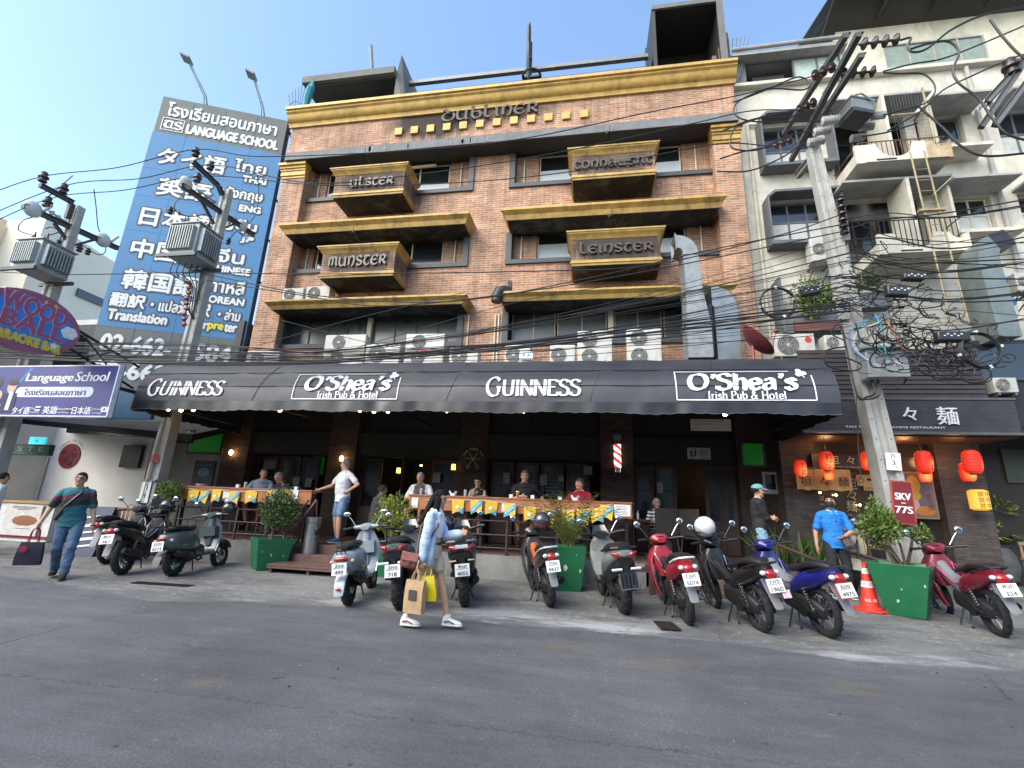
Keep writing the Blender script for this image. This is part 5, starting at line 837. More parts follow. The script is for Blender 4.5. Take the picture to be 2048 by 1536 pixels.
bh.build('letter_outline', HALO, T, smooth=False); bw.build('lettering', [mat('billboard_white', (.62, .64, .64), .6, 0, .15, 3), mat('billboard_yellow', (.6, .55, .06), .6)], T, smooth=False)
b = MB(); u, z = -3.35, 13.02
for x0, x1, z0, z1 in ((-.32, .32, .22, .24), (-.32, .32, -.24, -.22), (-.32, -.3, -.22, .22), (.3, .32, -.22, .22)): b.box(u + x0, u + x1, -.012, -.004, z + z0, z + z1)
pen(b, 'T', Fb, .26, .26, u - .12, z, UNC, .5, 20, 6); pen(b, 'L', Fb, .16, .26, u + .02, z, UNC, .5, 20, 6); pen(b, 'S', Fb, .2, .28, u + .16, z, UNC, .5, 20, 6); b.build('emblem', WHITE, T, smooth=False)
for px, py, bx, by in ((378, 128, 415, 207), (506, 160, 530, 228)):
    u, z = bbp(bx, by); u2, z2 = bbp(px, py); b = MB()
    b.tube([(u, .05, 14.0), (u - .05, -.1, 14.3), (u2 + .12, -.12, z2 - .12)], .025, 5); b.tube([(u - .1, .05, 14.0), (u - .1, -.1, 14.28), (u2 + .1, -.12, z2 - .16)], .016, 5)
    for k in range(5): t = .2 + k * .16; b.tube([(u + (u2 + .12 - u) * t, -.1 - .02 * t, 14.3 + (z2 - .12 - 14.3) * t), (u - .1 + (u2 + .2 - u) * t, -.1 - .02 * t, 14.28 + (z2 - .16 - 14.28) * t)], .01, 4)
    b.cbox((u2, -.2, z2), (.3, .35, .07), 0, (0, .35, 0)); b.build('floodlight', STEEL, T)
# ------------------------------------------------------------------ oval karaoke sign (stands edge-on to the street)
PUR = mat('sign_purple', (.30, .10, .18), .5, 0, .12, 3); OBL = mat('sign_blue', (.05, .2, .6), .5); OYE = mat('sign_yellow', (.65, .5, .08), .5)
XO = -10.9
def xo(px, py): d = ray(px, py); p = CP + d * (XO / d.x); return p
pr, pl_, pt, pb = xo(158, 655), xo(-60, 600), xo(60, 583), xo(62, 692)
yr, yl = pr.y, xo(-55, 600).y
cy, ry = (yr + yl) / 2, abs(yr - yl) / 2; cz = sum(xo(px, py).z for px, py in ((158, 655), (60, 583), (62, 692), (0, 668))) / 4; rz_ = .6
T = thing('oval_sign', 'purple oval karaoke bar sign with blue panel on a bracket', 'sign', (XO, cy, cz)); Fo = Matrix.Translation((0, 0, 0)) @ Matrix(((0, 0, 1, 0), (1, 0, 0, 0), (0, 1, 0, 0), (0, 0, 0, 1)))
b = MB()
def ov(a, c_, z0, z1, mi): n = 40; b.loft([[(a * cos(2 * pi * k / n), c_ * sin(2 * pi * k / n), z) for k in range(n)] for z in (z0, z1)], mi, True, True, Fo)
ov(ry, .60, -.09, .09, 0); b.build('panel', PUR, T)
b = MB(); ov(ry * .84, .45, .09, .095, 0); b.build('blue_oval', OBL, T)
def oval_txt(tx, w, h, cx, cyy, m, out, z=.1, rot=0):
    bo, bi = MB(), MB()
    for k in range(8): an = k * pi / 4; text(bo, tx, Fo @ TR((0, 0, 0), (0, 0, rot)), w, h, cx + .022 * cos(an), cyy + .022 * sin(an), depth=z + .0005 * k)
    for k, e in enumerate((0, .018, -.018)): text(bi, tx, Fo @ TR((0, 0, 0), (0, 0, rot)), w, h, cx + e, cyy, depth=z + .006 + .0006 * k)
    for k, e in enumerate((.018, -.018)): text(bi, tx, Fo @ TR((0, 0, 0), (0, 0, rot)), w, h, cx, cyy + e, depth=z + .008 + .0006 * k)
    if out: bo.build('letter_outline', out, T, smooth=False)
    bi.build('lettering', m, T, smooth=False)
oval_txt('WOOD', ry * 1.25, .36, -.0, .28, mat('letter_plum', (.36, .08, .15), .5, 0, 0), WHITE); oval_txt('BALL', ry * 1.2, .31, .05, -.06, MATS['letter_plum'], WHITE); oval_txt('KARAOKE BAR', ry * 1.35, .17, .0, -.38, OYE, None)
b = MB()
def star(cx, cyy, r, z=.11): b.add([(cx + (r if k % 2 == 0 else r * .42) * sin(pi * k / 5), cyy + (r if k % 2 == 0 else r * .42) * cos(pi * k / 5), z) for k in range(10)], [tuple(range(10))[::-1]], 0, Fo)
star(-ry * .8, -.06, .09); star(ry * .52, -.34, .09)
for k in range(6): an = k * pi / 3; b.ell((ry * .76 + .09 * cos(an), .02 + .07 * sin(an), .1), (.08, .07, .01), 0, 8, 6, T=Fo)
b.build('emblem', WHITE, T, smooth=False); b = MB(); star(ry * .12, .47, .05, .115); star(ry * .32, .46, .05, .115); b.build('star', OYE, T, smooth=False)
b = MB(); b.tube([(0, ry * .9, .2), (-.1, ry + 1.6, -.15)], .03, 5); b.tube([(0, ry * .9, -.25), (-.1, ry + 1.6, -.7)], .03, 5); b.tube([(-.05, ry + .2, .1), (-.08, ry + 1.2, -.6)], .02, 5); b.tube([(-.05, ry + .9, 0), (-.05, ry + .2, -.4)], .02, 5); b.build('bracket', BLACKM, T)
# ------------------------------------------------------------------ purple-blue school board
VIO = mat('school_violet', (.034, .032, .165), .45, 0, .1, 1.5)
p0, p1 = at(-60, 734, 7.9), at(240, 734, 7.9); zt, zb = 3.97, 2.88; w = p1.x - p0.x
T = thing('school_sign', 'violet language school board with white lettering over the left shops', 'sign', ((p0.x + p1.x) / 2, 7.9, (zt + zb) / 2)); F_ = face((0, 0, 0)); h = zt - zb; rx = w / 2
b = MB(); b.cbox((0, 0, -.06), (w, h, .12), 0, T=F_); b.build('panel', VIO, T); b = MB()
for s_ in ((0, h / 2, w, .03), (0, -h / 2, w, .03), (rx, 0, .03, h)): b.cbox((s_[0], s_[1], -.04), (s_[2], s_[3], .1), 0, T=F_)
b.build('frame', mat('pale_frame', (.55, .55, .6), .5), T)
def sx(px, py): p = at(px, py, 7.9); return p.x - (p0.x + p1.x) / 2, p.z - (zt + zb) / 2
b, b2 = MB(), MB()
def st(tx, px0, px1, py, h_, mb=b, bold=3, mi=0, z=0):
    x0, y0 = sx(px0, py); x1, y1 = sx(px1, py)
    for k in range(bold): text(mb, tx, F_, x1 - x0, h_, (x0 + x1) / 2 + (0, .008, -.008)[k], (y0 + y1) / 2, depth=.004 + z + k * .0006, mi=mi, shear=.1 if tx[0] in 'LS' else 0)
st('Language', 53, 147, 757, .22); st('School', 153, 219, 753, .21); st('タイ語', 24, 59, 821, .16, bold=2); st('英語', 86, 114, 820, .16, bold=2); st('日本語', 144, 181, 821, .16, bold=2); st('THAI', 61, 73, 817, .04, bold=1); st('ภาษาไทย', 60, 78, 824, .045, bold=1); st('ENGLISH', 115, 133, 818, .04, bold=1); st('ภาษาอังกฤษ', 113, 137, 825, .045, bold=1); st('JAPANESE', 183, 203, 819, .04, bold=1); st('ภาษาญี่ปุ่น', 182, 203, 826, .045, bold=1)
x0, y0 = sx(40, 784); x1, _ = sx(178, 784); ph = .11; pts = [(x1 + ph * cos(a), y0 + ph * sin(a)) for a in [pi / 2 - k * pi / 10 for k in range(11)]] + [(x0 + ph * cos(a), y0 + ph * sin(a)) for a in [3 * pi / 2 - k * pi / 10 for k in range(11)]]
b.add([(x, y, .003) for x, y in pts], [tuple(range(len(pts)))[::-1]], 1, F_); st('โรงเรียนสอนภาษา', 50, 172, 784, .15, b2, 3, 0, .002)
# portrait of a plain cheering figure in a suit
x, y = sx(18, 790); b.ell((x + .02, y + .18, .004), (.12, .15, .004), 2, T=F_); b.ell((x + .03, y + .28, .006), (.14, .09, .004), 3, T=F_); b.cbox((x + .02, y - .17, .004), (.4, .42, .004), 4, T=F_); b.cbox((x + .06, y - .13, .007), (.1, .4, .004), 1, T=F_); b.ell((x - .26, y - .02, .006), (.09, .12, .004), 2, T=F_); b.cbox((x - .3, y - .3, .008), (.34, .17, .004), 1, T=F_); b.ell((x - .42, y + .26, .004), (.16, .16, .004), 3, T=F_)
fx, fy = sx(76, 817); b.cbox((fx, fy, .005), (.13, .1, .003), 1, T=F_); b.cbox((fx, fy, .007), (.13, .035, .003), 4, T=F_); fx, fy = sx(139, 818); b.cbox((fx, fy, .005), (.13, .1, .003), 4, T=F_); b.cbox((fx, fy, .007), (.13, .02, .003), 1, T=F_); b.cbox((fx, fy, .009), (.02, .1, .003), 5, T=F_); fx, fy = sx(209, 819); b.cbox((fx, fy, .005), (.15, .11, .003), 1, T=F_); b.ell((fx, fy, .006), (.03, .03, .003), 5, T=F_)
b.add([(-.3, h / 2 - .03, .002), (-.2, h / 2 - .03, .002), (-.95, -h / 2 + .03, .002), (-1.0, -h / 2 + .03, .002)], [(0, 3, 2, 1)], 6, F_)
b.build('artwork', [WHITE, mat('pill_white', (.6, .65, .72), .6), mat('skin_print', (.5, .35, .27), .6), mat('hair_print', (.05, .04, .035), .6), mat('navy_print', (.02, .02, .06), .6), mat('red_print', (.45, .03, .04), .6), mat('sky_stripe', (.06, .16, .45), .6)], T, smooth=False); b2.build('lettering', VIO, T, smooth=False)
b = MB(); b.box(-rx + .2, -rx + .3, .12, 3, .1, .16, 0); b.box(rx - .3, rx - .2, .12, 3, .1, .16); b.build('bracket', BLACKM, T)
# ------------------------------------------------------------------ shops left of the pub
SHOP = thing('bakery_shop', 'white walled bakery with a dark red round emblem left of the pub', 'shop', (-14, 11.5, 0)); SW = mat('shop_white', (.66, .64, .6), .8, 0, .08, 2, .05, 30)
b = MB(); b.box(-15.8, -12.3, 11.5, 11.7, .05, 3.6); b.box(-15.8, -15.7, 10.2, 11.5, .05, 3.6); pp(b, 'wall', SW, SHOP); b = MB(); b.box(-12.3, -10.2, 11.9, 12.0, .05, 3.6); pp(b, 'side_wall', mat('shop_grey', (.2, .19, .18), .8, 0, .2, 3), SHOP)
b = MB(); b.box(-17, -10.3, 11.7, 19, 3.6, 6.6); b.box(-30, -15.9, 11.0, 19, 3.4, 6.2); pp(b, 'upper_storey', mat('dark_upper', (.045, .045, .047), .7, 0, .3, 2), SHOP); b = MB(); b.box(-30, -15.8, 12, 13, 0, 3.4); pp(b, 'brown_wall', mat('brown_wall', (.13, .055, .035), .8, 0, .2, 3), SHOP)
b = MB(); b.box(-24, -13.9, 13.5, 13.7, 6.2, 7.6); pp(b, 'parapet', mat('pale_parapet', (.5, .5, .48), .8, 0, .1, 2), SHOP)
b = MB(); b.box(-16.9, -13.3, 10.2, 10.9, .06, 1.05, 0); b.box(-16.95, -13.25, 10.15, 10.95, 1.05, 1.1, 2); b.box(-16.9, -13.3, 10.18, 10.2, .2, .27, 1); pp(b, 'counter', [mat('counter_white', (.62, .62, .6), .6), mat('red_line', (.25, .03, .04), .6), mat('plank', (.35, .22, .1), .6)], SHOP)
p = at(139, 912, 11.48); Fs = face((p.x, 11.48, p.z)); b = MB(); b.lathe([(.36, .0), (.36, .012), (.01, .014)], 32, 0, Fs); pp(b, 'emblem', mat('emblem_red', (.16, .012, .022), .6), SHOP); b = MB(); wd = 'KOMUGI NO DOREI'
for i, ch in enumerate(wd): an = radians(150 - 120 * i / (len(wd) - 1)); text(b, ch, Fs @ TR((.45 * cos(an), .45 * sin(an), 0), (0, 0, an - pi / 2)), None, .06, depth=.006)
for ch, u, v in (('小', .12, .17), ('麦', .2, .02), ('の', .05, 0), ('奴', -.08, -.12), ('隷', .1, -.2)): text(b, ch, Fs, .17, .17, u, v, depth=.02)
b.ell((-.2, .1, .014), (.1, .04, .004), 0, 8, 6, T=Fs); pp(b, 'lettering', INK, SHOP, smooth=False)
b = MB(); p = at(264, 913, 11.4); b.cbox((p.x, 11.4, p.z), (.62, .1, .62)); tag(b.build('dark_screen', mat('screen_black', (.006, .006, .007), .3)), 'dark square screen on the bakery side wall by the pole', 'screen')
def poster(px0, py0, px1, py1, Y, lb, blobs):
    a, c_ = at(px0, py0, Y), at(px1, py1, Y); w, h = c_.x - a.x, a.z - c_.z; b = MB(); F_ = face(((a.x + c_.x) / 2, Y, (a.z + c_.z) / 2)); b.cbox((0, 0, 0), (w, h, .02), 0, T=F_)
    for i in range(3): b.cbox((0, h * (.42 - i * .045), .011), (w * (.7, .6, .4)[i], h * .02, .002), 1, T=F_)
    for (u, v, r1, r2) in blobs: b.ell((u * w, v * h, .011), (r1 * w, r2 * h, .004), 2, 10, 6, T=F_); b.cbox((u * w, (v - r2 * 1.5) * h, .011), (r1 * w * 1.2, h * .015, .002), 1, T=F_)
    tag(b.build('poster', [mat('poster_paper', (.55, .53, .5), .6), mat('poster_ink', (.06, .05, .05), .6, 0, 0), mat('bread_brown', (.25, .1, .05), .6, 0, .4, 30)]), lb, 'poster')
poster(14, 912, 72, 1002, 11.45, 'white menu poster with four bread pictures on the bakery wall', [(-.22, .12, .16, .09), (.24, .12, .16, .09), (-.24, -.16, .16, .09), (.22, -.16, .16, .09)]); poster(17, 1007, 70, 1073, 10.15, 'white poster with one large bread picture on the bakery counter', [(.1, -.02, .36, .17)])
board('green_sign', 'dark green shop sign with pale serif letters at the left edge', 'sign', (-40, 886, 94, 911), 9.0, mat('sign_green', (.012, .07, .035), .5), .12, (('L  S T E', .16, .05, .55, .45), ('café • bakery • grill', .15, -.33, .4, .16)), inkm=mat('sign_pale', (.28, .4, .32), .5))
p = at(76, 882, 9.6); T = thing('lit_sign', 'small glowing turquoise sign above the green shop sign', 'sign', p); b = MB(); F_ = face((0, 0, 0), .1); b.cbox((0, 0, 0), (.42, .2, .05), 0, T=F_); b.build('panel', mat('cyan_lit', (.05, .6, .7), .4, 0, 0, emit=.2, ecol=(.05, .75, .9)), T); b = MB(); b.torus(.035, .006, 4, 4, 0, F_ @ TR((0, 0, .03))); b.build('emblem', INK, T)
AWB = mat('shop_awning_black', (.012, .012, .013), .6); b = MB(); a0, a1 = at(-40, 826, 8.3), at(330, 845, 10.6)
b.add([(a0.x, 8.2, 2.86), (-9.9, 10.3, 2.72), (-9.9, 11.9, 3.3), (a0.x - 2, 11.9, 3.3), (a0.x, 8.2, 2.95), (-9.9, 10.3, 2.9), (-9.9, 11.9, 3.45), (a0.x - 2, 11.9, 3.45)], [(0, 1, 2, 3), (4, 5, 6, 7), (0, 1, 5, 4), (1, 2, 6, 5), (2, 3, 7, 6), (3, 0, 4, 7)]); tag(b.build('shop_awning', AWB), 'flat black awning over the bakery under the violet board', 'awning')
b = MB(); p, q = at(232, 792, 9.3), at(300, 838, 9.3); b.box(p.x - .4, q.x, 9.3, 9.4, q.z, p.z + .1); tag(b.build('blue_panel', mat('steel_blue', (.02, .09, .17), .5)), 'plain dark blue panel between violet board and awning end', 'panel')
for px0, px1, lb in ((183, 246, 'left lit fluorescent tube under the bakery awning'), (267, 318, 'right lit fluorescent tube under the bakery awning')): a, c_ = at(px0, 851, 10.6), at(px1, 851, 10.6); b = MB(); b.tube([a, c_], .018, 6); tag(b.build('fluorescent_tube', mat('tube_light', (1, 1, .95), .4, 0, 0, emit=5, ecol=(1, .97, .9))), lb, 'lamp')
# chair, A-board, leaning boards near the shop
WDC = mat('pine_wood', (.40, .25, .11), .55, 0, .2, 8)
q = ag(222, 1112); T = thing('wooden_chair', 'wooden slatted chair with dark seat behind the walking man', 'chair', q, .35); L4 = .42
for x in (-.22, .19):
    for y in (-.2, .2): b = MB(); b.box(x, x + .035, y, y + .035, 0, .46 if y < 0 else 1.0); b.build('leg', BLACKM if y < 0 else WDC, T)
b = MB(); b.box(-.23, .235, -.22, .25, .46, .5); b.build('seat', mat('seat_black', (.02, .02, .02), .5), T, bevel=.01); b = MB(); b.box(-.22, .22, .2, .235, .93, 1.0)
for i in range(5): x = -.17 + i * .08; b.box(x, x + .045, .205, .225, .55, .93)
b.build('backrest', WDC, T)
q = ag(180, 1110); T = thing('sandwich_board', 'dark blue sandwich board with white writing behind the walking man', 'signboard', (q.x, q.y, q.z), .2); NAV = mat('navy_board', (.012, .018, .075), .5)
for s_ in (-1, 1): b = MB(); F_ = face((0, s_ * .16, .5), 0, 0, s_ * .3); b.cbox((0, 0, 0), (.6, 1.05, .03), 0, T=F_); b.build('panel', NAV, T)
b = MB(); F_ = face((0, -.17, .5), 0, 0, -.3)
for i, (w_, v) in enumerate(((.4, .3), (.46, .12), (.3, -.02), (.42, -.16), (.36, -.3))): b.cbox((-.02 + .03 * i, v, .02), (w_, .035 + .02 * (i % 2), .003), 0, (0, 0, .15), T=F_)
b.build('writing', WHITE, T)
for px, py, w_, h_, ya, lb in ((275, 1085, .45, 1.25, .3, 'grey notice board leaning by the concrete pole'), (258, 1080, .6, 1.7, .2, 'taller pale display panel behind the leaning notice board')):
    q = ag(px, py); b = MB(); F_ = face((q.x, q.y + .6, q.z + h_ / 2), ya, 0, .12); b.cbox((0, 0, 0), (w_, h_, .03), 0, T=F_)
    for i in range(6): b.cbox((.05, h_ * (.3 - i * .1), .017), (w_ * .35, .035, .002), 1, T=F_)
    tag(b.build('display_board', [mat('board_grey', (.16, .155, .15), .7), INK]), lb, 'board')
# ------------------------------------------------------------------ far buildings
FARM = mat('far_beige', (.8, .64, .47), .9, 0, .06, .2); FARW = mat('far_white', (.88, .78, .62), .9, 0, .08, .2)
def hz(px, py, X): d = ray(px, py); t = X / d.x; return (CP + d * t)
p = hz(28, 462, -26); b = MB(); b.box(-60, -26, p.y - 12, p.y + 9, 0, p.z); b.box(-59, -26.2, p.y - 11.8, p.y + 8.8, p.z, p.z + .4); tag(b.build('beige_tower', FARM, smooth=False), 'plain beige tower block far behind the leftmost pole', 'building')
p = hz(165, 545, -24); T = thing('gabled_house', 'pale gabled building with one dark window behind the billboard', 'building', (-24, p.y, 0)); b = MB(); b.box(-34, -24, p.y - 2, p.y + 14, 0, p.z); pp(b, 'wall', FARW, T, smooth=False); b = MB(); b.add([(-24, p.y - 2, p.z), (-24, p.y + 14, p.z), (-24, p.y - 2, p.z + 1.6), (-34, p.y - 2, p.z), (-34, p.y + 14, p.z), (-34, p.y - 2, p.z + 1.6)], [(0, 1, 2), (0, 2, 5, 3), (1, 4, 5, 2), (3, 5, 4), (0, 3, 4, 1)]); pp(b, 'roof', FARW, T, smooth=False)
b = MB(); w0, w1 = hz(160, 565, -23.95), hz(205, 588, -23.95); b.box(-23.99, -23.9, w0.y, w1.y + 4, w1.z - .6, w0.z - .3); pp(b, 'window', GLASS, T)
b = MB(); p2 = hz(192, 535, -22); b.box(-40, -22, p2.y + 16, p2.y + 40, 0, p2.z + 3); 
for i in range(4): b.box(-22.0, -21.9, p2.y + 18 + i * 4, p2.y + 20 + i * 4, p2.z, p2.z + 1.5, 1)
tag(b.build('distant_house', [FARW, GLASS], smooth=False), 'small distant roofline beside the billboard edge', 'building')
# unseen shophouses behind the camera, added and sized to limit skylight on the street
b = MB(); b.box(-45, 45, -16, -7.5, 0, 7.0); 
for i in range(18):
    for z in (3.6,):
        x = -42 + i * 4.9; b.box(x, x + 3.2, -7.52, -7.45, z, z + 1.8, 1)
tag(b.build('added_shophouse_row', [mat('opposite_wall', (.42, .40, .36), .9, 0, .2, .5), GLASS], smooth=False), 'unseen row of plain shophouses added across the road to block low sky', 'building')
# ================================================================== concrete poles and their gear
PCON = mat('pole_concrete', (.36, .355, .33), .85, 0, .2, 3, .35, 40, dirt=.55, dcol=(.16, .15, .13)); CER = mat('brown_ceramic', (.035, .022, .02), .25, 0, .2, 8); CERG = mat('grey_ceramic', (.4, .42, .42), .3, 0, .1, 8); ANG = mat('angle_iron', (.085, .09, .095), .6, .4, .25, 8, dirt=.4, dcol=(.13, .08, .05)); TRG = mat('transformer_grey', (.3, .32, .32), .5, .1, .15, 4, dirt=.4, dcol=(.16, .15, .13)); WIRE = mat('black_cable', (.012, .012, .013), .5, 0, 0)
def xp(px, py, X): d = ray(px, py); return CP + d * (X / d.x)
def pole(lb, p0, p1, w0, w1, d=.24):
    T = thing('concrete_pole', lb, 'utility pole', p0, 0, 'concrete utility poles'); v = Vector(p1) - Vector(p0); b = MB(); a0, a1 = w0 / 2, w1 / 2
    def sec(o, a, k):  # recessed I section
        a *= 1; r = a * .42; dd = k / 2; return [o + Vector(q) for q in ((-a, -dd, 0), (-r, -dd, 0), (-r * .8, -dd * .55, 0), (r * .8, -dd * .55, 0), (r, -dd, 0), (a, -dd, 0), (a, dd, 0), (-a, dd, 0))]
    b.loft([sec(v * t, a0 + (a1 - a0) * t, d * 1.2 + (d * .7 - d * 1.2) * t) for t in (0, .25, .5, .75, 1)]); b.build('shaft', PCON, T, sharp=20, bevel=.008)
    b = MB(); n = int(v.length / .35)
    for i in range(n):
        t = (i + .5) / n; o = v * t; aa = (a0 + (a1 - a0) * t) * .7; dd = (d * 1.2 + (d * .7 - d * 1.2) * t) / 2
        for s_ in (-1, 1): b.cyl((o.x + s_ * aa, o.y - dd - .002, o.z), (o.x + s_ * aa, o.y - dd + .01, o.z), .012, 8)
    b.build('bolt_hole', DARK, T); return T
def loc_(T, p): return Vector(p) - T.location
def bar(T, nm, pts, w, m=ANG):
    b = MB(); pts = [loc_(T, p) for p in pts]; d = (pts[1] - pts[0]).normalized(); u = d.cross(Vector((0, 0, 1))).normalized(); v = u.cross(d)
    b.loft([[p + u * sx_ * w / 2 + v * sy_ * w / 2 for sx_, sy_ in ((-1, -1), (1, -1), (1, 1), (-1, 1))] for p in (pts[0], pts[1])]); b.loft([[p + u * sx_ * w * .5 + v * (w * .5 + sy_ * .006) for sx_, sy_ in ((-1, -1), (1.9, -1), (1.9, 1), (-1, 1))] for p in (pts[0], pts[1])]); return b.build(nm, m, T)
def pin(T, p, s_=1, m=CER):
    p = loc_(T, p); b = MB(); b.lathe([(.02, -.02), (.07, 0), (.075, .03), (.05, .05), (.05, .07), (.085, .09), (.085, .12), (.05, .14), (.05, .17), (.06, .2), (.03, .23)], 14, 0, Matrix.Translation(p) @ Matrix.Scale(s_, 4)); return b.build('insulator', m, T)
def string_ins(T, p0, p1, n, r=.1, m=CER):
    p0, p1 = loc_(T, p0), loc_(T, p1); d = p1 - p0; q = d.to_track_quat('Z', 'Y').to_matrix().to_4x4(); L_ = d.length; b = MB(); prof = []
    for i in range(n): a = L_ * (i + .2) / n; k = L_ / n; prof += [(.025, a), (.03, a + .05 * k), (r, a + .35 * k), (r, a + .45 * k), (.04, a + .55 * k), (.025, a + .75 * k)]
    b.lathe([(.012, 0)] + prof + [(.012, L_)], 14, 0, Matrix.Translation(p0) @ q); return b.build('insulator', m, T)
def transformer(T, c_, w, d, h, near=-1):
    c_ = loc_(T, c_); b = MB(); M_ = TR(c_); b.box(-w / 2, w / 2, -d / 2, d / 2, 0, h, 0, M_); b.box(-w / 2 - .04, w / 2 + .04, -d / 2 - .04, d / 2 + .04, h, h + .04, 0, M_); q = T2 = b.build('transformer', TRG, T, bevel=.01)
    b = MB()
    for i in range(9): y = -d / 2 + .08 + (d - .16) * i / 8; b.box(w / 2, w / 2 + .12, y - .012, y + .012, .12, h - .1, 0, M_); b.box(-w / 2 - .12, -w / 2, y - .012, y + .012, .12, h - .1, 0, M_)
    for i in range(10): x = -w / 2 + .08 + (w - .16) * i / 9; b.box(x - .012, x + .012, -d / 2 - .1, -d / 2, .12, h - .1, 0, M_)
    b.build('cooling_fin', TRG, q); b = MB()
    for i in range(3): b.lathe([(.03, 0), (.06, .02), (.03, .05), (.06, .08), (.03, .11), (.055, .14), (.025, .18), (.012, .3)], 10, 0, M_ @ TR((-w / 3 + i * w / 3, -d * .25 + .1 * i, h + .04)))
    b.build('bushing', CER, q)
    b = MB(); b.box(-w * .7, w * .7, -d / 2 - .1, -d / 2 - .04, -.09, -.01, 0, M_); b.box(-w * .7, w * .7, d / 2, d / 2 + .06, -.09, -.01, 0, M_); b.build('platform', ANG, q)
def jumper(T, pts, r=.012): b = MB(); b.tube(cat_rom([loc_(T, p) for p in pts], 6), r, 5); return b.build('jumper_wire', WIRE, T)
za = lambda x, y: (x / 3.303, 100 + y / 3.303)
zE = lambda x, y: (1440 + x / 3.368, y / 3.368)
# left pole
PL = pole('leftmost concrete pole with transformer behind the oval sign', (-12.98, 8.5, .08), (-12.97, 8.5, 8.45), .42, .26)
XA = -12.97; A = lambda x, y: xp(*za(x, y), XA)
bar(PL, 'crossarm', (A(262, 893), A(480, 1010)), .09); bar(PL, 'crossarm', (A(470, 1015), A(440, 1110)), .09); bar(PL, 'crossarm', (A(150, 1030), A(775, 1312)), .1); bar(PL, 'brace', (A(355, 1145), A(465, 1290)), .05); bar(PL, 'brace', (A(490, 1290), A(620, 1255)), .05)
for x, y in ((278, 870), (412, 945), (305, 1035)): pin(PL, A(x, y), 1.2)
for x, y in ((215, 1050), (680, 1255)):
    c_ = loc_(PL, A(x, y)); b = MB(); b.ell(tuple(c_), (.12, .2, .2), 0, 12, 8); b.cyl(tuple(c_ + Vector((0, .1, -.1))), tuple(c_ + Vector((.05, .3, .3))), .04, 8, 0); b.build('cutout_cover', mat('clear_cover', (.5, .52, .5), .25, 0, .1, 6), PL)
string_ins(PL, A(320, 1060), A(440, 1140), 3, .07, CERG)
transformer(PL, Vector((-12.8, 8.05, 6.28)), .7, .7, .72); pin(PL, A(520, 1330), .9); pin(PL, A(575, 1350), .8)
jumper(PL, [A(240, 1095), A(150, 1130), A(125, 1190), A(240, 1230)]); jumper(PL, [A(480, 830), A(400, 900), A(330, 960), A(280, 1000)]); jumper(PL, [A(620, 920), A(635, 1040), A(650, 1180), A(690, 1240)]); jumper(PL, [A(700, 1300), A(690, 1340), A(640, 1350), A(545, 1290)]); jumper(PL, [A(300, 1180), A(340, 1170), A(390, 1200), A(300, 1230)])
# middle pole, rising through the awning
PM = pole('leaning concrete pole with transformer before the blue billboard', (-9.98, 9.62, .1), (-9.80, 9.62, 9.55), .36, .22)
XB = -9.85; B = lambda x, y: xp(*za(x, y), XB)
bar(PM, 'crossarm', (B(1268, 735), B(1440, 900)), .08); bar(PM, 'crossarm', (B(1440, 900), B(1465, 960)), .08); bar(PM, 'crossarm', (B(1190, 890), B(1675, 1225)), .09); bar(PM, 'brace', (B(1320, 980), B(1410, 1150)), .045); bar(PM, 'brace', (B(1440, 1190), B(1550, 1150)), .045)
for x, y in ((1288, 700), (1385, 790), (1300, 870)): pin(PM, B(x, y), 1.1)
for x, y in ((1230, 880), (1600, 1160)): c_ = loc_(PM, B(x, y)); b = MB(); b.ell(tuple(c_), (.1, .17, .17), 0, 12, 8); b.build('cutout_cover', MATS['clear_cover'], PM)
string_ins(PM, B(1300, 920), B(1430, 1010), 3, .07, CERG)
transformer(PM, Vector((-9.9, 9.1, 7.08)), .8, .7, .85); pin(PM, B(1505, 1280), .8); pin(PM, B(1120, 1080), .8)
jumper(PM, [B(1270, 950), B(1190, 970), B(1150, 1040), B(1190, 1090)]); jumper(PM, [B(1700, 830), B(1710, 950), B(1690, 1080), B(1640, 1150)]); jumper(PM, [B(1640, 1200), B(1630, 1250), B(1560, 1200), B(1500, 1290)]); jumper(PM, [B(1150, 1060), B(1250, 1100), B(1380, 1080)]); 
for k in range(7): x = 1150 + k * 40; jumper(PM, [B(x, 1390 + k * 8), B(x - 20, 1480), B(1260 + 10 * k, 1560 + 8 * k), B(1240 + 14 * k, 1700 + 20 * k), B(1330, 1860)], .012)
b = MB()
for k in range(9): p = loc_(PM, B(1290 + 5 * (k % 3) - k * 5, 1560 + k * 34)); b.ell(tuple(p + Vector((0, -.2, 0))), (.07, .05, .06), 0, 8, 6)
b.build('insulator', mat('red_brown_ceramic', (.16, .05, .04), .35), PM)
b = MB()
for z in (1.2, 2.2): b.cbox((0, -.15, z - .6), (.4, .06, .05))
b.build('strap', STEEL, PM); b = MB(); b.tube([(0.1, -.2, 3.3), (.02, -.2, 2.2), (-.05, -.2, .6)], .012, 5); b.build('riser_cable', mat('beige_cable', (.35, .3, .2), .7), PM)
b = MB(); F_ = face((-.02, -.165, 1.35)); b.cbox((0, 0, 0), (.24, .5, .006), 0, T=F_); text(b, 'ก', F_, .09, .12, 0, .1, mi=1, depth=.005); text(b, '4', F_, .08, .12, 0, -.08, mi=1, depth=.005)
for i in range(6): b.cbox((0, -.32 - i * .055, .0), (.07, .035, .004), 1, T=F_)
b.cbox((0.05, .75, .0), (.2, .18, .01), 2, T=F_); b.build('number_plate', [PAPER, INK, mat('red_plate', (.3, .03, .03), .5)], PM)
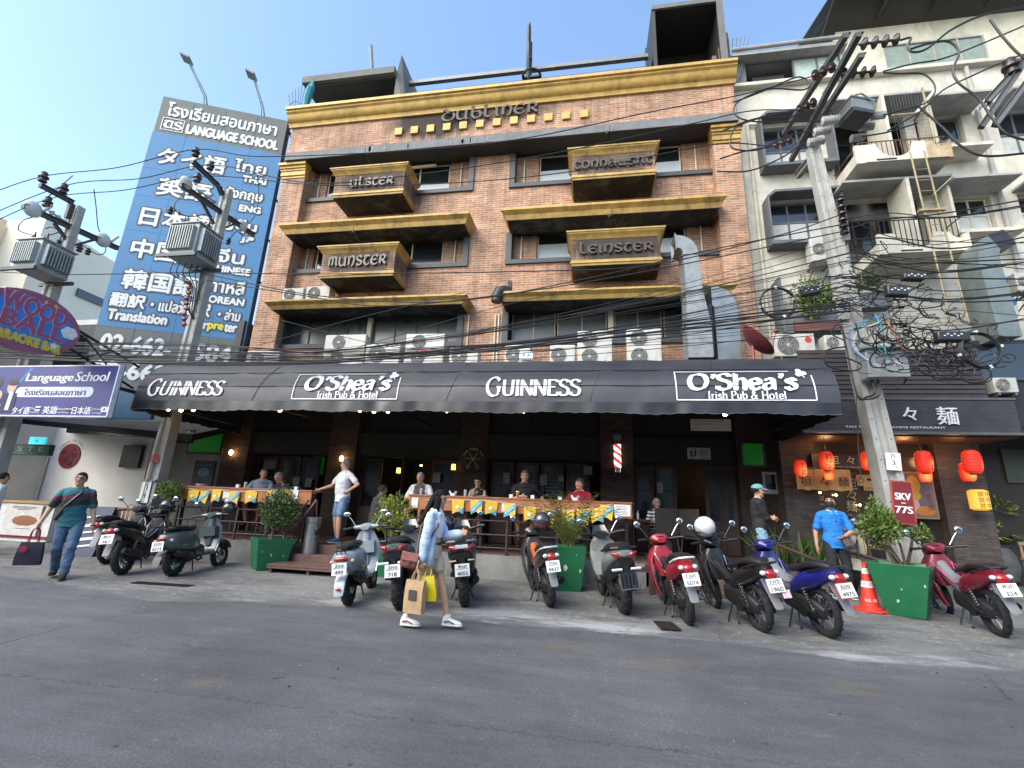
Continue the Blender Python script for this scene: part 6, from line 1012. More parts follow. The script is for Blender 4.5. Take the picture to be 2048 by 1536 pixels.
# right pole
PR = pole('large grey concrete pole with red plate SKV 77S by the corner planter', (5.3, 9.35, .15), (4.78, 9.35, 9.2), .40, .22, .3)
XC = 4.95; Cc = lambda x, y: xp(*zE(x, y), 4.88)
bar(PR, 'crossarm', (Cc(850, 235), Cc(430, 900)), .1); bar(PR, 'crossarm', (Cc(935, 230), Cc(480, 1080)), .1); bar(PR, 'crossarm', (Cc(955, 370), Cc(700, 760)), .09); bar(PR, 'wood_brace', (Cc(525, 1190), Cc(660, 1020)), .1, mat('weathered_wood', (.25, .24, .21), .9)); bar(PR, 'brace', (Cc(860, 380), Cc(700, 640)), .06)
for p0, p1, n in (((930, 300), (1215, 265), 4), ((800, 500), (1055, 480), 4), ((785, 440), (620, 515), 3), ((655, 680), (520, 745), 3), ((495, 935), (360, 985), 3)):
    a = Cc(*p0); c_ = at(*zE(*p1), a.y); string_ins(PR, a, c_, n, .105)
c0 = loc_(PR, at(*zE(915, 760), 8.75)); b = MB(); M_ = Matrix.Translation(c0) @ Euler((0, .15, .2)).to_matrix().to_4x4() @ Matrix.Scale(.68, 4); b.box(-.36, .36, -.3, .3, -.16, .2, 0, M_); b.box(-.4, .4, -.34, .34, .2, .24, 0, M_); b.box(-.3, .3, -.34, .34, -.3, -.16, 1, M_); b.cyl((0, 0, .22), (.1, 0, .5), .08, 12, 0, T=M_); b.tube([M_ @ Vector(q) for q in ((-.3, -.32, .25), (-.1, -.36, .32), (.25, -.36, .12), (.34, -.3, -.1))], .02, 6, 0); b.build('switch_box', [TRG, ANG], PR, bevel=.01)
for k, (x, y) in enumerate(((745, 810), (690, 885), (650, 955))): a = at(*zE(x - 60, y + 5), 8.75 + .22 * k); string_ins(PR, at(*zE(x + 60, y - 10), 8.75 + .22 * k), a, 7, .085, CERG)
for k, (x, y) in enumerate(((1065, 780), (985, 858), (925, 930))): string_ins(PR, at(*zE(x - 50, y + 5), 8.75 + .22 * k), at(*zE(x + 50, y - 8), 8.75 + .22 * k), 6, .08, CERG)
b = MB()
for k in range(6): p = loc_(PR, at(1682 + k * 1.6, 405 + k * 13, 9.1)); b.lathe([(.03, 0), (.08, .03), (.08, .06), (.04, .09), (.07, .11)], 10, 0, TR(p)); 
b.build('spool_insulator', CER, PR)
F_ = face(loc_(PR, at(1806, 1005, 9.12)), -.12, -.055); b = MB(); b.cbox((0, 0, 0), (.32, .72, .02), 0, T=F_); b.cbox((0, 0, .004), (.28, .68, .02), 1, T=F_)
pen_ = lambda s_, cy_, w_: text(b, s_, F_, w_, .12, 0, cy_, depth=.018, mi=2, bold=.02)
for q in range(3): text(b, 'SKV', F_, .22, .115, (q - 1) * .006, .1, depth=.017 + q * .0005, mi=2); text(b, '77S', F_, .24, .115, (q - 1) * .006, -.12, depth=.017 + q * .0005, mi=2)
b.cbox((0, -.01, .016), (.06, .014, .004), 2, T=F_); b.build('number_plate', [mat('plate_orange', (.42, .06, .03), .5), mat('plate_maroon', (.16, .015, .02), .5), WHITE], PR, bevel=.004)
F_ = face(loc_(PR, at(1787, 923, 9.14)), -.12, -.055); b = MB(); b.cbox((0, 0, 0), (.22, .3, .006), 0, T=F_); text(b, 'ก', F_, .06, .08, 0, .09, mi=1, depth=.005); text(b, '3', F_, .05, .08, 0, -.02, mi=1, depth=.005); text(b, '•', F_, .02, .02, .03, -.1, mi=1, depth=.005); b.build('number_sticker', [PAPER, INK], PR)
T = thing('meter_box', 'grey steel cabinet strapped on the right concrete pole', 'electrical box', at(1767, 760, 9.05)); b = MB(); b.box(-.33, .33, -.2, .1, 0, .52, 0); b.box(-.37, .37, -.26, .12, .52, .56); b.build('cabinet', TRG, T, bevel=.012); b = MB(); b.cbox((.0, -.21, .27), (.05, .03, .06)); b.cbox((.15, -.205, .25), (.1, .012, .09)); b.build('lock', mat('pale_tag', (.5, .52, .52), .4), T); b = MB(); b.tube(cat_rom([(-.2, -.02, 0), (-.2, -.05, -.25), (-.35, -.08, -.33), (-.5, -.05, -.25), (-.55, 0, 1.2)], 6), .018, 5); b.tube(cat_rom([(-.1, -.02, 0), (-.15, -.05, -.3), (-.4, -.08, -.38), (-.5, -.05, -.3)], 6), .018, 5); b.build('conduit', WIRE, T)
# pole-top gear entering at the upper right corner
T = thing('pole_crossarm', 'steel crossarms with insulator of another pole cut by the right edge', 'crossarm', at(2000, 200, 8.6))
for p0, p1 in (((1850, 850), (2120, 490)), ((1760, 860), (2100, 350)), ((1800, 690), (2080, 380))): bar(T, 'angle_bar', (at(*zE(*p0), 8.5), at(*zE(*p1), 8.2)), .09)
pin(T, at(*zE(1975, 500), 8.3), 1.6); string_ins(T, at(*zE(1880, 690), 8.5), at(*zE(1740, 720), 8.6), 4, .07, CERG)
# ================================================================== cables
NC = [0]
def cable(pts, r, lb, Y=8.6, nm='overhead_cable', g='overhead cables', m=WIRE, k=8):
    P = [Vector(p) if len(p) == 3 else at(p[0], p[1], Y) for p in pts]; b = MB(); b.tube(cat_rom(P, k), r, 5, cap=False); o = b.build(nm, m); tag(o, lb, 'cable', g); NC[0] += 1; return o
cable([(-60, 402), (80, 354), (235, 335), (391, 299), (520, 313), (800, 302), (1040, 278), (1300, 224), (1480, 190), (1624, 153)], .012, 'highest overhead power line crossing before the pub lettering', 8.4)
cable([(-60, 446), (130, 371), (280, 357), (425, 330), (620, 366), (840, 348), (1100, 308), (1380, 248), (1500, 222), (1597, 220)], .012, 'middle overhead power line passing the upper balconies', 8.7)
cable([(-60, 466), (100, 397), (250, 380), (410, 352), (640, 370), (900, 366), (1150, 342), (1420, 290), (1547, 292)], .012, 'third overhead power line, lowest of the three heavy ones', 9.0)
for i, pts in enumerate(([(-60, 540), (120, 549), (390, 545), (620, 548), (1040, 543), (1300, 530), (1560, 470), (1680, 430)], [(410, 548), (640, 592), (900, 603), (1160, 560), (1420, 500), (1690, 448)], [(410, 560), (600, 590), (760, 612), (1000, 590), (1280, 545), (1690, 462)])): cable(pts, .012, ('flat low-voltage cable running past the lower balconies', 'sagging low-voltage cable below the flat one', 'lowest sagging wire from the middle pole insulators')[i], 8.9)
RC = random.Random(5); BL = 'one of the thin black cables strung low between the poles above the awning'
for i in range(24):
    yl = RC.uniform(690, 726); yr = 455 + 205 * ((i + .5) / 24) ** .8 + RC.uniform(-6, 6); bow = RC.uniform(0, 26); pts = []
    for x in (-60, 150, 380, 640, 860, 1060, 1280, 1500, 1700):
        t = max(0, (x - 500) / 1200); base = (yl + (720 - yl) * .5) + (yr - yl) * (t ** 1.25) + bow * sin(pi * t) if x > 500 else yl - 6 + RC.uniform(-4, 4) - (.02 * (380 - x))
        pts.append((x, base + RC.uniform(-2, 2)))
    cable(pts, RC.choice((.005, .006, .007, .009)), BL, RC.uniform(8.15, 8.45), g='low cable bundle')
for w, ys in ((.016, (705, 716, 724, 722, 704, 684, 655, 628, 606)), (.02, (712, 722, 727, 725, 711, 694, 668, 645, 622)), (.014, (708, 720, 730, 727, 708, 690, 660, 634, 612))): cable(list(zip((-60, 150, 380, 640, 860, 1060, 1280, 1500, 1700), ys)), w, 'thick twisted black cable lying along the top of the awning', 8.2, g='thick cables along the awning')
for i, pts in enumerate(([(560, 640), (760, 690), (900, 700)], [(520, 690), (700, 640), (930, 585)], [(700, 700), (900, 640), (1100, 590), (1330, 560)])): cable(pts, .007, 'thin slack drop wire crossing the lower pub windows', 8.6, 'drop_wire', 'drop wires')
for i in range(22):
    y0 = RC.uniform(430, 700); y1 = y0 + RC.uniform(-60, 60); cable([(1700, y0), (1780, (y0 + y1) / 2 + RC.uniform(4, 22)), (1900, (y0 + y1) / 2 + RC.uniform(5, 26)), (2110, y1)], RC.choice((.006, .008, .01, .014)), 'one of the black cables leaving the right pole toward the right edge', RC.uniform(8.6, 9.1), g='cables right of the pole')
for i, (pts, Y) in enumerate(([[(90, 690), (300, 610), (520, 520), (600, 560), (560, 605), (330, 600), (130, 680), (100, 770), (250, 820), (680, 815)], 8.5], [[(0, 890), (200, 810), (450, 755), (505, 760), (470, 790), (300, 790), (120, 850), (70, 930), (90, 1000), (250, 1010), (420, 930), (560, 890), (630, 890)], 8.6], [[(0, 1070), (160, 1020), (360, 985)], 8.7], [[(-20, 1155), (200, 1150), (420, 1060), (520, 990), (580, 965)], 8.7], [[(1215, 270), (1285, 255), (1265, 310), (1300, 350), (1400, 325), (1560, 200), (1780, 100), (2080, 40)], 8.3], [[(1285, 330), (1420, 290), (1540, 280), (1610, 350), (1570, 470), (1610, 560), (1740, 660), (1830, 790), (1930, 900), (2080, 950)], 8.3], [[(1100, 480), (1300, 430), (1500, 395), (1750, 300), (2080, 160)], 8.5], [[(1100, 490), (1200, 495), (1370, 500), (1450, 590), (1390, 690), (1200, 750), (1100, 775)], 8.5], [[(1130, 880), (1350, 750), (1500, 610), (1700, 510), (1950, 400), (2100, 350)], 8.6], [[(1820, 130), (1900, 240), (2000, 350), (2090, 420)], 8.0], [[(960, 920), (1130, 890), (1330, 830)], 8.7], [[(1320, 700), (1500, 860), (1620, 980), (1780, 1050), (2090, 1030)], 8.6])):
    cable([zE(*p) for p in pts], .022 if i in (4, 5, 9, 11) else .016, ('looping jumper cable left of the upper insulators', 'double looped jumper beside the gold pilaster cap', 'short jumper joining the lowest disc insulators', 'slack cable swinging under the lowest grey insulator', 'S-shaped thick cable at the highest insulator string', 'long winding thick cable falling to the right edge', 'taut cable from the second insulator string to the right edge', 'hooked jumper falling onto the grey switch box', 'taut cable from the switch box past the louvre window', 'short thick cable at the upper right corner', 'short lead from the lowest right insulator', 'thick hanging cable before the rusty balcony')[i], Y, 'jumper_cable', 'jumper cables around the right pole', k=10)
# coils, splice boxes and the tangle at the right pole
for px, py, r_, lb in ((1555, 605, .29, 'coil of brown cable hanging left of the right pole'), (1960, 700, .31, 'coil of black cable hanging right of the right pole')):
    p = at(px, py, 8.5); b = MB()
    for k in range(6): b.torus(r_ + RC.uniform(-.02, .02), .011, 36, 5, 0, TR((RC.uniform(-.015, .015), RC.uniform(-.03, .03), RC.uniform(-.02, .02))) @ face((0, 0, 0), RC.uniform(-.1, .1)))
    T = thing('cable_coil', lb, 'cable coil', p, 0, 'cable coils'); b.build('cable', mat('brown_cable', (.045, .025, .022), .5) if px < 1600 else WIRE, T); b = MB()
    for an in (.2, 1.6, 3.4, 5): b.cbox((r_ * cos(an), 0, r_ * sin(an)), (.05, .06, .04), 0, (0, -an, 0))
    b.build('tie', PAPER, T)
for px, py, w, h, ro, lb in ((1620, 583, .32, .16, -.12, 'black cable splice box left of the right pole'), (1792, 583, .33, .2, .08, 'black cable splice box right of the right pole'), (1825, 555, .33, .12, .1, 'upper black cable splice box with white clips'), (1903, 674, .48, .17, .03, 'long black splice box with pale markings')):
    T = thing('splice_box', lb, 'cable box', at(px, py, 8.5), 0, 'cable splice boxes'); b = MB(); b.cbox((0, 0, 0), (w, .14, h), 0, (0, ro, 0)); b.build('casing', mat('box_black', (.018, .018, .02), .4), T, bevel=.025)
    b = MB(); F_ = face((0, -.072, 0), 0, -ro)
    for i in range(6): b.cbox((-w * .3 + .05 * i, .03 * (i % 2), 0), (.03, .015, .003), 0, T=F_)
    b.build('marking', WHITE, T)
b = MB()
for i in range(95):
    c_ = at(RC.gauss(1815, 55), RC.gauss(645, 45), RC.uniform(8.5, 9.0)); n = RC.randint(4, 6); a0 = RC.uniform(0, 6); rr = RC.uniform(.08, .28); b.tube(cat_rom([c_ + Vector((rr * cos(a0 + k * 1.3) * RC.uniform(.6, 1.3), RC.uniform(-.08, .08), rr * .75 * sin(a0 + k * 1.3) * RC.uniform(.6, 1.3) - .05 * k)) for k in range(n)], 6), RC.choice((.005, .006, .008, .014)), 4, cap=False)
for i in range(30):
    c_ = at(RC.gauss(1890, 50), RC.gauss(712, 18), RC.uniform(8.4, 8.8)); r_ = RC.uniform(.12, .3); b.tube([c_ + Vector((r_ * cos(q / 14 * 5.5 + i), .02 * sin(q), r_ * .55 * sin(q / 14 * 5.5 + i))) for q in range(15)], .009, 4, cap=False)
for i in range(14):
    c_ = at(RC.gauss(1700, 25), RC.gauss(560, 30), 9.0); b.tube(cat_rom([c_ + Vector((RC.uniform(-.4, .4), RC.uniform(-.1, .1), RC.uniform(-.3, .2))) for k in range(5)], 6), .008, 4, cap=False)
tag(b.build('cable_tangle', WIRE), 'tangled mass of thin black cables hung on the right pole', 'cable tangle', kind='stuff')
for col, pts, lb in (((.12, .2, .42), [(1765, 632), (1712, 650), (1700, 690), (1730, 720)], 'pale blue cable looping over the left of the right pole'), ((.45, .47, .47), [(1770, 640), (1715, 665), (1712, 700), (1760, 735), (1785, 745)], 'white cable looping across the right pole'), ((.03, .2, .17), [(1765, 628), (1722, 650), (1720, 680), (1752, 695), (1772, 712)], 'green cable looping across the right pole'), ((.03, .3, .42), [(1750, 628), (1765, 660), (1768, 690), (1775, 720)], 'turquoise cable hanging beside the meter cabinet'), ((.55, .2, .08), [(1765, 630), (1785, 660), (1800, 690), (1815, 705)], 'orange cable hanging beside the tangle')): cable([at(x, y, 8.75) for x, y in pts], .014, lb, nm='loose_cable', g='coloured loose cables', m=mat('cable_%.2f' % (col[0] + col[1]), col, .5, 0, 0))
cable([at(1690, 845, 8.9), at(1716, 960, 8.9), at(1730, 1040, 9.0)][:0] or [at(1712, 780, 8.9), at(1716, 880, 9.0), at(1722, 960, 9.05)], .007, 'thin black wire hanging before the noren', nm='drop_wire', g='drop wires')
# ================================================================== motorcycles and scooters
RUB = mat('tyre_rubber', (.014, .014, .015), .75, 0, .25, 30, .4, 120); ALLOY = mat('alloy_grey', (.22, .23, .24), .35, .8, .15, 8); BLKP = mat('black_plastic', (.014, .014, .015), .42, 0, .2, 20); SEATM = mat('black_vinyl', (.016, .016, .018), .4, 0, .2, 20, .15, 90); CHR = mat('chrome', (.6, .6, .6), .15, 1, .05); ENG = mat('engine_dark', (.035, .035, .037), .45, .5, .3, 15); REDL = mat('red_lens', (.32, .01, .012), .12, 0, .1, 30, spec=.8); AMB = mat('amber_lens', (.45, .33, .22), .15, 0, 0, spec=.8); CLEAR = mat('clear_lens', (.55, .57, .58), .12, 0, 0, spec=.8); MIRG = mat('mirror_glass', (.65, .7, .73), .04, 1, 0); GFEN = mat('grey_fender', (.17, .175, .185), .55, 0, .1, 10)
def ring(c, u, v, a, b_, p=2.4, n=16):
    out = []; c, u, v = Vector(c), Vector(u), Vector(v)
    for k in range(n): t = 2 * pi * k / n; ct, st = cos(t), sin(t); out.append(c + u * (a * abs(ct) ** (2 / p) * (1 if ct >= 0 else -1)) + v * (b_ * abs(st) ** (2 / p) * (1 if st >= 0 else -1)))
    return out
def shell(mb, st, mi=0, p=2.6):  # stations along x: x, z centre, half width, half height
    mb.loft([ring((x, 0, z), (0, 1, 0), (0, 0, 1), w, h, p) for x, z, w, h in st], mi)
def upright(mb, st, mi=0, p=3):  # stations going up: z, x centre, half depth, half width
    mb.loft([ring((x, 0, z), (1, 0, 0), (0, 1, 0), d, w, p) for z, x, d, w in st], mi)
def wheel(T, nm, x, Rr, r, kind='alloy', rimc=None, disc=True):
    F_ = TR((x, 0, Rr), (pi / 2, 0, 0)); b = MB(); m = 12; prof = []
    n = 40; R0 = Rr - r
    rings = []
    for i in range(n): a = 2 * pi * i / n; rings.append([((R0 + r * .98 * cos(q)) * cos(a), (R0 + r * .98 * cos(q)) * sin(a), r * 1.05 * sin(q) * (1 if abs(sin(q)) < .9 else .95)) for q in [2 * pi * k / m for k in range(m)]])
    rings.append(rings[0]); b.loft(rings, 0, False, True, F_)
    for i in range(36): a = 2 * pi * i / 36; b.cbox((cos(a) * (Rr - .006), sin(a) * (Rr - .006), (.35 if i % 2 else -.35) * r), (.014, .02, r * .75), 0, (0, 0, a), T=F_)
    W_ = b.build(nm, RUB, T); b = MB(); ri = R0 - r * .55; b.torus(ri, .014, 36, 6, 0, F_, 2.2)
    if kind == 'spoke':
        for i in range(24): a = 2 * pi * i / 24; s_ = 1 if i % 2 else -1; b.tube([F_ @ Vector((.03 * cos(a + .5 * s_), .03 * sin(a + .5 * s_), .03 * s_)), F_ @ Vector((ri * cos(a), ri * sin(a), 0))], .0028, 4)
    else:
        for i in range(5):
            for o in (-.1, .1): a = 2 * pi * i / 5 + o; b.tube([F_ @ Vector((.035 * cos(a), .035 * sin(a), 0)), F_ @ Vector((ri * cos(2 * pi * i / 5 + o * 1.9), ri * sin(2 * pi * i / 5 + o * 1.9), 0))], [.014, .009], 6)
    b.cyl(F_ @ Vector((0, 0, -.06)), F_ @ Vector((0, 0, .06)), .04, 14)
    b.build('rim', rimc or ALLOY, W_); 
    if disc: b = MB(); b.lathe([(.10, -.002), (.10, .002), (.06, .002), (.06, -.002)], 24, 0, F_ @ TR((0, 0, .05)), cap=False); b.build('brake_disc', CHR, W_)
    return W_
def plate(T, c_, tilt, l1, l3, m=None, w=.195, h=.155, back=None, tz=0):
    F_ = TR(c_) @ Matrix(((0, 0, -1, 0), (-1, 0, 0, 0), (0, 1, 0, 0), (0, 0, 0, 1))) @ Euler((tilt, 0, tz)).to_matrix().to_4x4()
    b = MB(); b.cbox((0, 0, -.004), (w, h, .006), 0, T=F_); 
    if back: b.cbox((0, 0, -.010), (w + .02, h + .02, .004), 1, T=F_)
    q = b.build('licence_plate', [m or mat('plate_white', (.72, .73, .73), .4, 0, .06, 20, dirt=.2, dcol=(.4, .38, .35)), back or INK], T); b = MB()
    if l1:
        for e in (0, .0025): text(b, l1, F_, w * .58, h * .26, e, h * .28, depth=.002 + e * .1); text(b, l3, F_, w * (.2 * len(l3)) * .92, h * .3, e, -h * .27, depth=.002 + e * .1)
        text(b, 'กรุงเทพมหานคร', F_, w * .82, h * .13, 0, .01, depth=.002); b.build('lettering', INK, q, smooth=False)
    return F_
def mirror(T, p, r=(.055, .04), m=BLKP, glass=True, base=None):
    p = Vector(p); b = MB(); b.ell(tuple(p), (.02, r[0], r[1]), 0, 12, 8); b.tube([base or (p.x + .03, p.y * .55, p.z - .2), (p.x + .02, p.y * .8, p.z - .08), tuple(p)], .007, 5); q = b.build('mirror', m, T)
    b = MB(); b.ell((p.x - .014, p.y, p.z), (.01, r[0] * .88, r[1] * .86), 0, 12, 6); b.build('mirror_glass', MIRG, q)
def bike(nm, lb, cat, pix, head, kind, col, plt=None, lean=-7, L_=1.26, **k):
    g = pix if isinstance(pix, Vector) else ag(*pix); T = thing(nm, lb, cat, (g.x, g.y, g.z), radians(head), 'motorcycles and scooters parked on the apron'); T.rotation_euler = (radians(lean), 0, radians(head)); T.rotation_mode = 'XYZ'
    P = k.get('paint') or mat('paint_%s' % nm + '_%.3f' % sum(col), col, .3, .0, .08, 6, coat=.35, spec=.55, dirt=.3, dcol=(.10, .095, .085), dscale=5); DP = k.get('dark', BLKP); sc = k.get('sc', 1.0)
    Rr = k.get('R', {'vespa': .245, 'maxi': .29, 'slim': .29}[kind]); tr = k.get('tr', {'vespa': .058, 'maxi': .078, 'slim': .043}[kind]); rk = k.get('rim', 'alloy')
    wheel(T, 'rear_wheel', 0, Rr, tr, rk, k.get('rimc')); wheel(T, 'front_wheel', L_, Rr, tr * .85, rk, k.get('rimc'))
    st = k.get('steer', .12)
    def B_(n_, m_, f, **kw): b = MB(); f(b); return b.build(n_, m_, T, **kw)
    # forks and engine common
    B_('fork', ALLOY if kind != 'vespa' else ENG, lambda b: [b.tube([(L_, s_ * .07, Rr), (L_ - .12, s_ * .065, .62), (L_ - .2, s_ * .05, .86)], .02, 6) for s_ in (-1, 1)])
    B_('engine', ENG, lambda b: (shell(b, [(-.08, .28, .05, .06), (.05, .32, .1, .12), (.35, .36, .12, .15), (.6, .38, .11, .12), (.72, .4, .05, .06)], 0, 3), [b.cyl((.2, s_ * .09, .3), (.2, s_ * .13, .3), .09, 14) for s_ in (-1, 1)], b.tube([(0, .1, Rr), (.4, .1, .33)], .025, 6), b.tube([(0, -.1, Rr), (.4, -.1, .33)], .025, 6)))
    B_('exhaust', k.get('exm', ENG), lambda b: (b.tube([(-.2, -.17, .38), (-.18, -.17, .38), (.0, -.165, .35), (.18, -.155, .31), (.25, -.15, .3)], [.045, .058, .066, .06, .03], 14), b.tube([(.25, -.15, .3), (.4, -.14, .22), (.6, -.08, .24), (.65, 0, .34)], .018, 7)), sharp=30)
    B_('exhaust_tip', CHR if k.get('chromex') else BLKP, lambda b: (b.torus(.034, .012, 16, 6, 0, TR((-.205, -.17, .38), (0, pi / 2, 0))), b.lathe([(.03, 0), (.002, .0)], 12, 0, TR((-.2, -.17, .38), (0, pi / 2, 0)))))
    B_('kickstand', BLKP, lambda b: (b.tube([(.45, .1, .26), (.42, .22, .03), (.38, .24, .015)], .012, 6), b.tube([(.4, -.06, .22), (.32, -.12, .06)], .012, 5), b.tube([(.4, .06, .22), (.32, .12, .06), (.28, .14, .05)], .012, 5)))
    for s_ in (-1, 1): B_('shock_absorber', CHR if kind == 'slim' else ENG, lambda b: (b.tube([(.02, s_ * .1, Rr + .02), (.16, s_ * .115, .64)], .013, 6), [b.torus(.024, .006, 12, 5, 0, TR((.045 + .0135 * i, s_ * (.104 + .001 * i), Rr + .08 + .03 * i), (0, .4, 0))) for i in range(8)]))
    B_('brake_cable', BLKP, lambda b: [b.tube(cat_rom([(.86, s_ * .22, 1.05), (1.0, s_ * .2, 1.13), (1.1, s_ * .06, 1.0), (L_ - .1, s_ * .05, .7)], 5), .006, 4) for s_ in (-1, 1)])
    if kind == 'vespa':
        B_('body_panel', P, lambda b: (shell(b, [(-.36, .6, .03, .05), (-.33, .6, .10, .1), (-.22, .58, .175, .155), (-.05, .57, .215, .19), (.14, .57, .215, .19), (.3, .57, .18, .18), (.42, .55, .12, .17), (.5, .5, .1, .12)], 0, 2.8)))
        B_('floorboard', P, lambda b: (shell(b, [(.36, .36, .14, .06), (.5, .31, .16, .035), (.78, .31, .16, .03), (.9, .36, .15, .05)], 0, 4), [b.box(.5, .8, y - .01, y + .01, .338, .35) for y in (-.09, -.03, .03, .09)]))
        B_('leg_shield', P, lambda b: (upright(b, [(.3, .84, .025, .17), (.42, .9, .022, .2), (.6, .95, .02, .21), (.78, .97, .022, .2), (.92, .975, .03, .13), (.98, .975, .04, .07)], 0, 3), upright(b, [(.45, .9, .05, .06), (.9, .96, .06, .055), (1.0, .97, .05, .05)]), b.box(.82, .93, -.15, .15, .62, .8)))
        B_('front_fender', P, lambda b: b.loft([ring((L_ + (Rr + .035) * cos(a), 0, Rr + (Rr + .035) * sin(a)), (0, 1, 0), (cos(a), 0, sin(a)), .075 + .02 * sin(a), .018, 2.2, 12) for a in [radians(25 + 14 * i) for i in range(10)]]))
        B_('headset', P, lambda b: (shell(b, [(.86, 1.0, .06, .03), (.93, 1.02, .12, .05), (1.0, 1.02, .11, .06), (1.06, 1.01, .07, .055)], 0, 2.4), b.tube([(.93, -.2, 1.02), (.95, 0, 1.02), (.93, .2, 1.02)], [.025, .05, .025], 8)))
        B_('handlebar', BLKP, lambda b: [(b.cyl((.92, s_ * .2, 1.02), (.88, s_ * .36, 1.0), .018, 10), b.tube([(.96, s_ * .2, 1.02), (.97, s_ * .36, 1.0)], .006, 5)) for s_ in (-1, 1)])
        B_('headlight', CLEAR, lambda b: b.ell((1.06, 0, 1.01), (.03, .06, .06)))
        B_('seat', SEATM, lambda b: shell(b, [(-.26, .79, .05, .025), (-.2, .8, .12, .045), (.05, .8, .135, .05), (.2, .785, .12, .045), (.36, .8, .1, .05), (.44, .79, .05, .03)], 0, 2.6))
        if k.get('rack'): B_('luggage_rack', CHR if k.get('chrome_rack') else BLKP, lambda b: ([b.tube([(-.2 - .12 * i, -.12, .84 + .0 * i), (-.2 - .12 * i, .12, .84)], .008, 5) for i in range(3)], [b.tube([(-.16, s_ * .12, .82), (-.44, s_ * .12, .84)], .008, 5) for s_ in (-1, 0, 1)], b.tube([(-.44, -.12, .84), (-.46, -.12, 1.02), (-.46, .12, 1.02), (-.44, .12, .84)], .008, 5), b.tube([(-.45, -.12, .93), (-.45, .12, .93)], .007, 5)) if k['rack'] == 2 else ([b.tube([(-.3, s_ * .06, .76), (-.36, s_ * .06, .74), (-.34, s_ * .06, .7)], .008, 5) for s_ in (-1, 0, 1)], b.tube([(-.36, -.09, .74), (-.36, .09, .74)], .008, 5)))
        B_('tail_light', REDL, lambda b: b.ell((-.345, 0, .635), (.03, k.get('tlw', .085), .035), 0, 14, 8))
        B_('rear_fender', k.get('fend', P), lambda b: b.loft([ring((-.27 - .05 * i * .6 - (.06 if i > 1 else 0), 0, .5 - .075 * i), (0, 1, 0), (.3, 0, 1), .085 - .006 * i, .02, 3, 12) for i in range(5)]))
        if k.get('low_ref'): B_('reflector', REDL, lambda b: b.ell((-.46, 0, .27), (.012, .04, .017)))
        B_('trim_stripe', CHR, lambda b: (b.box(-.12, .0, -.222, -.216, .5, .515), b.tube([(.31, -.17, .34), (.84, -.175, .33), (.97, -.2, .6), (.99, -.14, .9)], .006, 5), b.tube([(.31, .17, .34), (.84, .175, .33), (.97, .2, .6), (.99, .14, .9)], .006, 5)))
        for s_ in (-1, 1): B_('indicator', AMB, lambda b: b.ell((-.29, s_ * .14, .6), (.03, .03, .03)))
        for s_ in (-1, 1): mirror(T, (.9, s_ * .3, 1.24), (.06, .035) if k.get('sqm') else (.05, .05), k.get('mirm', BLKP))
        if plt: plate(T, (-.43, 0, .52), -.12, *plt)
    elif kind == 'maxi':
        B_('tail_panel', P, lambda b: shell(b, [(-.42, .84, .06, .03), (-.36, .82, .15, .06), (-.22, .78, .2, .1), (0, .73, .215, .13), (.25, .66, .2, .15), (.45, .56, .17, .14), (.6, .48, .12, .1)], 0, 2.8))
        B_('under_tail', DP, lambda b: (shell(b, [(-.38, .74, .1, .05), (-.3, .66, .16, .1), (-.1, .6, .17, .12), (.2, .52, .16, .12), (.5, .42, .15, .1), (.85, .36, .16, .06)], 0, 3), b.box(-.4, -.1, -.035, .035, .44, .7)))
        B_('rear_fender', DP, lambda b: (b.loft([ring((-.28 - .03 * i, 0, .62 - .06 * i), (0, 1, 0), (.3, 0, 1), .1 - .004 * i, .02, 3, 12) for i in range(4)]), b.loft([ring(((Rr + .03) * cos(a), 0, Rr + (Rr + .03) * sin(a)), (0, 1, 0), (cos(a), 0, sin(a)), .085, .012, 2.4, 12) for a in [radians(70 + 14 * i) for i in range(7)]])))
        B_('front_fairing', P, lambda b: (upright(b, [(.32, .86, .06, .15), (.5, .93, .07, .2), (.72, .98, .09, .22), (.88, 1.0, .1, .19), (1.0, .98, .07, .12)], 0, 2.8), shell(b, [(.9, .86, .2, .09), (1.1, .84, .16, .09), (1.22, .8, .06, .05)])))
        B_('front_fender', DP, lambda b: b.loft([ring((L_ + (Rr + .03) * cos(a), 0, Rr + (Rr + .03) * sin(a)), (0, 1, 0), (cos(a), 0, sin(a)), .075, .014, 2.2, 12) for a in [radians(35 + 14 * i) for i in range(9)]]))
        B_('floorboard', DP, lambda b: (shell(b, [(.4, .4, .2, .05), (.6, .36, .22, .04), (.85, .38, .2, .05)], 0, 4), upright(b, [(.4, .5, .2, .1), (.58, .62, .2, .1), (.64, .6, .12, .08)])))
        B_('seat', SEATM, lambda b: shell(b, [(-.34, .9, .08, .03), (-.25, .92, .15, .05), (0, .91, .16, .055), (.1, .86, .16, .05), (.3, .83, .14, .05), (.48, .84, .09, .05), (.55, .84, .05, .03)], 0, 2.6))
        B_('grab_rail', k.get('grab', GFEN), lambda b: [b.tube([(.1, s_ * .2, .85), (-.2, s_ * .21, .9), (-.4, s_ * .17, .92), (-.44, s_ * .08, .92)], .018, 7) for s_ in (-1, 1)])
        B_('windscreen', mat('smoked_screen', (.02, .02, .022), .1, 0, 0, spec=.8), lambda b: b.loft([[(1.0 + .03 * i + y * y * -1.5, y * (1 - .12 * i), 1.0 + .055 * i) for y in (-.15, -.08, 0, .08, .15)] for i in range(4)], 0, False, False))
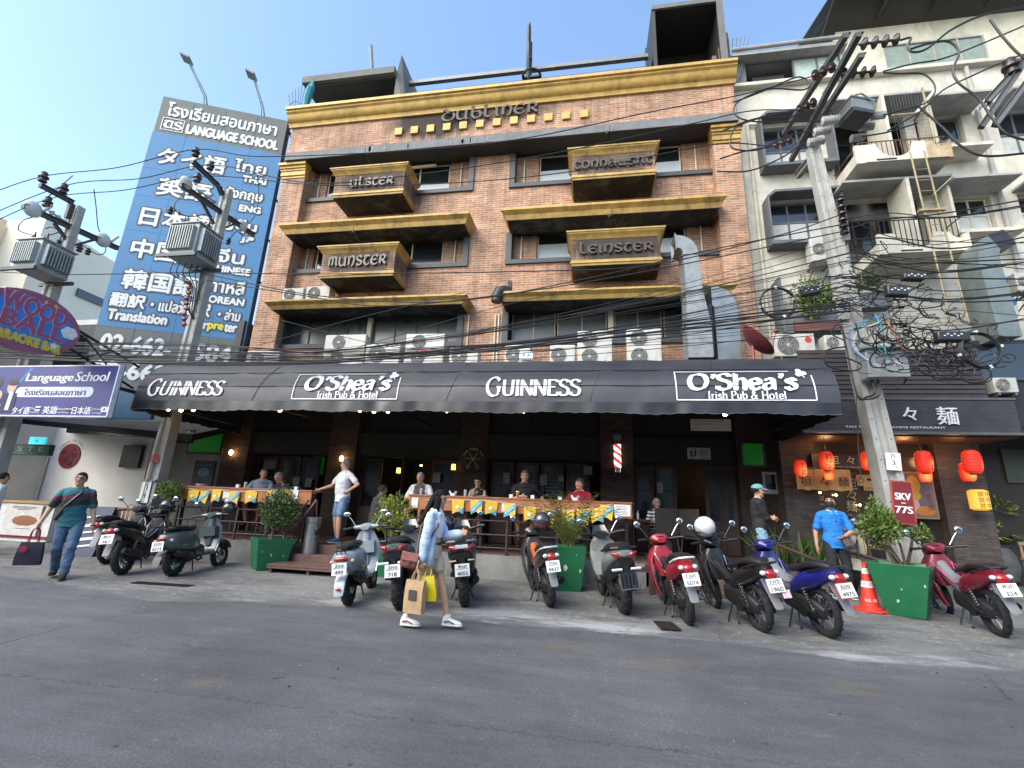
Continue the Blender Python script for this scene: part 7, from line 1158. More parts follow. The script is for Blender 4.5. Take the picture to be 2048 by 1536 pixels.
        B_('handlebar', BLKP, lambda b: (b.tube([(.82, -.36, 1.06), (.9, -.2, 1.04), (.92, 0, 1.0), (.9, .2, 1.04), (.82, .36, 1.06)], .017, 8), shell(b, [(.82, 1.02, .1, .03), (.95, 1.03, .12, .05), (1.02, 1.02, .06, .04)]), [b.cyl((.86, s_ * .24, 1.055), (.82, s_ * .37, 1.06), .022, 10) for s_ in (-1, 1)]))
        for s_ in (-1, 1):
            B_('tail_light', REDL, lambda b: b.loft([ring((-.405 + .03 * abs(i - 2) * .5, s_ * (.035 + .035 * i), .80 + .012 * i), (1, 0, 0), (0, 0, 1), .025, (.022, .034, .036, .03, .015)[i], 2, 10) for i in range(5)]))
            B_('indicator', k.get('indm', AMB), lambda b: b.cyl((-.38, s_ * .08, .66), (-.38, s_ * .17, .66), .012, 6, 0) if not k.get('stalk') else b.cyl((-.42, s_ * .06, .64), (-.42, s_ * .2, .64), .018, 8))
            mirror(T, (.92, s_ * .32, 1.26), k.get('mr', (.055, .045)), k.get('mirm', BLKP))
        if k.get('white_tail'): B_('tail_trim', mat('paint_pale', (.55, .56, .57), .25, 0, 0), lambda b: b.loft([ring((-.4, y, .845), (1, 0, 0), (0, 0, 1), .03, .028, 3, 8) for y in (-.09, .09)]))
        B_('hanger', DP, lambda b: (b.box(-.46, -.36, -.06, .06, .5, .62), b.box(-.47, -.45, -.1, .1, .44, .62)))
        if plt: plate(T, (-.49, 0, .55), -.15, *plt, w=.2, h=.16)
        elif k.get('noplate'):
            F_ = TR((-.49, 0, .5)) @ Matrix(((0, 0, -1, 0), (-1, 0, 0, 0), (0, 1, 0, 0), (0, 0, 0, 1))) @ Euler((-.2, 0, 0)).to_matrix().to_4x4(); b = MB(); holes(b, -.12, .12, -.1, .1, [(-.1 + i * .052, -.1 + i * .052 + .018, -.08, .08) for i in range(4)], -.004, .004, 0)
            b.v = [tuple(F_ @ Vector((x, z, y))) for x, y, z in b.v]; b.build('plate_bracket', BLKP, T); b = MB(); b.cbox((0, -.1, 0), (.25, .012, .01), 0, T=F_); b.cbox((-.12, 0, 0), (.012, .2, .01), 0, T=F_); b.cbox((.12, 0, 0), (.012, .2, .01), 0, T=F_); b.build('plate_rim', ALLOY, T)
    else:
        B_('tail_panel', P, lambda b: shell(b, [(-.43, .79, .04, .04), (-.36, .78, .09, .065), (-.2, .74, .125, .095), (0, .68, .145, .12), (.2, .62, .14, .13), (.38, .54, .11, .11), (.5, .48, .07, .07)], 0, 2.6))
        B_('frame_cover', DP, lambda b: shell(b, [(.3, .48, .08, .1), (.5, .5, .07, .1), (.7, .58, .055, .085), (.88, .7, .05, .08)], 0, 2.8))
        B_('leg_shield', P, lambda b: ([b.loft([ring((x, s_ * y, z), (0, .5, .0), (1, 0, .2), .05, d, 2.4, 10) for x, y, z, d in ((.76, .15, .26, .06), (.84, .19, .42, .11), (.92, .205, .6, .135), (.98, .18, .76, .12), (1.0, .11, .88, .08))]) for s_ in (-1, 1)], upright(b, [(.5, .88, .05, .09), (.68, .95, .09, .15), (.82, .98, .1, .16), (.93, .97, .07, .1)])))
        if k.get('inner'): B_('inner_panel', k['inner'], lambda b: shell(b, [(.42, .52, .1, .09), (.6, .55, .085, .09), (.78, .64, .075, .1), (.9, .76, .07, .1)], 0, 2.8))
        B_('front_fender', k.get('ff', P), lambda b: b.loft([ring((L_ + (Rr + .025) * cos(a), 0, Rr + (Rr + .025) * sin(a)), (0, 1, 0), (cos(a), 0, sin(a)), .055, .012, 2.2, 12) for a in [radians(40 + 13 * i) for i in range(9)]]))
        B_('rear_fender', GFEN, lambda b: b.loft([ring((-.30 - .045 * i, 0, .66 - .072 * i), (0, 1, 0), (.35, 0, 1), .062 - .002 * i, .018 + .004 * (i == 4), 2.6, 12) for i in range(5)]))
        B_('seat', SEATM, lambda b: shell(b, [(-.36, .86, .05, .02), (-.28, .875, .11, .04), (0, .85, .125, .05), (.15, .8, .12, .05), (.35, .77, .1, .05), (.48, .74, .06, .04)], 0, 2.6))
        B_('headset', P, lambda b: (shell(b, [(.84, 1.0, .06, .03), (.91, 1.03, .13, .065), (1.02, 1.0, .145, .095), (1.1, .96, .1, .08)], 0, 2.4)))
        B_('meter', GLASS, lambda b: b.ell((.9, 0, 1.055), (.05, .07, .012)))
        B_('handlebar', BLKP, lambda b: (b.tube([(.84, -.34, 1.03), (.93, -.15, 1.02), (.93, .15, 1.02), (.84, .34, 1.03)], .014, 8), [(b.cyl((.87, s_ * .22, 1.03), (.83, s_ * .35, 1.03), .02, 10), b.tube([(.93, s_ * .18, 1.03), (.93, s_ * .34, 1.02)], .006, 5)) for s_ in (-1, 1)]))
        B_('headlight', CLEAR, lambda b: b.ell((1.07, 0, .98), (.03, .08, .045)))
        B_('tail_light', REDL, lambda b: shell(b, [(-.47, .72, .03, .03), (-.45, .73, .065, .055), (-.38, .76, .07, .06)], 0, 2.2))
        for s_ in (-1, 1): B_('indicator', CLEAR, lambda b: b.ell((-.42, s_ * .085, .755), (.04, .035, .03)))
        B_('grab_rail', k.get('grab', BLKP), lambda b: b.tube([(-.05, -.13, .78), (-.3, -.13, .84), (-.44, -.09, .87), (-.47, 0, .875), (-.44, .09, .87), (-.3, .13, .84), (-.05, .13, .78)], .013, 7))
        B_('side_stripe', k.get('stripe', CHR), lambda b: [b.tube([(.36, s_ * .1, .6), (.5, s_ * .085, .58), (.72, s_ * .075, .66), (.88, s_ * .12, .82)], .009, 5) for s_ in (-1, 1)])
        for s_ in (-1, 1): mirror(T, (.86, s_ * .33, 1.26), k.get('mr', (.05, .055)), k.get('mirm', BLKP))
        if plt: plate(T, (-.50, 0, .62), -.35, *plt, back=k.get('back'), tz=k.get('tz', 0))
        if k.get('sticker'): plate(T, (-.52, -.1, .52), -.35, '', '', mat('pink_sticker', (.6, .45, .5), .5, 0, .3, 30), .1, .09)
    return T
bike('classic_scooter', 'light grey classic scooter with plate 499 beside the terrace steps', 'scooter', (697, 1210), 101, 'vespa', (.25, .29, .32), ('2ขฮ', '499'), sqm=1, mirm=mat('mirror_pale', (.5, .5, .46), .4), rack=1, low_ref=1, tlw=.1)
bike('classic_scooter', 'dark grey classic scooter with oval red tail light at the left', 'scooter', (345, 1153), 98, 'vespa', (.055, .075, .08), ('1กก', '8373'), rack=2, fend=BLKP)
bike('motorcycle', 'black motorcycle with muffler and alloy wheels left of the dark classic scooter', 'motorcycle', (243, 1150), 108, 'slim', (.014, .014, .016), ('8กฮ', '461'), tr=.055, stripe=mat('grey_decal', (.2, .2, .2), .4), grab=BLKP)
bike('motorcycle', 'black motorcycle almost hidden behind another at the far left', 'motorcycle', (212, 1128), 110, 'slim', (.02, .02, .022), None, tr=.045)
bike('maxi_scooter', 'black maxi scooter with double red tail lights and plate 4055', 'scooter', (930, 1213), 104, 'maxi', (.045, .05, .055), ('9กศ', '4055'), white_tail=1)
bike('maxi_scooter', 'grey green maxi scooter hidden behind the walking woman', 'scooter', (800, 1218), 102, 'maxi', (.10, .125, .115), ('3กข', '718'), grab=BLKP, stalk=1, indm=CLEAR)
bike('small_motorcycle', 'orange and black small motorcycle with plate 9437 before the counter', 'motorcycle', (1100, 1214), 107, 'slim', (.025, .025, .026), ('7กด', '9437'), tr=.06, ff=mat('orange_fairing', (.6, .13, .015), .35), grab=mat('pale_grab', (.5, .5, .5), .4), inner=mat('orange_dim', (.42, .09, .012), .4), stripe=BLKP)
bike('adventure_scooter', 'grey adventure scooter without a plate by the right terrace steps', 'scooter', (1250, 1228), 101, 'maxi', (.21, .225, .215), None, noplate=1, stalk=1, indm=CLEAR, chromex=1, grab=BLKP, mirm=CHR)
bike('small_scooter', 'red and white small scooter with plate 5074 before the barber steps', 'motorcycle', (1378, 1250), 95, 'slim', (.32, .015, .025), ('1ขศ', '5074'), grab=mat('white_grab', (.65, .65, .63), .35), ff=MATS['white_grab'], chromex=1, tr=.045, mirm=CHR)
bike('underbone_motorcycle', 'black underbone motorcycle with plate 1960 and white helmet above', 'motorcycle', (1525, 1264), 103, 'slim', (.012, .012, .014), ('1กวิ', '1960'), sticker=1)
bike('underbone_motorcycle', 'blue underbone motorcycle with red bordered plate 4975', 'motorcycle', (1658, 1276), 103, 'slim', (.012, .016, .16), ('6ฮช', '4975'), back=mat('plate_border_red', (.5, .03, .05), .5), inner=GFEN, stripe=GFEN)
bike('underbone_motorcycle', 'dark red underbone motorcycle with spoked wheels and plate 324 at far right', 'motorcycle', (2003, 1274), 82, 'slim', (.2, .012, .03), ('พนก', '324'), rim='spoke', inner=GFEN, stripe=mat('pink_stripe', (.6, .05, .15), .4), mirm=CHR)
bike('classic_scooter', 'cream classic scooter facing out behind the man in the blue polo', 'scooter', Vector((4.98, 10.75, gz(5, 10.75))), -112, 'vespa', (.6, .53, .36), None)
# helmets, each resting on a bike
def helmet(px, py, Y, lb, c1, c2=None, r=.14, visor=True, ya=0):
    p = at(px, py, Y); T = thing('helmet', lb, 'helmet', p, ya, 'helmets left on the bikes'); b = MB(); b.ell((0, 0, 0), (r, r * 1.12, r), 0, 20, 14); 
    o = b.build('shell', mat('helmet_%.2f%.2f' % (c1[0], c1[2]), c1, .2, 0, .05, 6, coat=.5, spec=.7), T)
    if c2:
        b = MB(); b.ell((.0, -.004, -.01), (r * 1.012, r * 1.06, r * .6), 0, 20, 10, (.5, .3, 0)); b.build('graphic', mat('helmet_g%.2f' % sum(c2), c2, .25, 0, .5, 18), T)
    if visor: b = MB(); b.ell((0, r * .25, -.01), (r * .95, r * .95, r * .45), 0, 16, 8); b.build('visor', mat('dark_visor', (.015, .015, .02), .05, 0, 0, spec=1), T)
    b = MB(); b.torus(r * .85, .012, 20, 6, 0, TR((0, 0, -r * .55))); b.build('rim', BLKP, T)
def on_bike(lbl, loc):
    o = [x for x in bpy.data.objects if x.get('label') == lbl][0]; return Matrix.Translation(o.location) @ o.rotation_euler.to_matrix().to_4x4() @ Vector(loc)
for lbl, loc, lb, c1, c2, r in (('black underbone motorcycle with plate 1960 and white helmet above', (.86, .1, 1.25), 'white patterned helmet on the black underbone motorcycle', (.62, .62, .62), (.4, .41, .43), .15), ('orange and black small motorcycle with plate 9437 before the counter', (.82, -.16, 1.18), 'black and red helmet on the orange motorcycle', (.04, .04, .045), (.25, .03, .05), .15), ('black motorcycle with muffler and alloy wheels left of the dark classic scooter', (.85, -.2, 1.14), 'shiny black helmet on the black motorcycle at the left', (.015, .015, .018), None, .13), ('dark grey classic scooter with oval red tail light at the left', (1.0, -.3, 1.12), 'black helmet hanging on the handlebar of the dark grey scooter', (.02, .02, .024), None, .13), ('black maxi scooter with double red tail lights and plate 4055', (.8, .25, 1.14), 'black helmet on the handlebar of the black maxi scooter', (.016, .016, .018), None, .14), ('cream classic scooter facing out behind the man in the blue polo', (1.0, 0, 1.16), 'black helmet on the cream scooter', (.02, .018, .018), None, .14)):
    p = on_bike(lbl, loc); q0 = at; at = lambda *a: p; helmet(0, 0, 0, lb, c1, c2, r); at = q0
# ================================================================== people
from mathutils import noise as MN
def cap_(mb, p0, p1, r0, r1, n=12, mi=0):  # rounded tapered limb
    p0, p1 = Vector(p0), Vector(p1); d = (p1 - p0); L_ = d.length or 1e-4; d /= L_; pts, rs = [], []
    for a in (-1, -.85, -.5, 0): pts.append(p0 + d * a * r0); rs.append(max(.002, r0 * math.sqrt(max(0, 1 - a * a))))
    for t in (.25, .5, .75): pts.append(p0.lerp(p1, t)); rs.append(r0 + (r1 - r0) * t)
    for a in (0, .5, .85, 1): pts.append(p1 + d * a * r1); rs.append(max(.002, r1 * math.sqrt(max(0, 1 - a * a))))
    mb.tube(pts, rs, n, mi)
def ik(a, c, l1, l2, hint):
    a, c, hint = Vector(a), Vector(c), Vector(hint); d = c - a; L_ = min(d.length, (l1 + l2) * .999); d.normalize(); x = (l1 * l1 - l2 * l2 + L_ * L_) / (2 * L_); h = math.sqrt(max(0, l1 * l1 - x * x)); n = hint - d * hint.dot(d)
    n.normalize(); return a + d * x + n * h, a + d * L_
def remesh(mb, name, mats, parent, vox, wr=0, paint=None, sm=2, cut=None):
    o = MB.build(mb, name, mats[0]); q = o.modifiers.new('r', 'REMESH'); q.mode = 'VOXEL'; q.voxel_size = vox
    dg = bpy.context.evaluated_depsgraph_get(); me = bpy.data.meshes.new_from_object(o.evaluated_get(dg)); o.modifiers.clear(); old = o.data; o.data = me; bpy.data.meshes.remove(old); me.name = name
    b = bmesh.new(); b.from_mesh(me)
    if cut:
        b.verts.ensure_lookup_table(); bmesh.ops.delete(b, geom=[v for v in b.verts if cut(v.co)], context='VERTS')
    for _ in range(sm): bmesh.ops.smooth_vert(b, verts=b.verts, factor=.5, use_axis_x=True, use_axis_y=True, use_axis_z=True)
    if wr:
        b.normal_update()
        for v in b.verts: c = v.co; v.co = c + v.normal * wr * (MN.noise(Vector((c.x * 7, c.y * 7, c.z * 13))) + .6 * MN.noise(Vector((c.x * 22 + 3, c.y * 22, c.z * 30))))
    b.to_mesh(me); b.free(); me.materials.clear()
    for m in mats: me.materials.append(m)
    if paint: me.polygons.foreach_set('material_index', [paint(p.center) for p in me.polygons])
    me.polygons.foreach_set('use_smooth', [True] * len(me.polygons))
    if parent is not None: o.parent = parent
    return o
EYE = mat('eye_dark', (.025, .018, .014), .3, 0, 0); LIP = mat('lip', (.32, .12, .1), .5, 0, 0)
def cloth(nm, c, var=.12): return mat('cloth_' + nm, c, .85, 0, var, 9, .25, 180)
def person(lb, base, yaw, h=1.72, skin=(.48, .28, .19), seat=None, lean=0, side=0, wl=(.27, -.05, .84), wr=(-.27, -.05, .84), al=(.10, .02, .08), ar=(-.10, -.02, .08), eh=((.3, .6, -.1), (-.3, .6, -.1)), kh=((.1, -1, 0), (-.1, -1, 0)), hy=0, hp=0, ht=0, top=None, topm=None, sleeve=.55, bottom=None, bl=1.0, shoe=None, hair=None, hairk='short', belly=0, fem=0, curl=.9, extra=None, grip=(0, 0), tpaint=None, crop=0, loose=1.0, sock=None):
    s = h / 1.72; ph = (seat if seat is not None else .93 * s); base = Vector(base)
    SK = mat('skin_%.3f' % sum(skin), skin, .55, 0, .1, 14, 0, spec=.4)
    up = Vector((side, -lean, 1)).normalized()
    def sp(t, fx=0): return Vector((0, 0, ph)) + Vector((up.x * t * s, up.y * t * s * (.5 + t), t * s * up.z))
    hw = (.155, .165, .135 + .01 * fem * 0, .165 - .02 * fem, .155 - .03 * fem, .055); hd = (.105, .112, .1 + belly, .115 + belly * .5, .09, .055); hs = (-.1, 0, .15, .33, .465, .535)
    if fem: hw = (.16, .165, .12, .145, .13, .045)
    sh = .185 - .03 * fem
    def torso(mb, inf=0, i0=0, i1=6, ext=None):
        rg = []
        for i in range(i0, i1): rg.append(ring(sp(hs[i]) + Vector((0, -belly * .5 * s if i in (2, 3) else 0, 0)), (1, 0, 0), (0, 1, up.y * -.3), (hw[i] + inf) * s, (hd[i] + inf) * s, 2.3, 20))
        if ext is not None: rg.insert(0, ring(sp(ext), (1, 0, 0), (0, 1, 0), (hw[0] + inf * 1.4) * s, (hd[0] + inf * 1.6) * s, 2.3, 20))
        mb.loft(rg)
    SL, SR = sp(.425) + Vector((sh * s, 0, 0)), sp(.425) + Vector((-sh * s, 0, 0))
    ua, fa = .285 * s, .255 * s
    EL, WL = ik(SL, Vector(wl) * s if seat is None else Vector(wl), ua, fa, eh[0]); ER, WR = ik(SR, Vector(wr) * s if seat is None else Vector(wr), ua, fa, eh[1])
    HL, HR = Vector((.088 * s, 0, ph - .02 * s)), Vector((-.088 * s, 0, ph - .02 * s)); th, ca = .43 * s, .41 * s
    KL, AL_ = ik(HL, Vector(al) * (s if seat is None else 1), th, ca, kh[0]); KR, AR = ik(HR, Vector(ar) * (s if seat is None else 1), th, ca, kh[1])
    HC = sp(.64) + Vector((0, -.02 * s, 0)); HM = Matrix.Translation(HC) @ Euler((radians(hp), radians(ht), radians(hy)), 'ZXY'[::-1] if False else 'XYZ').to_matrix().to_4x4() @ Matrix.Scale(s, 4)
    b = MB(); torso(b, 0); cap_(b, sp(.47), HC + Vector((0, .01, -.03)) * s, .058 * s, .052 * s)
    for sd, (S_, E_, W_) in ((1, (SL, EL, WL)), (-1, (SR, ER, WR))):
        k = .86 if fem else 1; cap_(b, S_, E_, .05 * s * k, .04 * s * k); cap_(b, sp(.475) + (S_ - sp(.425)) * .3, S_, .028 * s * k, .04 * s * k); cap_(b, E_, W_, .041 * s * k, .027 * s * k)
        g = grip[0] if sd == 1 else grip[1]; d = (W_ - E_).normalized(); d = (d + Vector((0, 0, -.35 if not g else 0))).normalized() if not g else d; sdv = Vector((-sd, 0, 0)); sdv = (sdv - d * sdv.dot(d)).normalized(); pn = d.cross(sdv).normalized()
        if pn.y > 0: pn = -pn
        fw = sdv.cross(d) * (1 if sd > 0 else -1); wv = d.cross(fw).normalized(); pc = W_ + d * .05 * s
        b.loft([ring(W_ + d * t * s, fw, wv, a * s, c_ * s, 2.6, 12) for t, a, c_ in ((0, .026, .02), (.03, .036, .016), (.07, .042, .015), (.095, .04, .012))])
        for i in range(4):
            o = W_ + d * .088 * s + fw * (.03 - .02 * i) * s; L_ = (.062, .072, .068, .052)[i] * s; cu = curl * (1.6 if g else .55) * (1 + .08 * i); pts = [o]
            dd = Vector(d)
            for j in range(3): ang = cu * (.35 + .3 * j) ; dd = (d * cos(ang) + wv * (-1 if wv.dot(sdv) < 0 else 1) * sin(ang)).normalized(); pts.append(pts[-1] + dd * L_ / 3 * 1.15)
            b.tube(pts, [.0095 * s, .0092 * s, .0085 * s, .006 * s], 7)
        o = W_ + d * .03 * s + fw * .032 * s; b.tube([o, o + (d * .6 + fw * .7) * .035 * s, o + (d * 1.0 + fw * .5 + wv * (-.4 if wv.dot(sdv) < 0 else .4)) * .06 * s], [.012 * s, .0105 * s, .007 * s], 7)
    for H_, K_, A_ in ((HL, KL, AL_), (HR, KR, AR)):
        k = .92 if fem else 1; cap_(b, H_, K_, .082 * s * k, .054 * s * k); cap_(b, K_, A_.lerp(K_, .55), .053 * s * k, .053 * s * k); cap_(b, A_.lerp(K_, .6), A_, .052 * s * k, .033 * s * k); cap_(b, A_ + Vector((0, .02, -.045)) * s, A_ + Vector((0, -.13, -.055)) * s, .033 * s, .026 * s)
    b.ell((0, 0, .015), (.074, .092, .1), 0, 18, 14, T=HM); b.ell((0, -.018, -.05), (.058, .068, .062), 0, 16, 10, T=HM); b.ell((0, -.06, -.085), (.03, .03, .025), T=HM); b.tube([HM @ Vector(p) for p in ((0, -.088, .03), (0, -.1, .0), (0, -.108, -.022), (0, -.088, -.03))], [.008 * s, .011 * s, .015 * s, .006 * s], 8); b.ell((0, -.082, .048), (.05, .02, .012), T=HM)
    for sd in (1, -1): b.ell((sd * .076, .01, -.005), (.012, .022, .032), T=HM); b.ell((sd * .036, -.07, -.02), (.022, .02, .018), T=HM)
    HI = HM.inverted()
    def fp(c):
        q = HI @ c
        if q.y > -.05 or abs(q.z) > .12 or abs(q.x) > .08: return 0
        if abs(abs(q.x) - .031) < .014 and abs(q.z - .012) < .0065: return 1
        if abs(abs(q.x) - .033) < .019 and abs(q.z - .042) < .006: return 3
        if abs(q.x) < .024 and abs(q.z + .058) < .007: return 2
        return 0
    HA = mat('hair_%.3f' % sum(hair), hair, .85, 0, .35, 40, .4, 150, spec=.15) if hair else EYE
    o = remesh(b, 'person', [SK, EYE, LIP, HA], None, .0095 * s, paint=fp, sm=2); o.location = base; o.rotation_euler = (0, 0, radians(yaw)); tag(o, lb, 'person')
    if topm:
        b = MB(); inf = .016 * loose; torso(b, inf, 2 if crop else 0, 5, ext=None if crop else -.13); b.loft([ring(sp(t), (1, 0, 0), (0, 1, 0), w * s, w * .9 * s, 2, 16) for t, w in ((.42, .15 if not fem else .11), (.47, .13 if not fem else .1), (.50, .098), (.52, .074))])
        if sleeve:
            for S_, E_, W_ in ((SL, EL, WL), (SR, ER, WR)):
                f = sleeve; cap_(b, S_, S_.lerp(E_, min(1, f)), .062 * s, .06 * s * (.9 if f >= 1 else 1.0) * (1 + .3 * (loose - 1))); cap_(b, sp(.475) + (S_ - sp(.425)) * .35, S_ + Vector((0, 0, .006)), .05 * s, .052 * s)
                if f > 1: cap_(b, E_, E_.lerp(W_, f - 1), .056 * s * loose, .045 * s * loose)
        tp = None
        if tpaint: tp = tpaint
        remesh(b, top or 'shirt', topm if isinstance(topm, list) else [topm], o, .013 * s, .0095 * loose, tp, 2, cut=None)
    if bottom:
        b = MB(); torso(b, .012, 0, 2); b.loft([ring(sp(t), (1, 0, 0), (0, 1, 0), w * s, d_ * s, 2.3, 18) for t, w, d_ in ((0, .175, .122), (.06, .165, .115), (.085, .155, .11))])
        for H_, K_, A_ in ((HL, KL, AL_), (HR, KR, AR)):
            if bl <= 1: cap_(b, H_, H_.lerp(K_, bl), .1 * s, (.088 if bl > .6 else .1) * s)
            else: cap_(b, H_, K_, .1 * s, .075 * s); cap_(b, K_, K_.lerp(A_, bl - 1), .075 * s, .066 * s)
        remesh(b, 'trousers' if bl > 1 else 'shorts', [bottom], o, .013 * s, .012, None, 2)
    if shoe:
        for A_ in (AL_, AR):
            b = MB(); fo = -1; b.loft([ring(A_ + Vector((0, y, z)) * s, (1, 0, 0), (0, 0, 1), w * s, hh * s, 2.6, 14) for y, z, w, hh in ((.065, -.035, .02, .03), (.05, -.025, .036, .05), (0, -.02, .042, .055), (-.06, -.04, .045, .038), (-.13, -.048, .048, .03), (-.175, -.055, .035, .02), (-.19, -.06, .012, .01))])
            q = b.build('shoe', shoe[0], o); b = MB(); b.loft([ring(A_ + Vector((0, y, -.068)) * s, (1, 0, 0), (0, 0, 1), w * s, .012 * s, 3, 12) for y, w in ((.07, .02), (.05, .04), (-.06, .047), (-.14, .05), (-.185, .03), (-.195, .01))]); b.build('sole', shoe[1], q)
            if len(shoe) > 2: b = MB(); [b.tube([A_ + Vector((sg * .046, .03, -.03)) * s, A_ + Vector((sg * .05, -.03, -.015)) * s, A_ + Vector((sg * .05, -.1, -.045)) * s], .008 * s, 5) for sg in (1, -1)]; b.build('stripe', shoe[2], q)
            if sock: b = MB(); b.cyl(A_ + Vector((0, 0, -.02)) * s, A_ + Vector((0, 0, .05)) * s, .042 * s, 12); b.build('sock', sock, o)
    if hair:
        b = MB(); n, m = 28, 16; R_ = (.083, .1, .112) if hairk != 'buzz' else (.0785, .096, .105); vs = []; fs = []
        for i in range(m + 1):
            for k in range(n): a, e = 2 * pi * k / n, pi / 2 - pi * .62 * i / m; rr = 1 + .03 * MN.noise(Vector((cos(a) * 5, sin(a) * 5, e * 6))); vs.append((R_[0] * cos(a) * cos(e) * rr, R_[1] * sin(a) * cos(e) * rr + .006, R_[2] * sin(e) * rr + .015))
        def keep(p):
            f = -p[1]; line = .062 if f > .045 else (.03 if f > .02 else (-.02 if f > -.03 else -.055)); return p[2] > line
        for i in range(m):
            for k in range(n):
                q = (i * n + k, i * n + (k + 1) % n, (i + 1) * n + (k + 1) % n, (i + 1) * n + k)
                if all(keep(vs[j]) for j in q): fs.append(q)
        b.add(vs, fs, 0, HM)
        if hairk == 'long':
            rg = []
            for t in range(9): z = .06 - .055 * t; y = .03 + .012 * t; rg.append([HM @ Vector(((.088 - .0 * t) * sin(a) * (1 + .05 * sin(3 * t + a * 7)), y + .075 * -cos(a) * -1 * (1 - .03 * t), z)) for a in [(-1.75 + 3.5 * k / 14) for k in range(15)]])
            b.loft(rg, 0, False, False); b.loft([[HM @ Vector((.087, -.03 - .006 * t + w, .03 - .045 * t)) for w in (-.02, .03, .07)] for t in range(6)], 0, False, False); b.loft([[HM @ Vector((-.087, -.03 - .006 * t + w, .03 - .045 * t)) for w in (-.02, .03, .07)] for t in range(6)], 0, False, False)
        if hairk == 'bun': b.ell((0, .1, .06), (.045, .045, .045), T=HM)
        q = b.build('hair', HA, o)
        md = q.modifiers.new('thick', 'SOLIDIFY'); md.thickness = .008 * s; md.offset = -1
    if extra: extra(o, dict(SL=SL, SR=SR, EL=EL, ER=ER, WL=WL, WR=WR, HM=HM, sp=sp, s=s, KL=KL, KR=KR, AL=AL_, AR=AR))
    return o
def glasses(o, HM, dark=False):
    b = MB()
    for sd in (1, -1): b.torus(.022, .003, 16, 5, 0, HM @ TR((sd * .033, -.093, .012), (pi / 2, 0, 0))); b.tube([HM @ Vector((sd * .055, -.09, .015)), HM @ Vector((sd * .08, .0, .01))], .003, 4)
    b.tube([HM @ Vector((-.012, -.097, .015)), HM @ Vector((.012, -.097, .015))], .003, 4); b.build('glasses', BLKP, o)
DENIM = cloth('denim', (.075, .13, .22), .35); SKA, SKW, SKR = (.47, .27, .165), (.57, .33, .22), (.58, .29, .2)
BOXP = []
def held(o, p):  # point of a person in world space
    return Matrix.Translation(o.location) @ Euler(o.rotation_euler).to_matrix().to_4x4() @ Vector(p)
# 1 walking man in the teal shirt, at the left
q = ag(112, 1157); band = lambda c: (2 if .03 > (c.z - 1.3 - .18 * c.x) > -.02 else 1 if -.02 >= (c.z - 1.3 - .18 * c.x) > -.17 else 0) if c.y < .02 else 0
def ex1(o, d):
    b = MB(); b.tube([d['sp'](.5) + Vector((.1, .02, .02)), d['sp'](.42) + Vector((.06, -.14, 0)), d['sp'](.2) + Vector((-.1, -.165, 0)), d['sp'](-.02) + Vector((-.2, -.05, 0)), d['sp'](.0) + Vector((-.15, .14, 0)), d['sp'](.35) + Vector((.05, .16, 0)), d['sp'](.5) + Vector((.1, .02, .02))], .018, 6); b.build('bag_strap', BLKP, o); glasses(o, d['HM']); b = MB(); w = d['WL']; b.torus(.03, .009, 16, 6, 0, TR(w)); b.build('wristwatch', BLKP, o); ex1.W = d['WR']
o1 = person('man in teal shirt with dark band and jeans carrying a dark tote bag', q, 42, 1.72, SKA, lean=.03, side=-.03, wl=(.30, -.06, .83), wr=(-.36, -.1, .86), al=(.1, -.14, .09), ar=(-.08, .2, .12), hy=-6, ht=6, topm=[cloth('teal', (.02, .12, .15)), cloth('charcoal', (.025, .025, .028)), cloth('maroon', (.13, .015, .04))], tpaint=band, bottom=DENIM, bl=1.93, shoe=(cloth('black', (.015, .015, .016)), BLKP), hair=(.014, .012, .011), sleeve=.75, loose=1.2, belly=.02, grip=(0, 1), extra=ex1)
def bag(nm, lb, p, w, d, h, m, mh, yaw=0, hh=.16, extra=None, taper=1.0):
    T = thing(nm, lb, 'bag', p, yaw); b = MB(); b.loft([[(sx_ * w / 2 * k * (1 + .02 * sin(7 * t + sx_)), sy_ * d / 2 * (1 if t < .9 else .5), -hh - h + h * t) for sx_, sy_ in ((-1, -1), (0, -1.25), (1, -1), (1, 1), (0, 1.1), (-1, 1))] for t, k in ((0, 1), (.03, 1.0), (.35, 1.0), (.7, .5 + .5 * taper), (1, taper))]); b.build('body', m, T, sharp=25)
    b = MB()
    for s_ in (-1, 1): b.tube(cat_rom([(-w * .22 * taper, s_ * d * .3, -hh), (-w * .14, s_ * .015, -.03), (0, s_ * .01, .01), (w * .14, s_ * .015, -.03), (w * .22 * taper, s_ * d * .3, -hh)], 5), .008, 5)
    b.build('handle', mh, T)
    if extra: extra(T)
    return T
p = held(o1, ex1.W + Vector((-.01, -.02, -.09)))
def lg(T): b = MB(); b.lathe([(.05, 0), (.05, .004), (.005, .005)], 12, 0, face((-.07, -.085, -.3))); b.build('logo', mat('tote_red', (.3, .02, .05), .6), T)
bag('tote_bag', 'dark navy tote bag with red handles held by the walking man', p, .31, .12, .34, cloth('tote', (.018, .016, .03)), mat('handle_red', (.35, .015, .05), .6), radians(38), .2, lg, .85)
# 2 person cut by the left edge
p = at(-4, 1010, 8.2); person('person in white shirt with black shoulder bag cut by the left edge', (p.x - .12, 8.2, .06), 150, 1.68, SKA, topm=cloth('white', (.7, .7, .72)), bottom=cloth('cream_trouser', (.5, .48, .45)), bl=1.9, shoe=(cloth('black', (.015, .015, .016)), BLKP), hair=(.014, .012, .011), sleeve=1.6, extra=lambda o, d: (lambda b: (b.cbox((-.18, .08, .95), (.16, .14, .28)), b.tube([(-.18, .08, 1.08), (-.15, .02, 1.42)], .015, 5), b.build('shoulder_bag', BLKP, o)))(MB()))
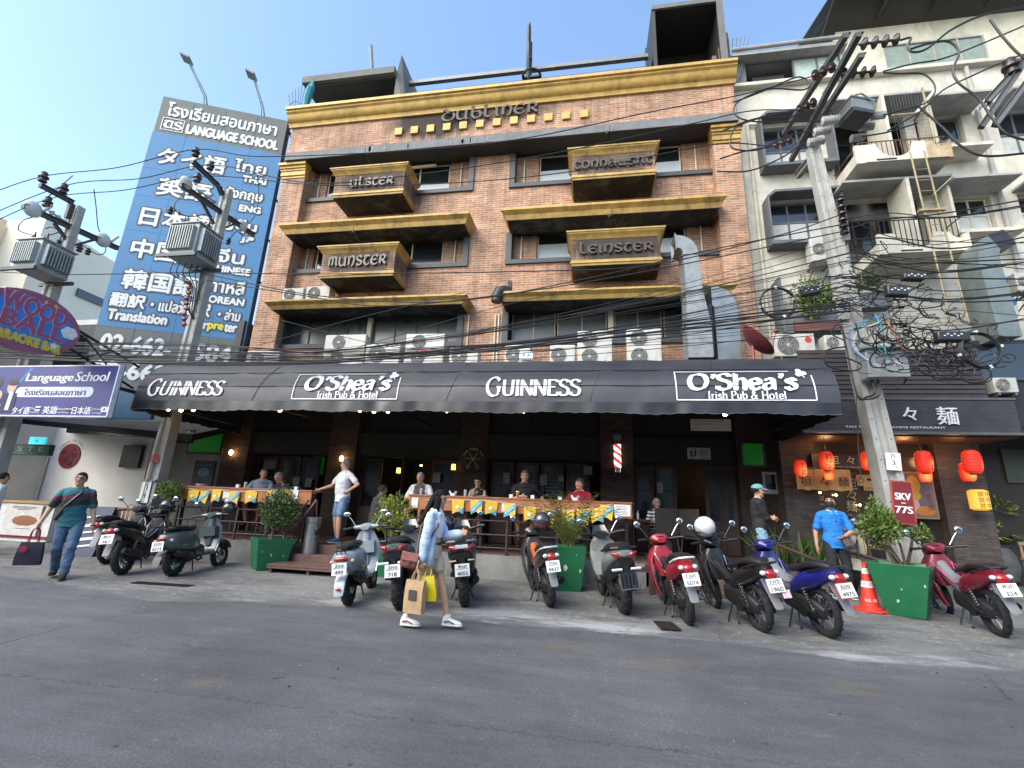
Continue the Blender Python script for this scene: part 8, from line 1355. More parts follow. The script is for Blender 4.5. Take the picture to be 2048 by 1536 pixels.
# 3 woman crossing the road with phone and bags
q = ag(850, 1256)
def ex3(o, d):
    s = d['s']; b = MB()
    b.tube([d['sp'](.5) + Vector((.07, .0, .03)), d['sp'](.3) + Vector((-.14, -.1, 0)), d['sp'](.05) + Vector((-.19, .02, 0)), (-.24, .1, .84)], .01, 5); b.tube([d['sp'](.5) + Vector((.07, .02, .03)), d['sp'](.3) + Vector((-.1, .13, 0)), (-.24, .1, .84)], .01, 5); b.build('bag_strap', mat('strap_brown', (.12, .04, .03), .6), o)
    b = MB()
    for t, w, dd in ((-.12, .185, .135), (0, .18, .14), (.2, .165, .135), (.4, .165, .12), (.47, .15, .1)): pass
    inn = []
    for i, (t, w, dd) in enumerate(((-.2, .19, .15), (-.05, .185, .15), (.15, .16, .14), (.33, .165, .135), (.46, .15, .105), (.49, .085, .075))): inn.append([d['sp'](t) + Vector((w * sin(a) * s, -dd * cos(a) * s, 0)) for a in [radians(52 + 256 * k / 18) for k in range(19)]])
    b.loft(inn, 0, False, False); q = b.build('open_shirt', SHIRTB, o); md = q.modifiers.new('t', 'SOLIDIFY'); md.thickness = .008
    b = MB(); 
    for S_, E_, W_ in ((d['SL'], d['EL'], d['WL']), (d['SR'], d['ER'], d['WR'])): cap_(b, S_, E_, .062 * s, .068 * s); cap_(b, E_, E_.lerp(W_, .92), .068 * s, .058 * s)
    remesh(b, 'sleeve', [SHIRTB], o, .013, .008, None, 2)
    b = MB(); b.torus(1, .06, 28, 6, 0, Matrix.Translation(d['sp'](.075)) @ Matrix.Diagonal((.158 * s, .115 * s, .14, 1)), 2.2); b.build('belt', BLKP, o); ex3.d = d
SHIRTB = mat('pale_blue_stripe', (.42, .54, .70), .85, 0, .22, 26, .2, 150)
o3 = person('woman in open pale blue shirt and beige shorts crossing with phone and bags', q, 90, 1.63, (.5, .29, .18), lean=.05, wl=(.07, -.36, 1.14), wr=(-.22, .04, .80), al=(.06, -.27, .1), ar=(-.06, .24, .09), kh=((0, -1, .2), (0, -1, .1)), eh=((.3, .8, -.6), (-.2, 1, 0)), hp=14, topm=cloth('white', (.7, .7, .72)), crop=1, sleeve=0, bottom=cloth('beige', (.50, .40, .29), .2), bl=.52, shoe=(cloth('shoe_white', (.72, .71, .68), .06), mat('sole_white', (.7, .69, .66), .6), mat('shoe_stripe', (.12, .05, .06), .6)), hair=(.012, .011, .012), hairk='long', fem=1, grip=(1, 1), sock=cloth('white', (.7, .7, .72)), extra=ex3)
d3 = ex3.d
T = thing('mobile_phone', 'dark phone in the hand of the crossing woman', 'phone', held(o3, d3['WL'] + Vector((-.03, -.11, .035))), radians(90)); b = MB(); b.cbox((0, 0, 0), (.075, .012, .15), 0, (-.7, 0, 0)); b.build('body', mat('phone_body', (.06, .035, .02), .3), T, bevel=.004)
p = held(o3, d3['WR'] + Vector((0, -.0, -.10)))
def pb(T): b = MB(); b.box(-.05, .05, -.066, -.062, -.31, -.2); b.build('label_patch', mat('paper_label', (.06, .05, .055), .7), T)
KRAFT = mat('kraft_paper', (.42, .28, .15), .8, 0, .2, 10, .2, 60)
bag('paper_bag', 'brown kraft paper bag with dark square label held by the crossing woman', p + Vector((-.03, -.05, -.02)), .24, .09, .35, KRAFT, KRAFT, radians(-12), .10, pb); bag('plastic_bag', 'yellow plastic bag behind the brown paper bag', p + Vector((.07, .07, .0)), .23, .11, .27, mat('yellow_plastic', (.65, .50, .01), .35, 0, .15, 12, .5, 20), mat('yellow_plastic', (.65, .50, .01), .35), radians(10), .08, None, .6)
T = thing('handbag', 'small reddish brown leather handbag hanging behind the crossing woman', 'bag', held(o3, Vector((-.27, .17, .77))), radians(14)); LTH = mat('red_leather', (.24, .075, .06), .4, 0, .2, 10); b = MB(); b.cbox((0, 0, 0), (.2, .09, .17), 0, (0, .15, 0)); b.build('body', LTH, T, bevel=.03); b = MB(); b.cbox((.01, -.053, .045), (.195, .012, .095), 0, (0, .15, 0)); b.build('flap', mat('red_leather_light', (.36, .13, .11), .4), T, bevel=.005); b = MB(); b.cbox((-.0, -.064, -.01), (.035, .01, .04), 0, (0, .15, 0)); b.build('buckle', CHR, T)
# 4 man in white t-shirt at the head of the steps
o4 = person('man in white t-shirt and blue shorts standing at the top of the terrace steps', (-5.30, 9.72, .57), -30, 1.78, SKW, wl=(.20, -.02, 1.02), wr=(-.42, -.30, 1.04), al=(.12, -.06, .08), ar=(-.11, .05, .08), eh=((1, .5, 0), (-.4, .4, -.6)), hy=-52, topm=cloth('white', (.7, .7, .72)), bottom=cloth('light_denim', (.14, .22, .34), .25), bl=.82, shoe=(cloth('shoe_blue', (.03, .08, .16)), mat('sole_pale', (.4, .5, .55), .6)), hair=(.16, .15, .14), hairk='buzz', belly=.035, sleeve=.65, loose=1.1)
# seated drinkers behind the counters: pelvis on bar stools
STM = mat('stool_wood', (.06, .03, .02), .5, 0, .2, 9)
def stool(x, y, lb, z0=.55, hh=.78):
    T = thing('bar_stool', lb, 'stool', (x, y, z0), 0, 'bar stools on the terrace'); b = MB(); b.lathe([(.01, hh - .04), (.17, hh - .04), (.175, hh - .01), (.15, hh), (.01, hh)], 20); b.build('seat', SEATM, T)
    for i in range(4): a = pi / 4 + i * pi / 2; b = MB(); b.tube([(.13 * cos(a), .13 * sin(a), hh - .04), (.19 * cos(a), .19 * sin(a), 0)], .016, 6); b.build('leg', STM, T)
    b = MB(); b.torus(.165, .01, 20, 5, 0, TR((0, 0, .3))); b.build('foot_ring', STM, T)
def drinker(lb, px, py_top, topm, hair, skin, Y=10.12, yaw=0, **k):
    p = at(px, py_top, Y); z0 = .55; h = k.pop('h', 1.72); seat = p.z - z0 - .75 * h / 1.72 + .0; stool(p.x, Y + .02, k.pop('sl'), hh=max(.6, seat - .1))
    kw = dict(al=(.12, -.3, .34), ar=(-.12, -.3, .34), wl=(.16, -.34, seat + .2), wr=(-.16, -.34, seat + .2), kh=((.2, -1, .8), (-.2, -1, .8)), lean=.1, bottom=cloth('dark_shorts', (.04, .04, .045)), bl=.8, shoe=(BLKP, BLKP), eh=((.6, .4, -.6), (-.6, .4, -.6))); kw.update(k)
    for w in ('wl', 'wr'):
        if callable(kw[w]): kw[w] = kw[w](seat)
    return person(lb, (p.x, Y, z0), yaw, h, skin, seat=seat, topm=topm, hair=hair, **kw), seat
drinker('man in grey blue shirt drinking behind the left counter', 528, 938, cloth('grey_blue', (.2, .25, .31)), (.1, .09, .08), SKR, Y=10.3, yaw=22, hy=18, side=.06, hairk='buzz', sl='bar stool under the man in the grey blue shirt')
drinker('man in navy shirt bending his head beside the man in grey blue', 574, 945, cloth('navy', (.015, .022, .05)), (.2, .19, .18), SKR, Y=10.3, yaw=-15, hp=25, lean=.25, sl='bar stool under the man in the navy shirt', extra=lambda o, d: glasses(o, d['HM']))
drinker('grey haired man in a grey and white shirt looking down at the counter', 847, 945, [cloth('grey', (.09, .09, .095)), cloth('white', (.7, .7, .72))], (.3, .29, .28), SKR, hp=22, lean=.2, tpaint=lambda c: 1 if abs(c.x) > .125 else 0, hairk='buzz', sl='bar stool under the man in the grey and white shirt', sleeve=.8)
ow, sw = drinker('woman with glasses and dark tank top holding a phone behind the counter', 958, 955, cloth('black', (.015, .015, .016)), (.012, .01, .01), (.5, .29, .18), h=1.6, fem=1, hairk='bun', sleeve=0, hp=14, wl=lambda s_: (.04, -.27, s_ + .3), wr=lambda s_: (-.04, -.27, s_ + .32), sl='bar stool under the woman in the tank top', extra=lambda o, d: glasses(o, d['HM']), grip=(1, 1))
T = thing('mobile_phone', 'dark phone held by the seated woman with glasses', 'phone', held(ow, Vector((-.03, -.36, sw + .37)))); b = MB(); b.cbox((0, 0, 0), (.075, .012, .15), 0, (-.3, 0, 0)); b.build('body', mat('phone_black', (.02, .02, .02), .3), T, bevel=.004)
drinker('man in black t-shirt with a beer behind the counter', 1052, 942, cloth('black', (.015, .015, .016)), (.12, .11, .1), SKR, h=1.8, side=-.04, hp=6, yaw=10, hy=-8, wl=lambda s_: (.36, -.16, s_ + .16), wr=lambda s_: (-.1, -.38, s_ + .24), sl='bar stool under the man in the black t-shirt', sleeve=.75)
drinker('man in red t-shirt behind the right end of the counter', 1160, 958, [cloth('red', (.28, .008, .03)), cloth('white', (.7, .7, .72))], (.06, .05, .045), SKR, hy=-30, yaw=-20, side=.05, wr=lambda s_: (-.28, -.32, s_ + .22), sl='bar stool under the man in the red t-shirt', sleeve=.8, hairk='buzz', belly=.03, tpaint=lambda c: 1 if (abs(c.x) < .1 and .0 < c.z - 1.02 < .035 and c.y < 0 and int((c.x + 1) * 70) % 2) else 0)
# 5 seated man with his back to the street
person('man in grey polo shirt seated with his back to the street on the terrace', (-5.0, 10.75, .55), 128, 1.74, SKW, seat=.52, lean=.16, wl=(.2, -.3, .78), wr=(-.2, -.3, .78), al=(.12, -.42, .09), ar=(-.12, -.4, .09), kh=((.1, -1, 1), (-.1, -1, 1)), topm=cloth('grey_polo', (.19, .185, .175)), bottom=cloth('khaki', (.22, .19, .13)), bl=.85, shoe=(BLKP, BLKP), hair=(.1, .09, .08), sleeve=.7, loose=1.1)
# 6 man in cap looking right
p = at(1512, 968, 8.9)
def ex6(o, d):
    HM = d['HM']; b = MB(); b.loft([[HM @ Vector((.088 * cos(2 * pi * k / 20) * c_, .104 * sin(2 * pi * k / 20) * c_ + .005, z)) for k in range(20)] for z, c_ in ((.045, 1.0), (.075, .98), (.1, .86), (.122, .6), (.132, .25), (.134, .02))]); q = b.build('cap', mat('cap_teal', (.13, .29, .30), .8, 0, .12, 20), o); b = MB(); b.loft([[HM @ Vector((.075 * sin(a), -.085 - .085 * t * cos(a), .05 - .01 * t - .02 * abs(sin(a)) * t)) for a in [-1.2 + 2.4 * k / 10 for k in range(11)]] for t in (0, .5, 1)], 0, False, False); w = b.build('brim', MATS['cap_teal'], q); w.modifiers.new('t', 'SOLIDIFY').thickness = .008
person('man in teal cap, black sweater and faded jeans looking right with arms folded', (p.x, 8.9, .38), 72, p.z - .36, SKA, wl=(-.06, -.2, 1.12), wr=(.1, -.24, 1.10), eh=((.8, .3, -.6), (-.8, .3, -.6)), topm=cloth('black', (.015, .015, .016)), bottom=mat('faded_denim', (.2, .32, .42), .85, 0, .3, 9), bl=1.92, shoe=(BLKP, BLKP), hair=(.014, .012, .011), sleeve=1.75, extra=ex6, belly=.015)
# 7 man in blue polo and mask
def ex7(o, d):
    HM = d['HM']; b = MB(); b.loft([[HM @ Vector((x * (1.0 - .25 * abs(t - .5)), -.108 + 5.2 * x * x - .012 * (1 - abs(2 * t - 1)) - .01, .0 - .085 * t)) for x in [-.07 + .02 * k for k in range(8)]] for t in (0, .25, .5, .75, 1)], 0, False, False); q = b.build('face_mask', mat('mask_black', (.012, .012, .013), .8), o); q.modifiers.new('t', 'SOLIDIFY').thickness = .006
    b = MB(); b.torus(1, .1, 24, 6, 0, Matrix.Translation(d['sp'](.51)) @ Matrix.Diagonal((.075, .072, .18, 1))); b.build('collar', MATS['cloth_polo_blue'], o); ex7.d = d; b = MB(); b.tube([d['sp'](.49) + Vector((.0, -.085, 0)), d['sp'](.42) + Vector((0, -.118, 0)), d['sp'](.33) + Vector((0, -.148, 0))], .012, 6); b.tube([d['sp'](.36) + Vector((.05, -.142, 0)), d['sp'](.36) + Vector((.13, -.115, 0))], .005, 5); b.build('placket', mat('polo_dark', (.015, .15, .5), .85), o); b = MB(); [b.tube([d['sp'](.515) + Vector((s_ * .07, -.03, .0)), d['sp'](.475) + Vector((s_ * .03, -.1, 0)), d['sp'](.44) + Vector((s_ * .05, -.115, 0))], .009, 5) for s_ in (1, -1)]; b.build('collar_edge', WHITE, o)
q = Vector((4.15, 9.25, .185))
o7 = person('man in bright blue polo shirt and black face mask holding gloves', q, 0, 1.70, SKA, wl=(.06, -.22, 1.0), wr=(-.30, -.02, .84), al=(.15, .02, .085), ar=(-.12, .0, .085), eh=((.9, .3, -.3), (-.3, .6, -.1)), hy=-32, hp=-6, topm=cloth('polo_blue', (.02, .2, .62), .08), bottom=cloth('dark_denim', (.016, .018, .026), .3), bl=1.93, shoe=(cloth('shoe_black', (.02, .02, .025)), mat('sole_white', (.7, .69, .66), .6), WHITE), hair=(.012, .011, .012), sleeve=.82, loose=1.25, grip=(1, 0), extra=ex7)
T = thing('work_gloves', 'black and white ribbed gloves held by the man in the blue polo', 'gloves', held(o7, ex7.d['WL'] + Vector((-.05, -.08, -.02)))); GLV = mat('glove_black', (.03, .025, .028), .8, 0, .5, 40)
for k in range(2):
    b = MB(); M_ = TR((.05 * k, .01 * k, 0), (0, -.45 - .2 * k, 0)); b.cbox((0, 0, -.06), (.1, .04, .14), 0, T=M_); [b.tube([M_ @ Vector((-.04 + .026 * i, 0, -.12)), M_ @ Vector((-.045 + .03 * i, -.01, -.21 + .01 * abs(i - 1.5)))], .012, 6) for i in range(4)]; b.build('glove', GLV, T)
    b = MB(); [b.tube([M_ @ Vector((-.035 + .023 * i, -.022, -.02)), M_ @ Vector((-.035 + .023 * i, -.022, -.13))], .004, 4) for i in range(4)]; b.build('rib', mat('glove_stripe', (.4, .3, .3), .8), T)
# 8 woman in stripes inside the right doorway
person('elderly woman in striped top seated in the shade by the barber door', (at(1310, 1000, 11.2).x, 11.2, .55), 15, 1.6, (.45, .24, .18), seat=.5, lean=.1, fem=1, wl=(.12, -.3, .75), wr=(-.12, -.3, .75), al=(.1, -.42, .08), ar=(-.1, -.42, .08), kh=((.1, -1, 1), (-.1, -1, 1)), topm=[cloth('black', (.015, .015, .016)), cloth('white', (.7, .7, .72))], tpaint=lambda c: int(c.z * 28) % 2, bottom=cloth('dark_shorts', (.04, .04, .045)), bl=1.8, shoe=(BLKP, BLKP), hair=(.45, .42, .4), sleeve=1.3)
# ================================================================== planters and plants
RL = random.Random(21)
PGREEN = mat('planter_green', (.012, .12, .05), .4, 0, .1, 4, dirt=.0); CHIP = mat('chipped_paint', (.45, .47, .42), .8, 0, .2, 10)
LF1 = leafmat('leaf_bright', (.045, .085, .012), (.09, .15, .022), (.19, .25, .05)); LF2 = leafmat('leaf_dark', (.015, .04, .008), (.04, .085, .014), (.12, .17, .035)); LF3 = leafmat('leaf_palm', (.07, .12, .02), (.12, .18, .04), (.2, .22, .07)); LF4 = leafmat('leaf_lime', (.10, .14, .015), (.2, .24, .03), (.34, .36, .07)); BARK = mat('bark', (.08, .055, .04), .9, 0, .3, 20)
def leaf(mb, p, d, s_, w=.45, mi=0):
    d = Vector(d).normalized(); u = d.cross(Vector((RL.gauss(0, 1), RL.gauss(0, 1), RL.gauss(0, 1))))
    if u.length < 1e-3: u = d.orthogonal()
    u.normalize(); n = d.cross(u); p = Vector(p); mb.add([p, p + d * s_ * .5 + u * s_ * w * .5 + n * s_ * .06, p + d * s_, p + d * s_ * .5 - u * s_ * w * .5 + n * s_ * .06], [(0, 1, 2, 3)], mi)
def foliage(mb, c, r, n, size, lumps=14):
    c = Vector(c); L_ = []
    for _ in range(lumps): v = Vector((RL.gauss(0, 1), RL.gauss(0, 1), RL.gauss(0, 1))).normalized() * RL.uniform(.25, .72); L_.append((Vector((v.x * r[0], v.y * r[1], v.z * r[2])), RL.uniform(.26, .42)))
    for i in range(n):
        o, q = RL.choice(L_); v = Vector((RL.gauss(0, 1), RL.gauss(0, 1), RL.gauss(0, 1))).normalized(); k = RL.uniform(.45, 1.0); p = c + o + Vector((v.x * r[0], v.y * r[1], v.z * r[2])) * q * k; leaf(mb, p, v + Vector((0, 0, .35)) + Vector((RL.gauss(0, .5), RL.gauss(0, .5), RL.gauss(0, .5))), size * RL.uniform(.6, 1.25))
def planter(T, top, bot, h, yaw=0):
    b = MB(); M_ = TR((0, 0, 0), (0, 0, yaw)); t = .03
    sq = lambda a, z: [(-a, -a, z), (a, -a, z), (a, a, z), (-a, a, z)]
    b.loft([sq(bot, 0), sq(top, h), sq(top - t, h), sq(top - t - .02, h - .08)], T=M_); b.build('planter_box', PGREEN, T, sharp=20, bevel=.006)
    b = MB(); b.loft([sq(top - t - .005, h - .07), sq(top - t - .01, h - .05)], T=M_); b.build('soil', mat('soil', (.05, .035, .025), .95, 0, .3, 20), T)
    b = MB()
    for i in range(5):
        f = RL.choice((0, 1)); z = RL.uniform(.05, h * .98); a = bot + (top - bot) * z / h + .0015; s_ = RL.uniform(.006, .022) * (2 if RL.random() < .15 else 1); x = RL.uniform(-.9, .9) * a; 
        pts = [(x + s_ * cos(k * 1.05) * RL.uniform(.5, 1.2), z + 1.5 * s_ * sin(k * 1.05) * RL.uniform(.5, 1.2)) for k in range(6)]
        b.add([M_ @ Vector((px, -(bot + (top - bot) * pz / h) - .0015, pz)) if f == 0 else M_ @ Vector((-(bot + (top - bot) * pz / h) - .0015, px, pz)) for px, pz in pts], [tuple(range(6))])
    b.build('chipped_paint', CHIP, T, smooth=False)
def bush(lb, pix, size, crown, n, leafs, m, pl=None, yaw=0, nm='potted_shrub', z0=None, lumps=14):
    g = pix if isinstance(pix, Vector) else ag(*pix); T = thing(nm, lb, 'potted plant', g, 0)
    h = 0
    if pl: planter(T, *pl, yaw); h = pl[2]
    c_ = Vector(crown); b = MB()
    for i in range(5): b.tube([(RL.uniform(-.08, .08), RL.uniform(-.08, .08), h - .08), (RL.uniform(-.12, .12) + c_.x * .5, RL.uniform(-.1, .1), h + (c_.z - h) * .5), (c_.x + RL.uniform(-.5, .5) * size[0], c_.y + RL.uniform(-.4, .4) * size[1], c_.z + RL.uniform(.1, .6) * size[2])], [.022, .016, .006], 6)
    b.build('stem', BARK, T); b = MB(); foliage(b, c_, size, n, leafs, lumps); b.build('foliage', m, T, smooth=False); return T
bush('green planter with a tall dense shrub left of the terrace steps', (535, 1138), (.48, .42, .58), (.05, 0, 1.1), 5200, .05, LF2, (.33, .25, .58), .85, lumps=24)
bush('loose round shrub beside the leaning concrete pole at the left counter end', Vector((at(343, 990, 9.1).x, 9.1, .09)), (.42, .36, .38), (0, 0, 1.38), 2200, .055, LF1, None)
bush('bright yellow green shrub behind the light grey scooter', Vector((at(788, 1030, 9.0).x, 9.0, .08)), (.46, .36, .42), (0, 0, 1.12), 3000, .052, LF4, (.26, .2, .5), lumps=18)
g = Vector((4.62, 8.35, .13)); bush('large chipped green corner planter with shrub at the foot of the right pole', g, (.36, .34, .5), (-.15, .05, 1.22), 2600, .06, LF1, (.37, .22, .72), .92, lumps=22)
b = MB(); foliage(b, (0, 0, 0), (.2, .2, .2), 240, .07, 5); o = b.build('foliage', LF1, bpy.data.objects['potted_shrub.003'], smooth=False); o.location = (.32, .1, 1.2)
b = MB(); b.tube([(.15, .1, .7), (.25, .1, 1.0), (.32, .1, 1.25)], [.025, .018, .008], 6); b.build('stem', BARK, bpy.data.objects['potted_shrub.003'])
# palm
g = ag(1137, 1185); g.y += .25; T = thing('potted_palm', 'green planter with a feathery palm before the counter', 'potted plant', g); planter(T, .30, .2, .74, .03); bs, bf = MB(), MB()
for i in range(28):
    a = RL.uniform(0, 2 * pi); k = RL.uniform(.15, .5); L_ = RL.uniform(.75, 1.25); base = Vector((RL.uniform(-.08, .08), RL.uniform(-.08, .08), .7)); d = Vector((cos(a) * k, sin(a) * k, 1)).normalized(); pts = []
    for j in range(9): t = j / 8; pts.append(base + d * L_ * t + Vector((cos(a), sin(a), -.8)) * (.42 * t * t * L_ * (.4 + k)))
    bs.tube(pts, [.009 - .0008 * j for j in range(9)], 5)
    for j in range(2, 9):
        for q in range(2):
            tg = (pts[j] - pts[j - 1]).normalized(); sd = tg.cross(Vector((0, 0, 1))); sd = sd.normalized() if sd.length > .01 else Vector((1, 0, 0)); p = pts[j - 1].lerp(pts[j], q / 2)
            for s_ in (-1, 1): dd = (sd * s_ + tg * .9 + Vector((0, 0, RL.uniform(-.25, .15)))).normalized(); l = RL.uniform(.14, .24); e = p + dd * l; mdl = p + dd * l * .5 + Vector((0, 0, .01)); w = tg * .011; bf.add([p, mdl + w, e + Vector((0, 0, -.03)), mdl - w], [(0, 1, 2, 3)])
bs.build('stem', mat('palm_stem', (.16, .15, .04), .6), T); bf.build('frond', LF3, T, smooth=False)
# snake plants, right-hand jungle, ivy boxes
def blades(lb, c_, n, h0, h1, spread, m, nm='snake_plant', w=.03, pot=None):
    T = thing(nm, lb, 'potted plant', c_); b = MB()
    for i in range(n):
        x, y = RL.uniform(-1, 1) * spread[0], RL.uniform(-1, 1) * spread[1]; h = RL.uniform(h0, h1); dx, dy = RL.gauss(0, .16), RL.gauss(0, .12); a = RL.uniform(0, pi); u = Vector((cos(a), sin(a), 0)); r_ = []
        for t in (0, .35, .7, 1): p = Vector((x + dx * t * h * (1 + t), y + dy * t * h * (1 + t), .2 + h * t)); ww = w * (.6, 1, .8, .05)[int(t * 3 + .01)]; r_.append([p - u * ww, p + Vector((-u.y, u.x, 0)) * ww * .3, p + u * ww])
        b.loft(r_, 0, False, False)
    b.build('foliage', m, T, smooth=False); b = MB(); b.loft([[(-spread[0] - .06, -spread[1] - .06, 0), (spread[0] + .06, -spread[1] - .06, 0), (spread[0] + .06, spread[1] + .06, 0), (-spread[0] - .06, spread[1] + .06, 0)], [(-spread[0] - .08, -spread[1] - .08, .26), (spread[0] + .08, -spread[1] - .08, .26), (spread[0] + .08, spread[1] + .08, .26), (-spread[0] - .08, spread[1] + .08, .26)]]); b.build('trough', pot or mat('trough_brown', (.1, .06, .04), .8), T)
blades('row of spiky snake plants in a trough before the restaurant window', Vector((4.2, 10.7, .25)), 60, .45, .85, (.75, .14), LF2)
q = ag(2012, 1172); q.y += .2; T = thing('potted_shrub', 'big grey stone pot with ferns and a leafy shrub at far right', 'potted plant', q); b = MB(); b.lathe([(.2, 0), (.34, .1), (.40, .35), (.36, .6), (.28, .72), (.33, .78), (.29, .78), (.24, .7)], 26); b.build('pot', mat('stone_pot', (.10, .10, .10), .8, 0, .4, 6, .4, 25), T)
b = MB(); foliage(b, (.1, .1, 1.35), (.62, .5, .62), 1500, .11, 20); b.build('foliage', LF1, T, smooth=False); b = MB()
for i in range(26):
    a = RL.uniform(0, 2 * pi); L_ = RL.uniform(.4, .75); r_ = []
    for t in (0, .3, .65, 1): p = Vector((cos(a) * L_ * t, sin(a) * L_ * t, .75 + .35 * sin(t * 2.4) * L_)); u = Vector((-sin(a), cos(a), 0)); w = .05 * (.4, 1, .9, .05)[(0, .3, .65, 1).index(t)]; r_.append([p - u * w, p, p + u * w])
    b.loft(r_, 0, False, False)
b.build('fern', leafmat('leaf_fern', (.10, .15, .02), (.16, .22, .03), (.26, .3, .06)), T, smooth=False); b = MB(); [b.tube([(0, 0, .7), (RL.uniform(-.2, .3), .1, 1.2), (RL.uniform(-.3, .5), .1, 1.7)], [.02, .014, .006], 6) for _ in range(4)]; b.build('stem', BARK, T)
T = thing('ivy_planter', 'ivy spilling over a dark window box on the white block', 'plant', Vector((5.6, 11.75, 6.2))); b = MB(); b.box(-.8, .6, .05, .4, -.3, .25); b.box(-.85, -.78, 0, .5, -.3, 1.2); b.build('window_box', BOXG, T); b = MB(); b.box(-.6, .62, -.02, .05, -.28, -.02); b.build('front_board', mat('box_brown', (.13, .05, .035), .6), T); b = MB(); foliage(b, (-.05, .0, .6), (.75, .25, .62), 2600, .09, 26); b.build('foliage', LF1, T, smooth=False)
T = thing('ivy_planter', 'smaller clump of creeper right of the concrete pole on the white block', 'plant', Vector((6.75, 11.7, 6.9))); b = MB(); foliage(b, (0, 0, .2), (.5, .25, .45), 800, .08, 12); b.build('foliage', LF2, T, smooth=False); b = MB(); b.box(-.5, .5, .05, .35, -.4, 0); b.build('window_box', BOXG, T)
# ================================================================== cone, ash bin, bench, chairs
q = ag(1742, 1222); T = thing('traffic_cone', 'worn orange red traffic cone with two white bands', 'traffic cone', q, .5); T.scale = (.82, .82, .8); CRED = mat('cone_red', (.55, .035, .02), .5, 0, .12, 8, dirt=.2, dcol=(.3, .08, .05)); b = MB(); b.loft([[(a * cos(k * pi / 4 + pi / 8) * 1.08, a * sin(k * pi / 4 + pi / 8) * 1.08, z) for k in range(8)] for a, z in ((.27, 0), (.27, .03), (.25, .04))]); b.build('base', CRED, T, bevel=.005)
rc = lambda z: .165 - .135 * z / .86
b = MB(); b.lathe([(.19, .035), (.185, .06), (rc(.08), .08), (rc(.4), .4), (rc(.8), .8), (.035, .855), (.02, .86)], 28); b.build('body', CRED, T); b = MB()
for z0, z1 in ((.42, .53), (.66, .76)): b.lathe([(rc(z0) + .003, z0), (rc(z1) + .003, z1)], 28, cap=False)
b.build('reflective_band', mat('band_white', (.62, .6, .6), .4, 0, .12, 14), T)
def on_cone(tx, zc, h, arc, m, off=-1.2, nm='lettering'):
    b = MB(); text(b, tx, TR(), arc, h, 0, zc, depth=0); 
    for e, (x, y, z) in enumerate(b.v): r = rc(y) + .006; a = x / r + off; b.v[e] = (r * sin(a), -r * cos(a), y)
    b.build(nm, m, T, smooth=False)
on_cone('ISUZU', .475, .05, .16, mat('band_letter', (.2, .05, .15), .6), -.75); on_cone('จ.ย. กท', .2, .045, .2, WHITE, -.75); on_cone('D', .71, .05, .045, INK, -.75)
p = at(617, 1105, 9.2); T = thing('ash_bin', 'steel cylindrical ash bin standing on the terrace steps', 'bin', Vector((p.x + .03, 9.18, .372))); b = MB(); b.lathe([(.01, 0), (.14, 0), (.145, .02), (.14, .05), (.14, .6), (.15, .61), (.15, .7), (.12, .71), (.01, .69)], 26); b.build('body', mat('brushed_steel', (.35, .35, .35), .35, .9, .1, 20), T, sharp=30); b = MB(); b.ell((.14, -.06, .45), (.05, .06, .09)); b.build('ash_box', BLKP, T)
BW = mat('bench_teak', (.24, .16, .09), .6, 0, .25, 6)
def bench(lb, p, yaw, w=.62):
    T = thing('slatted_bench', lb, 'bench', p, yaw, 'slatted wooden benches before the restaurant'); b = MB()
    for i in range(9): x = -w / 2 + .03 + (w - .06) * i / 8; b.box(x - .018, x + .018, .24, .262, .46, .88)
    b.box(-w / 2, w / 2, .23, .272, .88, .94); b.build('backrest', BW, T); b = MB()
    for i in range(5): y = -.22 + i * .1; b.box(-w / 2, w / 2, y, y + .07, .42, .45)
    b.build('seat', BW, T)
    for x in (-w / 2, w / 2 - .05):
        for y in (-.24, .22): b = MB(); b.box(x, x + .05, y, y + .05, 0, .42 if y > 0 else .62); b.build('leg', BW, T)
        b = MB(); b.box(x - .01, x + .06, -.26, .26, .62, .65); b.build('armrest', BW, T)
p = ag(1930, 1150); bench('slatted teak bench behind the dark red motorcycle', Vector((p.x, 10.4, gz(p.x, 10.4))), -.15, .68); bench('slatted teak bench behind the cream scooter', Vector((5.45, 11.0, gz(5.4, 11))), .2, .7)
RAT = mat('dark_rattan', (.035, .028, .025), .6, 0, .3, 60, .3, 120)
for x, y, ya, lb in ((1.55, 10.9, .2, 'dark woven chair with its back to the street near the striped woman'), (2.2, 10.6, -.9, 'dark woven armchair beside the barber doorway')):
    T = thing('woven_chair', lb, 'chair', (x, y, .55), ya + pi, 'dark chairs outside the barber'); b = MB(); b.box(-.25, .25, -.25, .25, .4, .46); b.build('seat', RAT, T, bevel=.01); b = MB(); b.box(-.25, .25, .22, .27, .46, 1.0); b.build('backrest', RAT, T, bevel=.015)
    for sx_ in (-1, 1):
        for sy_ in (-1, 1): b = MB(); b.tube([(sx_ * .22, sy_ * .22, .4), (sx_ * .25, sy_ * .26, 0)], .018, 6); b.build('leg', RAT, T)
        b = MB(); b.tube([(sx_ * .25, -.24, .42), (sx_ * .27, -.22, .66), (sx_ * .26, .22, .68)], .018, 6); b.build('armrest', RAT, T)
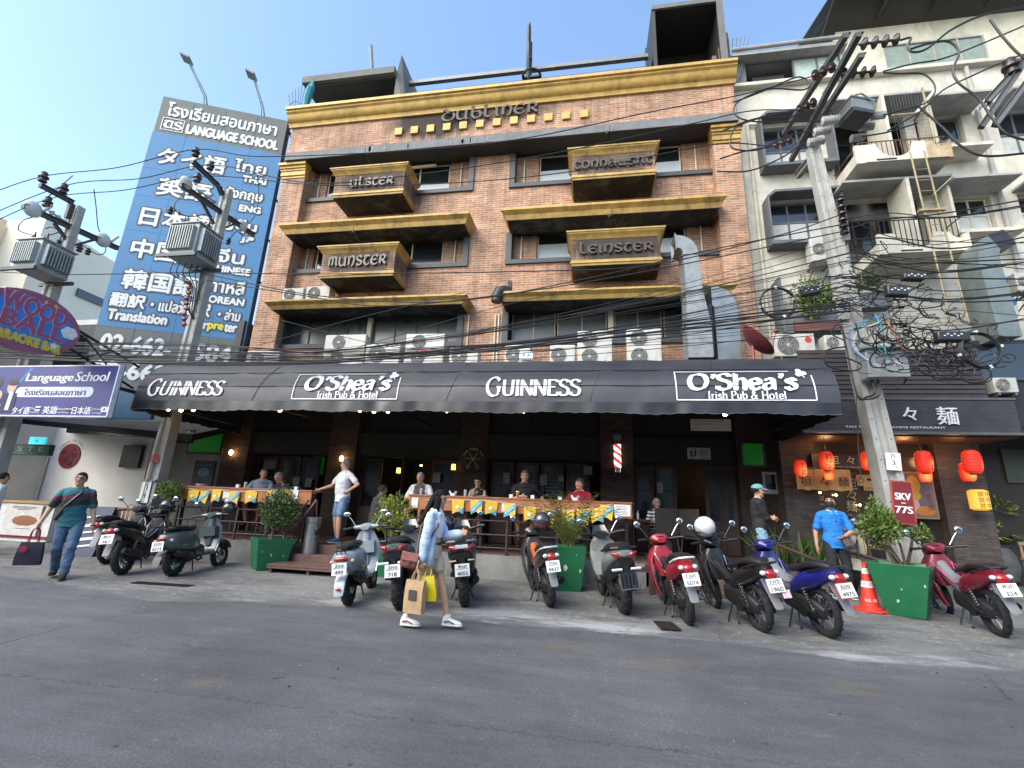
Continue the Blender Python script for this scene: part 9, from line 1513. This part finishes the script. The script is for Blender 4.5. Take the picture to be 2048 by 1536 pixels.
for x, y, lb in ((.95, 11.1, 'dark square table with sauce bottles beside the striped woman'), (-4.4, 10.75, 'dark terrace table before the man seated with his back to the street')):
    T = thing('terrace_table', lb, 'table', (x, y, .55)); b = MB(); b.box(-.32, .32, -.32, .32, .71, .75); b.build('tabletop', WOODD, T, bevel=.005); b = MB(); b.cyl((0, 0, .03), (0, 0, .71), .035, 10); b.cyl((0, 0, 0), (0, 0, .03), .22, 18); b.build('leg', BLACKM, T)
    for k, c_ in enumerate(((.4, .28, .12), (.3, .03, .02), (.5, .5, .5))): b = MB(); b.lathe([(.025, 0), (.027, .1), (.012, .14), (.01, .18), (.002, .18)], 10, 0, TR((x - .15 + .12 * k, y - .1, 1.3))); tag(b.build('sauce_bottle', mat('bottle_%d' % k, c_, .3)), ('yellow', 'red', 'clear')[k] + ' sauce bottle on the table ' + ('by the barber door' if x > 0 else 'near the seated man'), 'bottle')
# things standing on the counters
GLS = mat('drinking_glass', (.55, .58, .58), .08, 0, 0, spec=.8, alpha=.45); BEER = mat('beer', (.45, .17, .02), .1, 0, 0, spec=.8)
def on_counter(px): return Vector((at(px, 995, 9.55).x, 9.55, 1.616))
for px, lb in ((841, 'clear glass before the man in grey and white'), (930, 'clear glass left of the woman with the phone'), (486, 'clear glass before the man in grey blue')): b = MB(); b.lathe([(.028, 0), (.033, .13), (.03, .13), (.026, .01)], 14, 0, TR(on_counter(px))); tag(b.build('drinking_glass', GLS), lb, 'glass', 'glasses on the counters')
T = thing('beer_glass', 'glass of amber beer before the man in black', 'glass', on_counter(1035)); b = MB(); b.lathe([(.02, 0), (.03, .05), (.036, .12), (.001, .12)], 14); b.build('beer', BEER, T); b = MB(); b.lathe([(.036, .12), (.036, .14), (.001, .142)], 14); b.build('foam', WHITE, T)
for px, lb in ((905, 'folded white napkin between two glasses'), (1150, 'folded white napkin before the man in red'), (1022, 'small white cup left of the beer'), (1065, 'small white holder right of the beer'), (1120, 'small white holder left of the man in red'), (822, 'small white holder at the left end of the right counter'), (968, 'white saucer before the woman with the phone'), (472, 'white box on the left counter before the man in grey blue'), (398, 'white plates at the left end of the left counter'), (590, 'small white holder by the handrail')):
    b = MB(); M_ = TR(on_counter(px))
    if 'napkin' in lb: [b.add([(0, 0, .01), (.05 * s_, -.02, .1), (.09 * s_, 0, .09), (.05 * s_, .03, 0)], [(0, 1, 2, 3)], 0, M_) for s_ in (-1, 1)]; b.box(-.04, .04, -.03, .03, 0, .05, 0, M_); n_ = 'napkin'
    elif 'plates' in lb or 'saucer' in lb: [b.lathe([(.03, .0), (.11, .015), (.112, .02), (.03, .008)], 20, 0, M_ @ TR((0, 0, .015 * k))) for k in range(3 if 'plates' in lb else 1)]; n_ = 'plate'
    else: b.box(-.035, .035, -.03, .03, 0, .07, 0, M_); n_ = 'holder'
    tag(b.build(n_, PAPER), lb, n_)
# dark boards at the left end of the terrace
board('school_arrow_sign', 'small dark sign with white letters and yellow arrow beside the pole', 'sign', (343, 858, 385, 887), 10.4, BLACKM, lines=(('TLS', -.2, 0, .5, .7),)); b = MB(); p = at(376, 872, 10.37); F_ = face((p.x, 10.37, p.z)); b.prism([(-.03, -.14), (.03, -.14), (.03, .03), (.08, .03), (0, .14), (-.08, .03), (-.03, .03)], -.01, 0, T=TR((p.x, 10.37, p.z))); tag(b.build('arrow_sign', mat('arrow_yellow', (.4, .33, .02), .6)), 'yellow upward arrow beside the small dark sign', 'sign')
T = thing('menu_stand', 'dark menu stand with blue and pink cards at the left of the terrace', 'menu board', at(405, 960, 10.9)); b = MB(); F_ = face((0, 0, 0)); b.cbox((0, 0, 0), (.6, 1.0, .05), 0, T=F_); b.build('panel', mat('menu_dark', (.012, .014, .02), .4), T); b = MB(); b.ell((0, .2, .026), (.18, .12, .003), 0, T=F_); b.cbox((-.05, -.22, .027), (.22, .28, .003), 1, T=F_); [b.cbox((-.2 + .09 * i, .38, .027), (.05, .03, .003), 0, T=F_) for i in range(5)]; b.build('card', [mat('card_blue', (.08, .14, .2), .5), mat('card_pink', (.22, .02, .07), .5)], T)
b = MB(); b.tube([(3.55, 10.2, .95), (4.35, 9.9, .62)], .035, 6); b.tube([(3.55, 10.2, .95), (3.55, 10.2, .25)], .035, 6); b.tube([(4.35, 9.9, .62), (4.35, 9.9, .2)], .035, 6); b.tube([(4.45, 9.85, .95), (5.3, 9.5, .7)], .035, 6); tag(b.build('wooden_rail', mat('rail_brown', (.07, .04, .03), .6)), 'low dark wooden rail beside the snake plants', 'rail')
for px, py, w, h, lb in ((592, 962, 11, 17, 'red bordered notice on the pub door behind the navy drinker'), (617, 965, 9, 18, 'pale notice on the pub door left of the man in white'), (873, 955, 13, 20, 'white notice on the door pane left of the yellow lantern'), (1013, 957, 12, 22, 'pale poster on the door left of the man in black'), (1087, 960, 14, 22, 'grey poster on the door right of the man in black'), (1122, 957, 9, 13, 'small reddish notice on the door above the man in red'), (1176, 941, 17, 18, 'pale printed poster on the door pane by the barber pole'), (1320, 975, 12, 22, 'pale blind in the pane under the red shade')):
    sheet(px - w / 2, py - h / 2, px + w / 2, py + h / 2, 12.1, lb, 3, m=mat('dim_notice', (.22, .22, .21), .6))
for i, x0 in enumerate((-1.9, -1.25, -.6)):  # bluish slats before the door panes imitate striped reflections in the glass
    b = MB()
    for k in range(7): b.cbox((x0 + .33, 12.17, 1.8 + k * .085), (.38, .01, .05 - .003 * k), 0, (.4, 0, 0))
    pp(b, 'pane_reflection', mat('blue_reflection', (.10, .135, .17), .5))
for px, py, lb in ((1640, 985, 'tiny warm lamp in the restaurant window left of the masked man'), (1672, 990, 'tiny warm lamp in the restaurant window above the masked man'), (1720, 1010, 'tiny warm lamp in the restaurant window by the concrete pole'), (1765, 1000, 'tiny warm lamp in the restaurant window right behind the pole'), (1712, 957, 'small red lamp inside the restaurant window')):
    b = MB(); b.ell(tuple(at(px, py, 11.45)), .022, 0, 8, 6); tag(b.build('window_lamp', BULB if 'warm' in lb else LR), lb, 'lamp')
